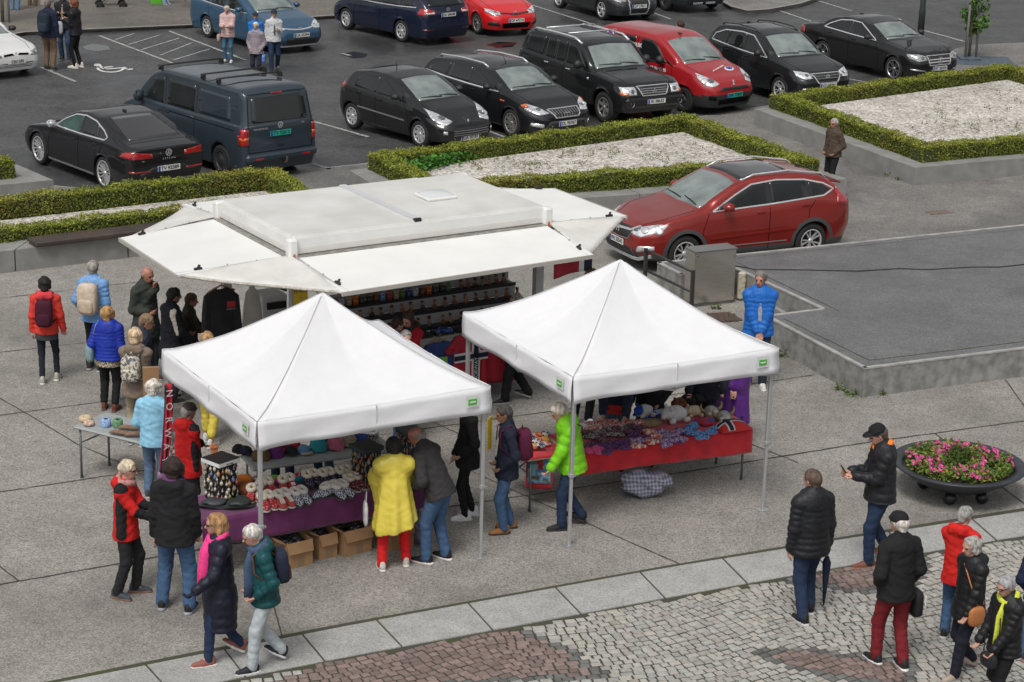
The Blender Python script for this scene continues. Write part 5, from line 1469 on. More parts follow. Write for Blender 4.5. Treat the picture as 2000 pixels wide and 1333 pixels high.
c=Car('parked_car','white saloon with its nose in view at the left edge','car',dict(L=4.4,W=1.7,H=1.4,fo=.92,wb=2.55,R=.30,tw=.185,rim='cap',nsp=7,rimr=.19,rimm=m_alloy,gap=.05,
 top=[(0,.66),(.1,.72),(.6,.82),(1.3,.93),(2.05,1.30),(2.5,1.385),(3.0,1.38),(3.5,1.28),(4.0,1.04),(4.4,.98)],belt=[(0,.62),(.5,.76),(1.3,.87),(2.6,.91),(4.4,.90)],nose=[(.2,.10),(.4,0),(.6,.0),(.72,.06)],tail=[(.2,.1),(.5,0),(.95,.05)],tum=.4,fround=(.55,.58),rround=(.45,.75)),pmw)
c.glass([[(1.6,.93),(2.0,1.12),(2.3,1.26),(2.5,1.28),(2.52,.94)],[(2.6,.945),(2.58,1.28),(3.1,1.24),(3.5,1.0)]],[(1.36,.62),(1.34,0),(1.36,-.62),(2.05,-.50),(2.08,0),(2.05,.50)])
c.mirror(1.72,.96,m_blackp,(.10,.2,.14));seams(c,[(1.3,1.5,.3,.88)],hood=[(.18,.5),(.6,.62),(1.3,.64)]);seams(c,[],hood=[(.18,-.5),(.6,-.62),(1.3,-.64)])
headlamp(c,[(.42,.58),(.72,.57),(.78,.68),(.70,.70),(.44,.67)],'f',m=_M['grey lamp glass'])
both(c,'grille','f',[(.05,.61),(.36,.59),(.36,.64),(.1,.66)],m_under,off=.006)
c.decal('lower_grille','f',[(-.46,.30),(.46,.30),(.48,.42),(-.48,.42)],m_lampd,.006)
for z in (.33,.37):c.line('grille_bar','f',[(-.46,z),(.46,z)],.02,pmw,.012)
loc,n=c.hit('f',0,.66);roundel(c.root,loc+Vector((-.015,0,0)),.05,m_silver,'diamonds',FRONT)
c.plate('f',.45,'DJ61285',blue=False)
WHITE=c
WHITE.place(-14.52,56.73,-46.3)
m_wht=mat('white trailer panel',(.72,.72,.70),.45,var=.06,vs=1.5)
m_whtroof=mat('dirty white roof',(.66,.655,.63),.55,col2=(.56,.55,.52),vs=1.6,detail=8)
m_flap=mat('white flap',(.77,.77,.745),.5,var=.03,vs=2)
m_cloth=mat('white awning cloth',(.66,.65,.62),.8,col2=(.56,.55,.52),vs=2.5,bump=.3,bs=9,detail=6)
m_tent=mat('white tent fabric',(.735,.735,.755),.7,var=.018,vs=5,bump=.16,bs=11,detail=8)
m_grime=mat('grimy aluminium',(.36,.35,.33),.5,.3,col2=(.2,.19,.17),vs=14,detail=8)
m_alu=mat('aluminium pole',(.52,.53,.54),.38,.6)
m_green=mat('green label',(.09,.42,.06),.5)
m_yel=mat('yellow card',(.68,.47,.02),.5)
m_black=mat('black plastic',(.014,.014,.015),.5)
m_card=mat('cardboard',(.33,.19,.095),.85,var=.1,vs=6)
m_tape=mat('packing tape',(.25,.17,.10),.3)
m_tabtop=mat('grey table top',(.31,.33,.33),.55,var=.06,vs=9)
m_leg=mat('grey steel leg',(.16,.165,.17),.4,.5)
TA=R(32.0)
to=at(570,465,2.85)
tr_=thing('stall_trailer','large white market stall trailer with all its flaps folded out','trailer',(to.x,to.y,0),TA)
TL,TW=4.18,2.45
def tw(u,v,z=0):return Vector((to.x+math.cos(TA)*u-math.sin(TA)*v,to.y+math.sin(TA)*u+math.cos(TA)*v,z))
def tl(p): # world->trailer local
 d=Vector((p.x-to.x,p.y-to.y,0));return Vector((d.x*math.cos(TA)+d.y*math.sin(TA),-d.x*math.sin(TA)+d.y*math.cos(TA),p.z))
b=MB();b.box((TL/2,TW/2,2.735),(TL,TW,.25),0,bev=.05);b.build('roof',m_whtroof,tr_)
b=MB()
for y0 in (-.004,TW+.004):b.box((TL/2,y0,2.76),(TL-.1,.014,.14),0)
for x0 in (-.004,TL+.004):b.box((x0,TW/2,2.76),(.014,TW-.1,.14),0)
b.build('fascia',m_wht,tr_)
b=MB()
for y0 in (.01,TW-.01):b.box((TL/2,y0,2.655),(TL-.08,.05,.085),0)
for x0 in (.01,TL-.01):b.box((x0,TW/2,2.655),(.05,TW-.08,.085),0)
b.build('lower_fascia',mat('cream white panel',(.66,.65,.61),.5,var=.05,vs=3),tr_)
b=MB()
for y0,s_ in ((0,-1),(TW,1)):b.box((TL/2,y0+s_*.05,2.588),(TL-.12,.14,.02),0)
for x0,s_ in ((0,-1),(TL,1)):b.box((x0+s_*.05,TW/2,2.588),(.14,TW-.12,.02),0)
b.build('hinge_rail',m_grime,tr_)
for cx,cy in ((0,0),(TL,0),(0,TW),(TL,TW)):
 b=MB();b.box((cx,cy,2.68),(.15,.15,.33),0,bev=.03);b.box((cx,cy,2.52),(.17,.17,.03),1)
 o=b.build('corner_cap',[m_wht,m_grime],tr_)
 b=MB();b.box((cx,cy-.078,2.60),(.035,.012,.07),0,bev=.004);b.build('marker_light',m_orange,o)
 b=MB();b.box((cx+(.07 if cx==0 else-.07),cy+(.07 if cy==0 else-.07),1.45),(.13,.11,2.2),0);b.build('post',mat('pale grey post',(.47,.48,.49),.5),tr_)
b=MB();b.box((2.02,TW/2,2.875),(.10,TW-.1,.035),0);b.box((2.02,.06,2.87),(.11,.05,.05),1);b.build('roof_strip',[mat('roof strip',(.55,.56,.57),.4),m_black],tr_)
hp=tl(at(851,383,2.88));
hatch_=None
b=MB();b.box((hp.x,hp.y,2.885),(.5,.46,.05),0,bev=.015);o=b.build('roof_hatch',m_wht,tr_)
b=MB();b.grid(lambda u,v:(hp.x-.22+u*.44,hp.y-.2+v*.4,2.912+.05*(math.sin(math.pi*u)*math.sin(math.pi*v))**.4),12,12);b.build('hatch_dome',mat('frosted dome',(.60,.62,.63),.25),o)
FZ=dict(f=[tl(at(668,574,2.42)),tl(at(1160,500,2.42))],l=[tl(at(345,540,2.50)),tl(at(233,467,2.50))],r=[tl(at(1224,424,2.60)),tl(at(1083,370,2.56))])
bk=tl(at(354,401,2.47))
FZ['b']=[bk,Vector((TL-.05,bk.y,2.47))]
HZ=2.575
hinge=dict(f=[Vector((.06,-.06,HZ)),Vector((TL-.06,-.06,HZ))],l=[Vector((-.06,.06,HZ)),Vector((-.06,TW-.06,HZ))],r=[Vector((TL+.06,.06,HZ)),Vector((TL+.06,TW-.06,HZ))],b=[Vector((.06,TW+.06,HZ)),Vector((TL-.06,TW+.06,HZ))])
def slab(b,q,th,mi=0,n=1):
 nrm=(q[1]-q[0]).cross(q[3]-q[0]).normalized()
 if nrm.z<0:nrm=-nrm
 vs=[p+nrm*th/2 for p in q]+[p-nrm*th/2 for p in q]
 A=(q[1]-q[0]).cross(q[3]-q[0]).z
 f=[(0,1,2,3),(7,6,5,4)]+[(i,4+i,4+(i+1)%4,(i+1)%4) for i in range(4)]
 if A<0:f=[t[::-1] for t in f]
 b.add(vs,f,mi)
for k in 'flrb':
 b=MB();q=[hinge[k][0],hinge[k][1],FZ[k][1],FZ[k][0]]
 slab(b,q,.03,0);o=b.build('flap',m_flap,tr_)
 e0,e1_=FZ[k];b=MB();b.bar(e0+Vector((0,0,-.01)),e1_+Vector((0,0,-.01)),.03,.055);b.build('edge_rail',mat('beige edge rail',(.42,.40,.36),.5),o)
def corner_cloth(c,a,e,ua,ue):
 b=MB();n=10
 a2,e2_=a+ua,e+ue
 def f(u,v):
  p=c.lerp(a2.lerp(e2_,v),u)
  sag=-.05*math.sin(math.pi*v)*u+.010*math.sin(7*v+5*u)
  inn=.03*math.sin(math.pi*v)*u
  p=p.lerp(c,inn)
  return p+Vector((0,0,.022+sag))
 vs=[f(i/n,j/n) for i in range(n+1) for j in range(n+1)]
 fs=[]
 for i in range(n):
  for j in range(n):
   k0=i*(n+1)+j;fs.append((k0,k0+n+1,k0+n+2,k0+1))
 if (vs[-1]-vs[0]).cross(vs[n]-vs[0]).z>0:pass
 b.add(vs,fs,0,True)
 o=b.build('corner_cloth',m_cloth,tr_)
 sol=o.modifiers.new('thick','SOLIDIFY');sol.thickness=.008;sol.offset=0
 for q0,q1 in ((c,a2),(c,e2_)):
  for t in (.3,.55):
   bb=MB();p=q0.lerp(q1,t)+Vector((0,0,.03));bb.lathe([(.0,.012),(.012,.01),(.014,0)],8,0,p);bb.build('press_stud',m_grime,o)
  p=q0.lerp(q1,.80)+Vector((0,0,.035));d=(q1-q0).normalized()
  bb=MB();bb.bar(p-d*.06,p+d*.05,.035,.025);bb.bar(p,p+Vector((.05,.05,.03)),.03,.02);bb.build('catch',m_black,o)
 bb=MB();pts=[f(1,j/12)+Vector((0,0,-.02)) for j in range(13)]
 bb.tube(pts,.02,6);bb.build('hem',mat('beige hem',(.45,.42,.36),.8,var=.3,vs=20),o)
corner_cloth(Vector((-.02,-.02,HZ)),FZ['f'][0],FZ['l'][0],Vector((.12,0,0)),Vector((0,.10,0)))
corner_cloth(Vector((TL+.02,-.02,HZ)),FZ['r'][0],FZ['f'][1],Vector((0,.06,0)),Vector((-.12,0,0)))
corner_cloth(Vector((-.02,TW+.02,HZ)),FZ['l'][1],FZ['b'][0],Vector((0,-.1,0)),Vector((.12,0,0)))
corner_cloth(Vector((TL+.02,TW+.02,HZ)),FZ['b'][1],FZ['r'][1],Vector((-.1,0,0)),Vector((0,-.1,0)))
for k in 'flrb':
 h0,h1=hinge[k];f0,f1=FZ[k]
 for t_ in (.06,.94):
  b=MB();A_0=h0.lerp(h1,t_)+Vector((0,0,-.55));B_0=h0.lerp(h1,t_).lerp(f0.lerp(f1,t_),.55)+Vector((0,0,-.02))
  A_0=A_0+(Vector((TL/2,TW/2,A_0.z))-A_0).normalized()*.1
  b.tube([A_0,A_0.lerp(B_0,.55)],.018,7);b.tube([A_0.lerp(B_0,.55),B_0],.010,6);b.build('gas_strut',m_black,tr_)
b=MB();b.box((TL/2,TW/2,.38),(TL-.1,TW-.1,.08),0);b.build('floor',m_grime,tr_)
for yy in (.35,TW-.35):
 w_=bpy.data.objects.new('wheel',None);link(w_,tr_);w_.location=(TL/2,yy,.3)
 b=MB();b.lathe([(.16,-.08),(.28,-.08),(.3,-.05),(.3,.05),(.28,.08),(.16,.08)],24,0,(0,0,0),'y');b.build('tyre',m_tyre,w_)
 b=MB();b.lathe([(0,-.05),(.16,-.06),(.16,.06),(0,.05)],18,0,(0,0,0),'y');b.build('rim',m_alloy,w_)
b=MB();b.box((TL/2+.3,.04,.73),(TL-.75,.03,.62),0);b.box((.06,.75,.70),(.03,1.3,.56),0);b.build('counter_front',mat('counter white',(.5,.5,.49),.5,var=.08,vs=3),tr_)
b=MB();b.box((TL/2+.3,.16,1.055),(TL-.7,.32,.035),0);b.build('counter_top',mat('counter grey',(.36,.35,.33),.5),tr_)
m_shelf=mat('black shelf',(.013,.014,.018),.45)
tiers=[(.43,1.13),(.63,1.32),(.83,1.50)]
for y,z in tiers:
 b=MB();b.box((2.42,y,z-.02),(3.4,.20,.025),0);b.box((2.42,y-.10,z-.018),(3.42,.012,.05),0);b.build('shelf',m_shelf,tr_)
 b=MB();b.box((2.42,y+.106,z+.07),(3.4,.010,.15),0);b.build('shelf_back',mat('shelf grey',(.36,.36,.37),.6),tr_)
rnd=random.Random(11)
ORD=['first','second','third','fourth','fifth','sixth','seventh','eighth','ninth','tenth','eleventh','twelfth','thirteenth','fourteenth','fifteenth','sixteenth','seventeenth','eighteenth','nineteenth','twentieth','penultimate','last','further','furthest']
mug_c=[('black',(.03,.03,.035)),('white and blue',(.35,.4,.5)),('red',(.32,.03,.03)),('dark grey',(.05,.05,.055)),('navy blue',(.03,.06,.2)),('light blue',(.12,.25,.45)),('orange',(.5,.12,.02)),('green',(.08,.16,.05)),('brown',(.13,.06,.03)),('pale beige',(.36,.28,.2))]
def mug(cn,col,loc,label):
 t=thing('mug',label,'mug',loc,TA,'souvenir mugs on the top shelf')
 m=mat('mug '+cn,col,.3,var=.5,vs=30)
 b=MB();b.lathe([(0,0),(.042,0),(.046,.01),(.046,.12),(.04,.12),(.038,.03),(0,.03)],14);b.build('cup',m,t)
 b=MB();b.tube([(0,-.045,.10),(0,-.078,.09),(0,-.08,.05),(0,-.046,.03)],.008,6);b.build('handle',m,t)
 b=MB();b.lathe([(.046,.118),(.047,.124),(.041,.124)],14);b.build('rim',mat('mug rim',(.5,.36,.26),.4),t)
k=0
for i in range(20):
 cn,col=mug_c[(i*7+i//4)%10]
 p=tw(.85+i*.112+rnd.uniform(-.008,.008),tiers[2][0]-.03+rnd.uniform(-.01,.01),tiers[2][1]-.006)
 mug(cn,col,p,'%s souvenir mug, %s from the left end of the top shelf row'%(cn,ORD[i]))
fig_c=[('brown',(.16,.07,.03)),('reddish brown',(.22,.07,.04)),('dark brown',(.06,.03,.018)),('grey',(.22,.2,.18)),('tan',(.3,.17,.08))]
def figure(i,cn,col,loc,label):
 m=mat('figure '+cn,col,.7,var=.4,vs=25)
 t=thing('troll_figure',label,'figurine',loc,TA+rnd.uniform(-.4,.4),'small troll figures on the shelves')
 b=MB();s_=rnd.uniform(.85,1.15)
 b.ball((0,0,.045*s_),(.032*s_,.028*s_,.045*s_),8);b.tube([(-.03,0,.06),(-.045,-.02,.03)],.009,5);b.tube([(.03,0,.06),(.045,-.02,.03)],.009,5);b.build('body',m,t)
 b=MB();b.ball((0,-.006,.105*s_),(.026,.026,.026),8);b.ball((0,-.034,.1*s_),.008,6);b.build('head',mat('figure skin',(.33,.17,.09),.6),t)
 b=MB();
 for q in range(6):a=q*1.05;b.tube([(math.cos(a)*.01,math.sin(a)*.01,.118),(math.cos(a)*.026,math.sin(a)*.026+.006,.15+rnd.uniform(-.01,.012))],[.016,.004],5)
 b.build('hair',mat('figure hair '+str(i%3),[(.07,.035,.02),(.2,.12,.06),(.03,.025,.02)][i%3],.9),t)
for row,(y,z) in enumerate([tiers[1],tiers[0]]):
 for i in range(19):
  cn,col=fig_c[(i*3+row)%5]
  p=tw(.85+i*.178+rnd.uniform(-.03,.03),y-.02+rnd.uniform(-.03,.02),z-.006)
  figure(i,cn,col,p,'%s troll figure, %s from the left on the %s shelf'%(cn,ORD[i],['middle','lowest'][row]))
for i in range(7):
 cn,col=fig_c[i%5];p=tw(3.2+i*.125,tiers[2][0]-.03,tiers[2][1]-.006)
 figure(i,cn,col,p,'%s troll figure, %s right of the mugs on the top shelf'%(cn,ORD[i]))
for i,(u,cn,col) in enumerate([(1.25,'black',(.02,.02,.022)),(1.6,'blue',(.05,.12,.4)),(1.95,'dark brown',(.06,.035,.025)),(2.3,'grey',(.3,.29,.27)),(2.6,'reddish',(.2,.05,.04))]):
 t=thing('goods_tray','%s tray of small goods, %s from the left on the trailer counter'%(cn,ORD[i]),'tray',tw(u+.9,.14,1.074),TA,'trays of small goods on the counter')
 b=MB();b.box((0,0,.02),(.3,.2,.04));b.build('tray',m_black,t)
 b=MB()
 for q in range(10):b.box((rnd.uniform(-.11,.11),rnd.uniform(-.07,.07),.055),(.06,.04,.05),0,Matrix.Rotation(rnd.uniform(0,3),3,'Z'))
 b.build('goods',mat('goods '+cn,col,.5,var=.5,vs=20),t)
sg=thing('price_sign','yellow price sign reading 10 NOK on the left trailer post','sign',tw(.08,-.10,2.0),TA)
b=MB();b.box((0,0,0),(.22,.008,.34));b.build('card',m_yel,sg)
for z,s_,tx in ((.10,.062,'10 NOK'),(.0,.05,'='),(-.09,.062,'1 EU')):text('lettering',tx,s_,m_ink,sg,(0,-.006,z),(math.pi/2,0,0),bold=.001)
def shirt(name,label,cat,loc,rz,m,w_=.56,h=.72,sleeve=.26,long=False,hanger=True,th=.05):
 t=thing(name,label,cat,loc,rz)
 b=MB()
 hw=w_/2
 prof=[(.085,0),(hw*.85,-.05),(hw+(.0 if long else sleeve),-.16 if not long else-.10)]
 out=[(-.085,.0),(-hw*.82,-.045)]
 if long:out+=[(-hw-.04,-.12),(-hw-.11,-h*1.02),(-hw-.01,-h*1.04),(-hw+.03,-.32)]
 else:out+=[(-hw-sleeve*.8,-.22),(-hw-sleeve*.55,-.33),(-hw,-.24)]
 out+=[(-hw-.01,-h)]
 left=out;right=[(-x,z) for x,z in out][::-1]
 poly=left+right+[(.04,-.035),(-.04,-.035)]
 P=[Vector((p[0],p[1],0)) for p in poly]
 tri=tessellate_polygon([P])
 bm=bmesh.new();vs=[bm.verts.new((p[0],0,p[1])) for p in poly]
 for q in tri:
  try:bm.faces.new([vs[i] for i in q])
  except ValueError:pass
 for _ in range(3):bmesh.ops.subdivide_edges(bm,edges=[e for e in bm.edges if e.calc_length()>.09],cuts=1,use_grid_fill=True)
 bmesh.ops.triangulate(bm,faces=bm.faces[:])
 for v in bm.verts:v.co.y=.02*math.sin(v.co.x*22+v.co.z*3)*min(1,-v.co.z*2.2)
 me=bpy.data.meshes.new('garment');bm.to_mesh(me);bm.free();me.materials.append(m)
 for p in me.polygons:p.use_smooth=True
 o=bpy.data.objects.new('garment',me);link(o,t)
 s_=o.modifiers.new('thick','SOLIDIFY');s_.thickness=th;s_.offset=0
 if hanger:
  b=MB();b.tube([(-.2,0,-.055),(0,0,.035),(.2,0,-.055)],.014,6);b.tube([(0,0,.035),(0,0,.08),(.02,0,.1),(.03,0,.08)],.005,5);b.build('hanger',mat('wooden hanger',(.36,.19,.08),.5),t)
 return t
def badge_on(t,x,z,w_,h,m,y=-.045):
 b=MB();b.box((x,y,z),(w_,.012,h));return b.build('print',m,t)
m_navyc=mat('navy cloth',(.012,.014,.035),.85,var=.2,vs=8);m_redc=mat('red cloth',(.36,.014,.03),.8,var=.12,vs=6,bump=.2,bs=14)
m_whitec=mat('white cloth',(.66,.66,.65),.85,var=.06,vs=8);m_bluec=mat('blue cloth',(.018,.045,.17),.85,var=.15,vs=8);m_blackc=mat('black cloth',(.011,.011,.012),.85,var=.3,vs=8,bump=.2,bs=16)
cf=lambda px,py,z:at(px,py,z)
p=tw(2.34,-.06,1.04);t=shirt('t_shirt','blue t-shirt on a wooden hanger at the trailer counter','t-shirt',p,TA,m_bluec,.5,.62,.16)
badge_on(t,.02,-.33,.2,.17,mat('green print',(.16,.42,.08),.7),-.04)
p=tw(2.86,-.07,1.10);t=shirt('football_shirt','red shirt with the white and navy cross at the counter','shirt',p,TA,m_redc,.58,.78,.18)
for x,z,w_,h,m in ((.08,-.4,.14,.74,m_whitec),(.0,-.36,.57,.14,m_whitec)):badge_on(t,x,z,w_,h,m,-.043)
for x,z,w_,h,m in ((.08,-.4,.075,.74,m_navyc),(.0,-.36,.57,.07,m_navyc)):badge_on(t,x,z,w_,h,m,-.052)
o=text('lettering','NORWAY',.085,m_whitec,t,(.08,-.062,-.57),(math.pi/2,0,0));o.rotation_euler=(math.pi/2,-math.pi/2,0)
p=tw(3.34,-.08,1.08);t=shirt('football_shirt','plain red shirt with a small blue print at the counter','shirt',p,TA,m_redc,.58,.82,.16)
badge_on(t,.1,-.22,.17,.26,mat('blue print',(.05,.16,.32),.7,var=.6,vs=40),-.043)
lf=tl(at(430,560,1.9))
p=at(432,562,2.05);t=shirt('jacket','black zip jacket hanging under the left flap corner of the trailer','jacket',(p.x,p.y,2.05),TA-.1,m_blackc,.40,.80,.1,True,True,.1)
b=MB();b.box((.12,-.062,-.24),(.12,.012,.09));b.build('print',mat('red print',(.34,.02,.03),.7),t)
text('lettering','NORWAY',.03,mat('grey print',(.3,.3,.3),.7),t,(.12,-.064,-.31),(math.pi/2,0,0))
b=MB();b.tube([tl(Vector((p.x,p.y,2.15))),tl(Vector((p.x,p.y,2.46)))],.006,5);b.build('hanging_cord',m_black,tr_)
p=at(1098,512,2.30);fl_=thing('flag','red flag with white and navy cross hanging under the right flap','flag',(p.x,p.y,2.42),TA+.25)
def flagq(x0,x1,z0,z1,m,y):
 b=MB();b.grid(lambda u,v:(x0+(x1-x0)*u,y+.03*math.sin((x0+(x1-x0)*u)*7),z0+(z1-z0)*v),10,4);o=b.build('cloth',m,fl_);sm=o.modifiers.new('t','SOLIDIFY');sm.thickness=.006
flagq(-.20,.38,-.34,0,m_redc,0);flagq(.38,.47,-.34,0,m_whitec,0);flagq(.47,.62,-.34,0,m_navyc,0)
p=at(492,560,1.95);b=MB();b.lathe([(.02,.0),(.10,-.08),(.14,-.3),(.16,-.55),(.10,-.62),(0,-.62)],12);b.v=[(x,y*.5,z) for x,y,z in b.v]
for s_ in (-1,1):b.tube([(.03*s_,0,-.02),(.05*s_,0,.12),(0,0,.2)],.012,5)
tag(b.build('carrier_bag',mat('cream plastic bag',(.52,.49,.44),.5,var=.1,vs=5,bump=.5,bs=8),None,(p.x,p.y,1.95),TA),'cream carrier bag hanging at the left end of the trailer','bag')
b=MB();pb=tl(Vector((p.x,p.y,0)));b.tube([(pb.x,pb.y,2.14),(pb.x,pb.y,2.5)],.006,5);b.build('hanging_cord',m_black,tr_)
p=at(525,592,1.35);t=thing('storage_box','tall white storage box inside the left end of the trailer','box',(p.x,p.y,.42),TA)
b=MB();b.box((0,0,.55),(.42,.4,1.1),0,bev=.02);b.build('body',m_whitec,t)
b=MB();b.box((.02,-.22,.95),(.3,.06,.1));b.build('drawer',m_black,t)
b=MB();b.box((.08,-.22,.75),(.16,.06,.16));b.build('drawer',m_black,t)
p=at(480,645,.95);t=thing('picture_rack','low rack of picture cards below the cream carrier bag','rack',(p.x,p.y,0),TA)
b=MB();b.box((0,0,.46),(.62,.4,.92),0);b.build('body',mat('wood rack',(.3,.24,.17),.7),t)
for i in range(4):
 b=MB();b.box((-.22+i*.15,-.205,.78),(.13,.012,.24));b.build('picture',mat('picture %d'%(i%2),[(.10,.25,.5),(.34,.42,.5)][i%2],.4,var=.7,vs=9),t)
 b=MB();b.box((-.22+i*.15,.0,.94),(.12,.32,.05));b.build('card_stack',mat('cards',(.42,.38,.32),.6,var=.5,vs=30),t)
def tent(label,ctr,ang,apex,eave,legs,S=3.0):
 t=thing('market_tent',label,'tent',(ctr[0],ctr[1],0),ang,'white folding tents')
 h=S/2;val=.33
 def roof(u,v):
  x,y=(u*2-1),(v*2-1)
  d=max(abs(x),abs(y));q=1-d
  m=min(abs(x),abs(y))/d if d>1e-6 else 0
  z=eave+(apex-eave)*(q**1.32)
  z-=.085*math.sin(math.pi*min(1,q))*(1-m)**.9+.025*(1-m**1.5)*max(0,d-.75)*4
  pull=1-.022*(1-m**2)*d
  wr=.005*math.sin(x*11+y*7)*math.sin(y*9-x*4)+.004*math.sin(26*math.atan2(y,x))*d*(1-m)*max(0,1-abs(d-.35)*2)
  wr+=.006*math.exp(-((d-.93)/.04)**2)*math.sin((x-y)*19+2)
  return (x*h*pull,y*h*pull,z+wr)
 b=MB();N=22
 for k in range(4):
  c0,s0=((1,0),(0,1),(-1,0),(0,-1))[k]
  def sec(u,v):
   x,y=(v*2-1)*u,-u;return roof((x*c0-y*s0)/2+.5,(x*s0+y*c0)/2+.5)
  b.grid(sec,N,28)
 o=b.build('canopy',m_tent,t);sm=o.modifiers.new('t','SOLIDIFY');sm.thickness=.004
 b=MB();n=28
 for k in range(4):
  a=k*math.pi/2;c,s_=math.cos(a),math.sin(a)
  def vf(u,v):
   x=(u*2-1);top=roof(u,0)
   z=top[2]+(eave-val+.006*math.sin(x*7+k)-top[2])*v
   y=top[1]-.012-.02*v-.012*math.sin(x*9+v*5+k)*v-.02*math.exp(-(x/.09)**2)*v*math.sin(v*9)
   return (top[0]*c-y*s_,top[0]*s_+y*c,z)
  vs=[vf(i/n,j/5) for i in range(n+1) for j in range(6)]
  b.add(vs,[(i*6+j,i*6+j+1,(i+1)*6+j+1,(i+1)*6+j) for i in range(n) for j in range(5)],0,True)
 o2=b.build('valance',m_tent,t);sm=o2.modifiers.new('t','SOLIDIFY');sm.thickness=.005
 for k in range(4):
  a=k*math.pi/2;b=MB();y_=-h*.978-.022
  b.box((0,y_,eave-.18),(.016,.012,val*.95));q=b.build('reinforced_seam',mat('seam patch',(.60,.60,.61),.8),o2);q.rotation_euler=(0,0,a)
 for k in range(4):
  sx,sy=((0,0),(1,0),(1,1),(0,1))[k]
  b=MB();pts=[Vector(roof(.5+(sx-.5)*q,.5+(sy-.5)*q))+Vector((0,0,.004)) for q in np.linspace(.03,1,16)]
  b.tube(pts,.006,5);b.build('seam',mat('seam piping',(.52,.52,.53),.8),o)
 for (a,x) in ((0,.86),(3,.86)):
  aa=a*math.pi/2;c,s_=math.cos(aa),math.sin(aa);xx,yy=x*h*.965,-h-.042
  b=MB();b.box((0,0,0),(.17,.006,.15));lab=b.build('label',m_whitec,o2,(xx*c-yy*s_,xx*s_+yy*c,eave-.14));lab.rotation_euler=(0,0,aa)
  b=MB();b.box((0,-.006,-.01),(.115,.006,.075));b.build('print',m_green,lab)
  b=MB();b.box((0,-.0105,-.01),(.08,.004,.018));b.build('stripe',m_whitec,lab)
 hh=h-.05
 for i,(sx,sy) in enumerate(((-1,-1),(1,-1),(1,1),(-1,1))):
  dx,dy=legs.get(i,(0,0))
  l=bpy.data.objects.new('leg',None);link(l,t)
  b=MB();T=Vector((sx*hh,sy*hh,eave-.02));B=Vector((sx*hh+dx,sy*hh+dy,.01))
  b.bar(B.lerp(T,.42),T,.05,.05,bev=.008);b.build('upper_tube',m_alu,l)
  b=MB();b.bar(B,B.lerp(T,.46),.04,.04,bev=.006);b.build('lower_tube',m_alu,l)
  b=MB();q=B.lerp(T,.42);b.box(q,(.065,.065,.06),bev=.01);b.box(q+Vector((.045,0,-.01)),(.04,.02,.03));b.build('clamp',mat('grey clamp',(.3,.3,.31),.5),l)
  b=MB();b.box((B.x,B.y,.008),(.15,.11,.01));b.build('foot_plate',m_alu,l)
 b=MB()
 for k in range(4):
  a=k*math.pi/2;c,s_=math.cos(a),math.sin(a)
  rot=lambda x,y,z:Vector((x*c-y*s_,x*s_+y*c,z))
  for x0,x1 in ((-hh,0),(0,hh)):
   b.bar(rot(x0,-hh,eave-.05),rot(x1,-hh,eave-.38),.018,.03);b.bar(rot(x0,-hh+.02,eave-.38),rot(x1,-hh+.02,eave-.05),.018,.03)
  b.bar(rot(-hh,-hh,eave-.1),rot(0,0,apex-.3),.02,.03)
 b.tube([(0,0,apex-.42),(0,0,apex-.03)],.02,8)
 b.build('scissor_frame',m_alu,t)
 return t
EV=2.237
tA=math.atan2(24.42-22.93,-.25+2.85)
cA=((-4.35-.25)/2,(25.44+24.42)/2)
tent('white folding tent on the left over the slipper table',cA,tA,3.19,EV,{1:(.0,-.0)})
cB=((-.68+3.43)/2,(27.37+26.27)/2);tB=math.atan2(26.27-24.84,3.43-.74)
tent('white folding tent on the right over the red table',cB,tB,3.19,EV,{})
def knit(name,c1,c2,sc=40,kind='checker'):
 if name in _M:return _M[name]
 m=bpy.data.materials.new(name);m.use_nodes=True;n=m.node_tree;p=n.nodes['Principled BSDF'];p.inputs['Roughness'].default_value=.9
 tc=n.nodes.new('ShaderNodeTexCoord')
 if kind=='checker':
  t=n.nodes.new('ShaderNodeTexChecker');t.inputs['Scale'].default_value=sc
  t.inputs['Color1'].default_value=(*c1,1);t.inputs['Color2'].default_value=(*c2,1)
  n.links.new(tc.outputs['Object'],t.inputs['Vector']);n.links.new(t.outputs['Color'],p.inputs['Base Color'])
 else:
  t=n.nodes.new('ShaderNodeTexVoronoi' if kind=='dots' else 'ShaderNodeTexNoise');t.inputs['Scale'].default_value=sc
  n.links.new(tc.outputs['Object'],t.inputs['Vector'])
  r=n.nodes.new('ShaderNodeValToRGB');r.color_ramp.elements[0].color=(*c1,1);r.color_ramp.elements[1].color=(*c2,1)
  r.color_ramp.elements[0].position,r.color_ramp.elements[1].position=(.25,.32) if kind=='dots' else (.46,.54)
  n.links.new(t.outputs[0],r.inputs['Fac']);n.links.new(r.outputs[0],p.inputs['Base Color'])
 _M[name]=m;return m
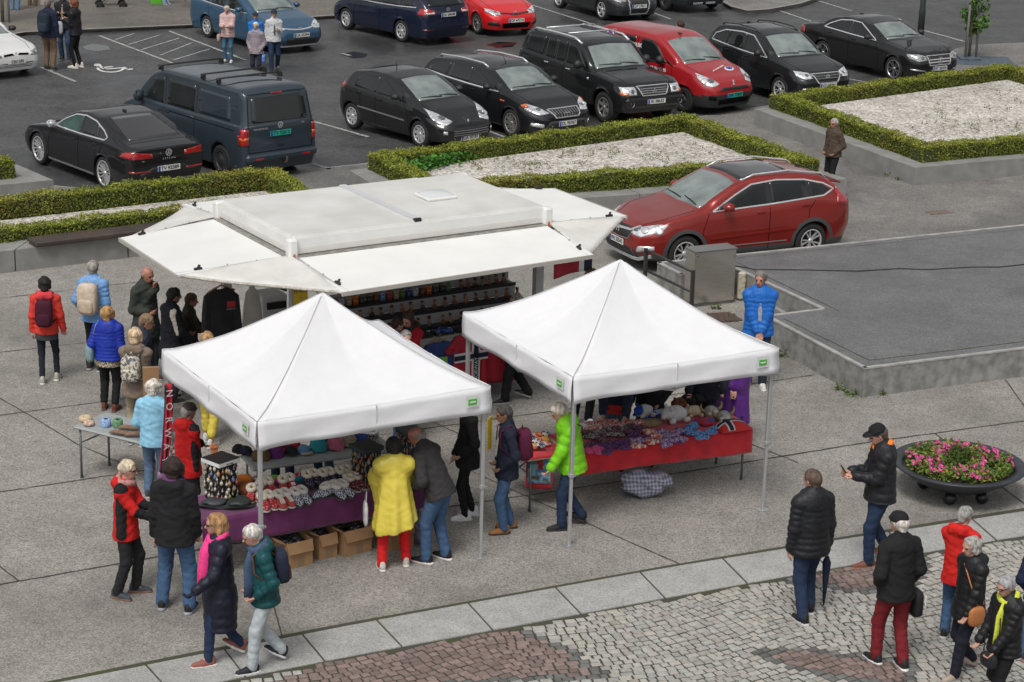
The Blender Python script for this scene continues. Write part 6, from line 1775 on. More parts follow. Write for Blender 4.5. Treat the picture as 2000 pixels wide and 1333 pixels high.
def table(label,A,B,depth,h,top=m_tabtop,topname='table_top',feet=True,dirn=1):
 d=Vector((B.x-A.x,B.y-A.y,0));L=d.length
 t=thing('folding_table',label,'table',(A.x,A.y,0),math.atan2(d.y,d.x),'folding tables of the stall')
 b=MB();b.box((L/2,depth/2,h-.022),(L,depth,.044),0,bev=.02);b.build(topname,top,t)
 for x,y in ((.08,.06),(L-.08,.06),(L-.08,depth-.06),(.08,depth-.06)):
  b=MB();b.tube([(x,y,0),(x,y,h-.04)],.016,8);b.lathe([(.0,0),(.022,0),(.022,.03)],8,0,(x,y,0));b.build('leg',m_leg,t)
 for x in (.08,L-.08):
  s_=1 if x<L/2 else-1
  b=MB();b.tube([(x,.06,.5),(x,depth-.06,.5)],.01,6);b.tube([(x,depth/2,.5),(x+s_*.35,depth/2,h-.05)],.01,6);b.build('brace',m_leg,t)
 t['L']=0;del t['L']
 return t,L
def drape(name,label,A,B,depth,h,front,m,left=0,right=0,over=.02,seed=0):
 d=Vector((B.x-A.x,B.y-A.y,0));L=d.length;a=math.atan2(d.y,d.x)
 def prof(u): # u 0..1 across:from the hanging front hem up and over the top
  tot=front+depth;q=u*tot
  return (-over-.0,h+.006-(front-q)) if q<front else (q-front-over,h+.006)
 b=MB();nu,nv=60,24
 def f(u,v):
  y,z=prof(v);x=-.03+u*(L+.06)
  drop=max(0,h+.006-z)
  y-=drop*(.10+.12*math.sin(u*31+seed)*math.sin(u*11+2*seed+drop*4))*.35
  z-=.03*drop*math.sin(u*5+seed)
  if v>.5:z+=.004*math.sin(u*40)*math.sin(v*30)
  return (x,y,z)
 b.grid(f,nu,nv)
 for side,amt in ((0,left),(1,right)):
  if amt:
   def g(u,v):
    x=-.03 if side==0 else L+.03
    s_=-1 if side==0 else 1
    return (x+s_*v*amt*(.1+.05*math.sin(u*17)),-over+u*depth,h+.006-v*amt)
   b.grid(g,14,8,flip=side==1)
 o=b.build(name,m,None,(A.x,A.y,0),a)
 sm=o.modifiers.new('t','SOLIDIFY');sm.thickness=.006;sm.offset=0
 return tag(o,label,'tablecloth')
m_purple=mat('purple velvet',(.105,.010,.078),.8,var=.25,vs=4,bump=.2,bs=10,sheen=.3)
m_redcloth=mat('red velvet',(.52,.012,.022),.8,var=.2,vs=4,bump=.25,bs=8,sheen=.3)
H=.75
A,B=at(398,1018,H),at(834,943,H)
pt,PLN=table('long folding table under the purple cloth',A,B,.78,H-.005)
drape('tablecloth','purple velvet cloth hanging over the front of the slipper table',A,B,.80,H,.33,m_purple)
pang=pt.rotation_euler[2];pdx=Vector((math.cos(pang),math.sin(pang),0));pdy=Vector((-pdx.y,pdx.x,0))
A2,B2=at(1030,897,.76),at(1468,836,.76)
rt_,RLN=table('long folding table under the red cloth',A2,B2,.80,.755,mat('bare plywood',(.5,.42,.3),.7))
drape('tablecloth','red velvet cloth sagging over the front of the mitten table',at(1120,883,.76),B2-(B2-A2).normalized()*.02,.74,.76,.34,m_redcloth,0,.0,.02,3)
drape('tablecloth','red cloth with a picture print on the left end of the mitten table',A2,A2+(B2-A2).normalized()*.55,.74,.757,.02,m_redcloth,.04,0,.0,5)
rang=rt_.rotation_euler[2]
A3,B3=at(494,916,.74),at(705,888,.74)
bt_,_=table('grey folding table with caps and hats behind the slipper table',A3,A3+(B3-A3).normalized()*1.95,.55,.74)
bang=bt_.rotation_euler[2]
A4=at(141,832,.74);B4=at(276,865,.74)
gd=(B4-A4).normalized();gt,_=table('pale grey folding table left of the tents',A4,A4+gd*1.45,.68,.74)
m_fleece=mat('cream fleece',(.68,.62,.51),.95,var=.15,vs=30,bump=.6,bs=60)
def slipper_proto(mbody,mcuff,msole,openf=False):
 t=bpy.data.objects.new('slipper',None);link(t)
 b=MB();n=12;prof=[(-.11,.030,.07),(-.08,.040,.10),(-.03,.042,.10),(.03,.046,.075),(.08,.045,.055),(.115,.033,.04),(.13,.012,.025)]
 vs=[];
 for y,w_,hh in prof:
  for k in range(n):
   a=math.pi*2*k/n;vs.append((w_*math.cos(a),-y,.014+(hh/2)*(1+math.sin(a))))
 fs=[(i*n+k,i*n+(k+1)%n,(i+1)*n+(k+1)%n,(i+1)*n+k) for i in range(len(prof)-1) for k in range(n)]
 fs=[f[::-1] for f in fs];fs.append(tuple(range(n)));fs.append(tuple(reversed([(len(prof)-1)*n+k for k in range(n)])))
 b.add(vs,fs,0,True);b.build('upper',mbody,t)
 b=MB();P=[(math.cos(a)*.036,.045+math.sin(a)*.05,.115+.012*math.sin(a)) for a in np.linspace(0,2*math.pi,15)[:-1]]
 b.tube(P+[P[0],P[1]],.025,7);b.build('cuff',mcuff,t)
 b=MB();b.prism([(w_*1.06*s_,-y) for s_,seq in ((1,prof),(-1,prof[::-1])) for y,w_,hh in seq],0,.016);b.build('sole',msole,t)
 if openf:
  b=MB();b.box((0,-.05,.082),(.045,.1,.012),0,Matrix.Rotation(.32,3,'X'));b.build('vamp',m_fleece,t)
 return t
m_solew=mat('pale sole',(.5,.47,.43),.8);m_sold=mat('dark sole',(.06,.05,.05),.8)
kinds={
 'red':(knit('red knit',(.6,.45,.4),(.36,.02,.025),55,'dots'),m_fleece,m_solew),
 'coral':(mat('coral felt',(.42,.06,.05),.9),mat('white fleece',(.6,.57,.52),.95,bump=.6,bs=60),m_solew,True),
 'navy':(knit('navy knit',(.5,.35,.4),(.018,.018,.05),50,'dots'),m_fleece,m_sold),
 'blue checked':(knit('navy white knit',(.02,.03,.10),(.52,.54,.58),60),mat('white fleece',(.6,.57,.52),.95),m_sold),
 'dark red':(knit('dark red knit',(.5,.42,.36),(.11,.015,.02),50,'dots'),m_fleece,m_solew)}
protos={}
pairs=[((497,968),'red',-25),((520,957),'red',0),((560,951),'red',-15),((521,984),'red',0),((554,980),'coral',0),((586,975),'blue checked',0),
   ((609,941),'navy',0),((641,938),'navy',5),((674,933),'navy',5),((693,947),'dark red',20),((636,963),'blue checked',-70),((667,962),'blue checked',10)]
where=['leftmost of all','behind the tent pole','under the red badge','in front of the tent pole','with white tops','beside the white topped ones','leftmost of the dark row','midway along the dark row','rightmost of the dark row','nearest the yellow poncho','lying sideways in front','rightmost of the front row']
for (px,py),kd,yaw in []:pass
for i,((px,py),kd,yaw) in enumerate(pairs):
 p=at(px,py,H+.05)
 for s_ in (-1,1):
  q=p+pdx*(.052*s_)+pdy*(-.01+.008*s_)
  rz=pang+R(yaw+4*s_)
  if kd not in protos:
   protos[kd]=slipper_proto(*kinds[kd]);o=protos[kd]
  else:o=copy_tree(protos[kd])
  o.location=(q.x,q.y,H+.008);o.rotation_euler=(0,0,rz);o.scale=(1.2,)*3
  tag(o,'%s slipper, %s of the pair %s'%(kd,'left' if s_<0 else 'right',where[i]),'slipper','fleece lined slippers on the purple table')
b=MB();p=at(572,946,H+.12);b.box((0,0,0),(.09,.09,.012),0,Matrix.Rotation(.5,3,'X'));b.box((0,-.01,.01),(.05,.05,.006),1,Matrix.Rotation(.5,3,'X'));b.tube([(0,0,-.1),(0,0,0)],.006,5)
tag(b.build('felt_badge',[m_redc,m_whitec],None,(p.x,p.y,H+.12),pang),'small red square felt badge standing among the slippers','badge')
def lump(b,c,r,seed=0,mi=0,n=14,amp=.25,tint=None):
 rg=random.Random(seed);ph=[rg.uniform(0,6.28) for _ in range(6)];m=n//2+2
 vs=[];fs=[]
 for i in range(m+1):
  th=math.pi*i/m
  for k in range(n):
   a=2*math.pi*k/n
   f=1+amp*(math.sin(3*a+ph[0])*math.sin(2*th+ph[1])+.6*math.sin(5*a+ph[2]+3*th)+.4*math.sin(8*a+ph[3]))*math.sin(th)
   vs.append((c[0]+math.sin(th)*math.cos(a)*r[0]*f,c[1]+math.sin(th)*math.sin(a)*r[1]*f,c[2]+max(-r[2],-math.cos(th)*r[2]*(1+.5*(f-1)))))
 for i in range(m):
  for k in range(n):
   a=i*n+k;d=i*n+(k+1)%n;fs.append((a,d,d+n,a+n))
 b.add(vs,fs,mi,True,tint)
def item(name,label,cat,px,z,m,build,rz=0,group=None):
 p=at(px[0],px[1],z);b=MB();build(b)
 o=b.build(name,m,None,(p.x,p.y,z),rz);return tag(o,label,cat,group)
flat=[((535,933),'green',(.22,.42,.06),.16,.10,'headband'),((549,940),'magenta',(.42,.02,.19),.20,.15,'knitted hat'),((561,938),'violet',(.09,.03,.20),.17,.13,'knitted hat'),((520,945),'purple',(.18,.02,.16),.18,.1,'knitted hat'),((588,928),'red white and navy',(.4,.03,.04),.2,.1,'knitted hat'),((588,938),'turquoise',(.02,.22,.34),.2,.1,'headband'),((610,922),'dark brown',(.05,.025,.02),.15,.1,'knitted hat'),((636,925),'black and white',(.02,.02,.02),.22,.1,'knitted hat'),((690,922),'purple and orange',(.2,.05,.1),.22,.14,'knitted hat'),((500,945),'dark violet',(.06,.02,.08),.12,.09,'headband')]
for i,(px,cn,col,w_,d_,kd) in enumerate(flat):
 m=mat('wool '+cn,col,.95,bump=.5,bs=50) if i not in (4,7,8) else knit('wool '+cn,col,[(.6,.6,.6),(.5,.5,.5),(.45,.2,.05)][[4,7,8].index(i)],22 if i==4 else 45,'noise')
 item('wool_hat' if kd=='knitted hat' else 'headband','%s %s lying behind the rows of slippers'%(cn,kd),kd,px,H+.03,m,lambda b:lump(b,(0,0,.0),(w_/2,d_/2,.03+.02*(i%2)),i,n=18,amp=.13),pang+rnd.uniform(-.4,.4),'wool goods behind the slippers')
p=at(432,975,H);krt=thing('keyring_rack','black rotating rack hung with key rings beside the red and black jacket','rack',(p.x,p.y,H+.008),pang+.35)
def keyrack(t,s_,seed,tints,fine):
 b=MB();b.box((0,0,.24*s_),(.27*s_,.27*s_,.46*s_));b.build('frame',m_black,t)
 b=MB();b.box((0,0,.50*s_),(.33*s_,.33*s_,.05*s_));hd=b.build('header',m_whitec if fine else mat('green header',(.035,.05,.05),.6),t)
 b=MB();b.box((0,0,.528*s_),(.33*s_,.33*s_,.006));b.build('header_top',m_black,t)
 rg=random.Random(seed);cm=attr_mat('enamel charm',.3,0,1,.2,60,spec=.6)
 for f_ in range(4):
  a=f_*math.pi/2;c,s2=math.cos(a),math.sin(a)
  for i in range(5):
   for j in range(5):
    x=(-.11+j*.055+rg.uniform(-.020,.020))*s_;z=(.06+i*.088+rg.uniform(-.03,.03))*s_;y=-.15*s_
    bb=MB();bb.tint=1;tc_=rg.choice(tints);r_=rg.uniform(.011,.026)*s_
    q=(x*c-y*s2,x*s2+y*c,z)
    bb.ball(q,(r_,r_,r_*1.3),6,0,tc_);bb.bar((q[0],q[1],z+r_),(q[0],q[1],z+r_+.025),.006,.006,0,tint=(.5,.5,.5))
    bb.build('key_ring',cm,t)
 return hd
hd=keyrack(krt,1.0,3,[(.5,.47,.4),(.38,.36,.34),(.08,.08,.09),(.45,.3,.12),(.12,.14,.3),(.3,.08,.05),(.55,.5,.4),(.25,.2,.15)],True)
for k in range(2):
 o=text('lettering','HISTORY OF NORWAY' if 0 else 'key rings',.03,m_ink,hd,(0,-.168,.495),(math.pi/2,0,0));break
p=at(715,945,H);krt2=thing('keyring_rack','dark rack of colourful key rings left of the yellow poncho','rack',(p.x,p.y,H+.008),pang+.2)
keyrack(krt2,.95,8,[(.35,.1,.03),(.06,.09,.12),(.3,.25,.05),(.12,.14,.15),(.4,.3,.2)],False)
p=at(800,905,H);krt3=thing('keyring_rack','dark rack of key rings between the yellow poncho and the bald man','rack',(p.x,p.y,H+.008),pang)
keyrack(krt3,.85,9,[(.45,.12,.03),(.05,.07,.1),(.3,.25,.2),(.4,.4,.4)],False)
item('troll_figure','tiny orange house ornament standing on the key ring rack','ornament',(418,883),H+.54,mat('orange ornament',(.5,.18,.08),.6,var=.4,vs=60),lambda b:(b.box((0,0,.03),(.08,.06,.06)),b.prism([(-.05,-.04),(.05,-.04),(.05,.04),(-.05,.04)],.06,.075),b.box((0,0,.09),(.05,.04,.03))),pang,None)
item('hat','rust brown felt hat beside the key ring rack','hat',(478,955),H+.06,mat('rust felt',(.22,.07,.025),.9),lambda b:lump(b,(0,0,0),(.13,.11,.09),5,amp=.06),0)
item('hat','bright orange hat behind the rust brown hat','hat',(475,938),H+.07,mat('orange felt',(.55,.16,.02),.9),lambda b:lump(b,(0,0,0),(.13,.10,.07),6,amp=.06),0)
def brimhat(b):
 lump(b,(0,0,.03),(.15,.11,.05),9,n=20,amp=.10)
 b.grid(lambda u,v:(math.cos(u*6.2832)*(.12+.13*v),math.sin(u*6.2832)*(.09+.09*v),.01+.03*math.sin(u*12.5)*v),28,3)
item('rain_hat','dark green folded rain hat at the left of the slippers','hat',(470,985),H+.02,mat('dark green oilcloth',(.025,.035,.03),.55,var=.2,vs=10),brimhat,pang+.3)
item('rain_hat','dark grey folded rain hat under the key ring rack','hat',(420,985),H+.02,mat('dark grey oilcloth',(.04,.043,.05),.55,var=.2,vs=10),brimhat,pang-.2)
def cap(b,mi=0):
 b.grid(lambda u,v:(math.cos(u*6.2832)*.085*math.sin(v*1.57+.001),math.sin(u*6.2832)*.10*math.sin(v*1.57+.001),.10*math.cos(v*1.57)),18,7,0)
 b.grid(lambda u,v:((u*2-1)*.085,-.075-v*.085*math.cos((u*2-1)*1.2),.022-v*.015+.01*math.cos((u*2-1)*1.5)),10,4,1)
capl=[((466,882),'black',m_blackc,m_blackc,.2,'with yellow marks at the far left of the hat table'),((480,885),'navy',m_navyc,m_navyc,.5,'beside the black cap on the hat table'),((568,885),'black',m_blackc,m_blackc,-.1,'with a pale rim left of the light blue cap'),((593,883),'light blue',mat('light blue cloth',(.10,.25,.42),.85),mat('beige cloth',(.42,.36,.3),.85),.15,'with beige front in the middle of the hat table'),((545,876),'red',m_redc,m_redc,0,'behind the purple hats on the hat table'),((575,873),'scarlet',mat('scarlet cloth',(.45,.02,.02),.85),m_redc,.3,'at the back of the hat table')]
for px,cn,m1,m2,rz,wh in capl:
 o=item('cap','%s baseball cap %s'%(cn,wh),'cap',px,.75,[m1,m2],cap,bang+rz,'caps on the grey table')
stk=[((510,893),'brown furry',(.14,.08,.03)),((537,887),'purple',(.12,.02,.14)),((622,876),'turquoise',(.02,.25,.32)),((655,872),'pink',(.48,.13,.2)),((681,866),'beige checked',(.27,.19,.11)),((703,862),'blue',(.03,.07,.28)),((722,858),'black and white',(.03,.03,.03))]
for i,(px,cn,col) in enumerate(stk):
 p=at(px[0],px[1],.77);t=thing('hat_stack','%s bucket hats stacked on the grey table'%cn,'hats',(p.x,p.y,.745),bang+rnd.uniform(-.5,.5),'stacked bucket hats on the grey table')
 m=mat('hat cloth '+cn,col,.85,var=.15,vs=15) if i not in (4,6) else knit('hat cloth '+cn,col,(.4,.36,.3),60,'noise')
 for j in range(3):
  b=MB();s_=1-.06*j
  b.grid(lambda u,v:(math.cos(u*6.2832)*(.13-.06*v)*s_,math.sin(u*6.2832)*(.12-.05*v)*s_,(.0+.09*v+.02*math.sin(u*12+j*2)*(1-v))+j*.035),22,4)
  b.grid(lambda u,v:(math.cos(u*6.2832)*.07*(1-v)*s_,math.sin(u*6.2832)*.07*(1-v)*s_,.09+j*.035+.004*v),22,2)
  b.build('bucket_hat',m,t)
def carton(label,q,w_,d_,h_,fill,flaps=(1,1),rz=None,seed=1):
 p=at(*q);rz=pang+.12 if rz is None else rz
 t=thing('cardboard_box',label,'box',(p.x,p.y,0),rz,'cardboard boxes under the purple table')
 b=MB();th=.006
 b.box((w_/2,0,h_/2),(w_,th,h_));b.box((w_/2,d_,h_/2),(w_,th,h_));b.box((0,d_/2,h_/2),(th,d_,h_));b.box((w_,d_/2,h_/2),(th,d_,h_));b.box((w_/2,d_/2,.004),(w_,d_,.006))
 b.build('box_wall',m_card,t)
 b=MB();b.add([(0,-.004,h_),(w_,-.004,h_),(w_-.01,-.05,h_-.13),(.01,-.05,h_-.13)],[(3,2,1,0)]);o=b.build('box_flap',m_card,t);sm=o.modifiers.new('t','SOLIDIFY');sm.thickness=.006
 b=MB();b.add([(0,0,h_),(0,d_,h_),(-.10,d_-.01,h_+.05),(-.10,.01,h_+.05)],[(0,1,2,3)]);o=b.build('box_flap',m_card,t);sm=o.modifiers.new('t','SOLIDIFY');sm.thickness=.006
 b=MB();b.box((w_*.55,-.006,.06),(.09,.004,.12));b.build('tape',m_tape,t)
 b=MB()
 for k in range(9):lump(b,(rnd.uniform(.06,w_-.06),rnd.uniform(.06,d_-.06),h_-.07+rnd.uniform(-.02,.03)),(.07,.06,.05),seed*20+k,n=9)
 tag(b.build('wrapped_goods',fill,None,(p.x,p.y,0),rz),'dark plastic wrapped goods inside the %s cardboard box from the left'%ORD[seed-1],'goods','goods in the cardboard boxes')
m_bagp=mat('dark plastic wrap',(.025,.024,.028),.25,var=.8,vs=18)
carton('small open cardboard box half hidden behind the man in the green jacket',(528,1098),.17,.34,.30,m_bagp,seed=1)
carton('open cardboard box with a hanging front flap left of the table leg',(560,1114),.36,.40,.33,m_bagp,seed=2)
carton('narrow cardboard box with torn tape at the middle of the purple table',(624,1095),.25,.36,.32,m_bagp,seed=3)
carton('wide cardboard box left of the red trousers',(672,1089),.40,.40,.33,m_bagp,seed=4)
carton('cardboard box right of the red trousers under the table',(764,1078),.33,.4,.33,m_bagp,seed=5)
p=at(828,1068);t=thing('shopping_bag','grey lilac shopping bag standing beside the bald man under the table','bag',(p.x,p.y,0),pang)
b=MB();lump(b,(0,.1,.2),(.12,.12,.2),77,n=16,amp=.08);b.build('body',mat('lilac bag',(.18,.16,.22),.5,var=.4,vs=12),t)
b=MB();b.tube([(-.06,.0,.35),(-.05,-.03,.45),(.05,-.03,.45),(.06,0,.35)],.012,5);b.build('handle',mat('bag handle',(.4,.38,.42),.6),t)
p=at(1258,968);
def cbag(b):
 for c,r,s_ in (((0,0,.14),(.30,.2,.15),31),((.12,-.03,.22),(.24,.17,.12),32),((-.1,.02,.24),(.2,.16,.13),33)):lump(b,c,r,s_,n=26,amp=.2)
o=MB();cbag(o);m_ck=bpy.data.materials.new('checked plastic');m_ck.use_nodes=True
n_=m_ck.node_tree;tcx=n_.nodes.new('ShaderNodeTexCoord');cols=[]
w1=n_.nodes.new('ShaderNodeTexWave');w1.bands_direction='X';w1.inputs['Scale'].default_value=6.5
w2=n_.nodes.new('ShaderNodeTexWave');w2.bands_direction='Z';w2.inputs['Scale'].default_value=6.5
ad=n_.nodes.new('ShaderNodeMath');ad.operation='ADD'
for w_ in (w1,w2):n_.links.new(tcx.outputs['Object'],w_.inputs['Vector'])
n_.links.new(w1.outputs['Fac'],ad.inputs[0]);n_.links.new(w2.outputs['Fac'],ad.inputs[1])
rp=n_.nodes.new('ShaderNodeValToRGB');rp.color_ramp.elements[0].color=(.06,.07,.16,1);rp.color_ramp.elements[1].color=(.42,.42,.46,1)
hv=n_.nodes.new('ShaderNodeMath');hv.operation='MULTIPLY';hv.inputs[1].default_value=.5
n_.links.new(ad.outputs[0],hv.inputs[0]);n_.links.new(hv.outputs[0],rp.inputs['Fac']);n_.links.new(rp.outputs[0],n_.nodes['Principled BSDF'].inputs['Base Color'])
tag(o.build('checked_bag',m_ck,None,(p.x,p.y,0),rang-.2),'crumpled blue and white checked plastic bag under the red table','bag')
m_mit=[knit('mitten grey',(.035,.04,.05),(.33,.32,.3),50,'noise'),knit('mitten purple',(.03,.012,.05),(.16,.05,.19),50,'noise'),knit('mitten pink',(.5,.04,.16),(.6,.12,.25),50,'noise'),knit('mitten red',(.45,.03,.02),(.6,.5,.45),40,'noise'),knit('mitten lilac',(.14,.05,.18),(.4,.33,.45),45,'noise'),knit('mitten blue',(.02,.08,.35),(.2,.4,.6),50,'noise'),knit('mitten navy',(.012,.015,.04),(.25,.1,.12),50,'noise')]
mcn=['grey patterned','purple','pink','red and white','lilac','bright blue','navy']
def mitten(b):
 b.tube([(0,.11,.0),(0,.05,.005),(0,-.02,.01),(0,-.08,.005),(0,-.11,0)],[.038,.040,.052,.045,.015],9,sq=.5)
 b.tube([(.035,.0,.005),(.065,-.03,.01),(.07,-.055,.005)],[.02,.02,.008],7)
mits=[(1150,853,0),(1165,845,0),(1182,838,0),(1200,845,0),(1215,838,0),(1155,868,6),(1172,862,6),(1150,880,2),(1168,876,2),(1190,870,1),(1205,866,1),(1222,862,1),(1215,876,1),(1180,884,1),(1240,848,1),(1252,856,1),(1238,864,4),(1262,843,3),(1275,850,3),(1268,862,3),(1248,872,3),(1290,848,4),(1304,852,4),(1298,862,4),(1318,846,4),(1332,858,4),(1315,862,1),(1345,840,5),(1358,848,5),(1372,855,5),(1385,846,5),(1350,834,5),(1225,828,3),(1185,826,3),(1165,830,3)]
for (x_,y_,k_) in list(mits):
 if k_ !=1:mits.append((x_+rnd.uniform(-9,9),y_+rnd.uniform(-5,5),k_))
mits+=[(1160+11*q,874-q*1.2,1) for q in range(6)]+[(1150+9*q,846-q*1.5+5*(q%3),6) for q in range(12)]+[(1160+14*q,838-q*2,3) for q in range(7)]
seen={}
for i,(px,py,k) in enumerate(mits):
 seen[k]=seen.get(k,0)+1
 tot=sum(1 for q in mits if q[2]==k)
 o=item('mitten','%s mitten on the red table, %s of its colour counted from the left'%(mcn[k],ORD[sorted([q for q in mits if q[2]==k]).index((px,py,k))]),'mitten',(px,py),.76+.035+.012*(i%3),m_mit[k],mitten,rang+rnd.uniform(-1.2,1.2),'knitted mittens on the red table')
 o.rotation_euler[0]=rnd.uniform(-.3,.1);o.scale=(1.25,)*3
def toy(label,px,m,ears=True,s_=1.0,rz=0,m2=None,z=.78):
 p=at(px[0],px[1],z);t=thing('soft_toy',label,'soft toy',(p.x,p.y,.77),rz,'soft toys on the red table')
 b=MB();lump(b,(0,0,.09*s_),(.13*s_,.10*s_,.09*s_),int(px[0]),amp=.10);b.build('body',m,t)
 b=MB();b.ball((-.12*s_,-.05*s_,.12*s_),(.075*s_,.07*s_,.065*s_),10);b.ball((-.18*s_,-.08*s_,.10*s_),(.035*s_,.03*s_,.03*s_),8);b.build('head',m2 or m,t)
 if ears:
  for q in (-1,1):
   b=MB();b.ball((-.11*s_,-.05*s_+q*.055*s_,.185*s_),(.02*s_,.025*s_,.03*s_),7);b.build('ear',m2 or m,t)
 for q,(x,y) in enumerate(((-.08,-.1),(.1,-.09),(.12,.07))):
  b=MB();b.ball((x*s_,y*s_,.04*s_),(.045*s_,.035*s_,.035*s_),7);b.build('paw',m,t)
m_plw=mat('white plush',(.62,.61,.6),.95,bump=.6,bs=50);m_plb=mat('brown plush',(.14,.05,.02),.95,var=.4,vs=25,bump=.6,bs=50);m_plk=mat('black plush',(.012,.012,.013),.95,bump=.6,bs=50);m_plc=mat('cream plush',(.5,.42,.3),.95,bump=.6,bs=50)
toy('white polar bear soft toy in the middle of the red table',(1318,822),m_plw,s_=1.25,rz=rang)
toy('brown shaggy soft toy at the back of the red table',(1326,800),m_plb,s_=1.0,rz=rang+.5)
toy('black soft toy with a raised arm behind the brown one',(1345,793),m_plk,s_=1.0,rz=rang+2.2)
toy('cream soft toy lamb left of the helmets',(1355,812),m_plc,s_=.85,rz=rang-.2)
toy('small white soft toy wearing a blue cap on the red table',(1258,812),m_plw,s_=.95,rz=rang,m2=mat('royal blue knit',(.02,.08,.4),.9))
item('scarf','blue and white patterned scarf at the back of the red table','scarf',(1275,806),.80,knit('blue white scarf',(.02,.08,.4),(.4,.5,.7),18,'noise'),lambda b:lump(b,(0,0,0),(.28,.10,.05),4,n=20),rang)
item('fur_hat','beige fur hat lying in front of the white bear','hat',(1268,827),.80,mat('beige fur',(.25,.18,.11),.95,var=.2,vs=20,bump=.5,bs=40),lambda b:lump(b,(0,0,0),(.20,.11,.06),14,n=18,amp=.1),rang)
def cushion(b):b.grid(lambda u,v:((u-.5)*.42,(v-.5)*.34,.10*(math.sin(math.pi*u)*math.sin(math.pi*v))**.5+.0),16,16,0)
p=at(1428,832,.80);ct_=thing('cushion','red flag cushion with a navy cross at the right end of the red table','cushion',(p.x,p.y,.775),rang)
b=MB();b.grid(lambda u,v:((u-.5)*.46,(v-.5)*.36,.11*(max(0,math.sin(math.pi*u))*max(0,math.sin(math.pi*v)))**.5),20,16)
b.grid(lambda u,v:((u-.5)*.46,(v-.5)*.36,-.01),4,4,flip=True);b.build('cover',m_redc if 0 else mat('flag red',(.5,.02,.02),.8),ct_)
def cstrip(x0,x1,y0,y1,m,o):
 b=MB();hz_=lambda x,y:.11*(max(0,math.sin(math.pi*(x/.46+.5)))*max(0,math.sin(math.pi*(y/.36+.5))))**.5
 b.grid(lambda u,v:(x0+(x1-x0)*u,y0+(y1-y0)*v,hz_(x0+(x1-x0)*u,y0+(y1-y0)*v)+o),14,10);b.build('print',m,ct_)
cstrip(-.13,-.03,-.175,.175,m_whitec,.004);cstrip(-.225,.225,-.05,.05,m_whitec,.004);cstrip(-.11,-.05,-.175,.175,m_navyc,.008);cstrip(-.225,.225,-.028,.028,m_navyc,.008)
item('wool_hat','red white and navy knitted hat left of the flag cushion','knitted hat',(1378,824),.81,knit('flag knit',(.45,.02,.03),(.05,.06,.2),14,'noise'),lambda b:lump(b,(0,0,0),(.16,.11,.06),41,n=18,amp=.15),rang)
for px,nm in (((1388,812),'left'),((1412,822),'right')):
 p=at(px[0],px[1],.77);t=thing('toy_helmet','silver horned toy helmet, the %s one of two beside the flag cushion'%nm,'helmet',(p.x,p.y,.77),rang,'horned toy helmets')
 b=MB();b.lathe([(.115,0),(.112,.05),(.09,.10),(.05,.135),(0,.145)],20);b.build('dome',mat('helmet silver',(.36,.35,.34),.35,.6,var=.3,vs=12),t)
 b=MB();b.lathe([(.12,-.002),(.122,.03),(.114,.032)],20);b.build('band',mat('helmet bronze',(.22,.15,.07),.4,.6),t)
 for s_ in (-1,1):
  b=MB();b.tube([(s_*.10,0,.07),(s_*.15,0,.10),(s_*.165,0,.15),(s_*.155,0,.19)],[.026,.022,.014,.004],8);b.build('horn',mat('horn bone',(.3,.22,.12),.5),t)
for i in range(12):
 px=(1036+(i%4)*9+rnd.uniform(-2,2),874-(i//4)*10-(i%4)*2)
 item('wool_hat','striped red yellow and navy hat heaped beside the lime green jacket','knitted hat',px,.80+.02*(i%3),knit('flag stripes %d'%(i%3),[(.5,.04,.03),(.55,.35,.05),(.02,.03,.1)][i%3],[(.6,.55,.5),(.5,.05,.05),(.55,.5,.45)][i%3],26,'noise'),lambda b:lump(b,(0,0,0),(.075,.06,.04),i+60,n=12),rang+i,'striped hats at the left end of the red table')
p=at(1057,880,.75);t=thing('picture_towel','red bordered towel with a blue troll picture hanging from the red table','towel',(p.x,p.y-.03,.76),rang-.55)
def tow(x0,x1,z0,z1,m,y,n='cloth'):
 b=MB();b.grid(lambda u,v:(x0+(x1-x0)*u,y-.05*(1-v)+.012*math.sin((x0+u*(x1-x0))*18),z0+(z1-z0)*v),8,8);o=b.build(n,m,t);sm=o.modifiers.new('t','SOLIDIFY');sm.thickness=.004
tow(-.19,.16,-.52,0,m_redcloth,0);tow(-.165,.135,-.44,-.03,knit('troll picture',(.10,.25,.45),(.3,.5,.62),14,'noise'),-.008,'print')
for x,z,w_,h,c in ((-.01,-.12,.08,.10,(.5,.06,.03)),(0,-.2,.06,.08,(.45,.03,.03)),(-.01,-.07,.1,.03,(.55,.3,.04)),(-.06,-.33,.1,.09,(.2,.12,.06)),(.07,-.36,.07,.08,(.1,.16,.08))):
 tow(x-w_/2,x+w_/2,z-h/2,z+h/2,mat('print %s'%str(c),c,.85,var=.5,vs=40),-.016-.01*0,'figure_print')
sl=Vector((-4.35,25.44,0));p=Vector((cA[0],cA[1],0))+Vector((math.cos(tA)*-1.5-math.sin(tA)*1.5,math.sin(tA)*-1.5+math.cos(tA)*1.5,0))
q_=at(328,760,1.9);t=thing('football_scarf','red knitted scarf with white letters hanging at the left tent leg','scarf',(q_.x,q_.y-.06,0),R(35))
b=MB();b.grid(lambda u,v:((u-.5)*(.115-.04*(1-v))-.10*(1-v)**2,-.03+.025*math.sin(u*9+v*4),.86+v*1.13),10,20);o=b.build('cloth',mat('scarf red',(.40,.02,.035),.9,bump=.3,bs=60),t);sm=o.modifiers.new('t','SOLIDIFY');sm.thickness=.012
for s_ in (0,1):
 b=MB();b.grid(lambda u,v:((-.060 if s_==0 else .036)*(1-.35*(1-v))+u*.03-.10*(1-v)**2,-.045+.02*math.sin(v*4),.86+v*1.13),2,18);o=b.build('border',m_navyc,t);sm=o.modifiers.new('t','SOLIDIFY');sm.thickness=.01
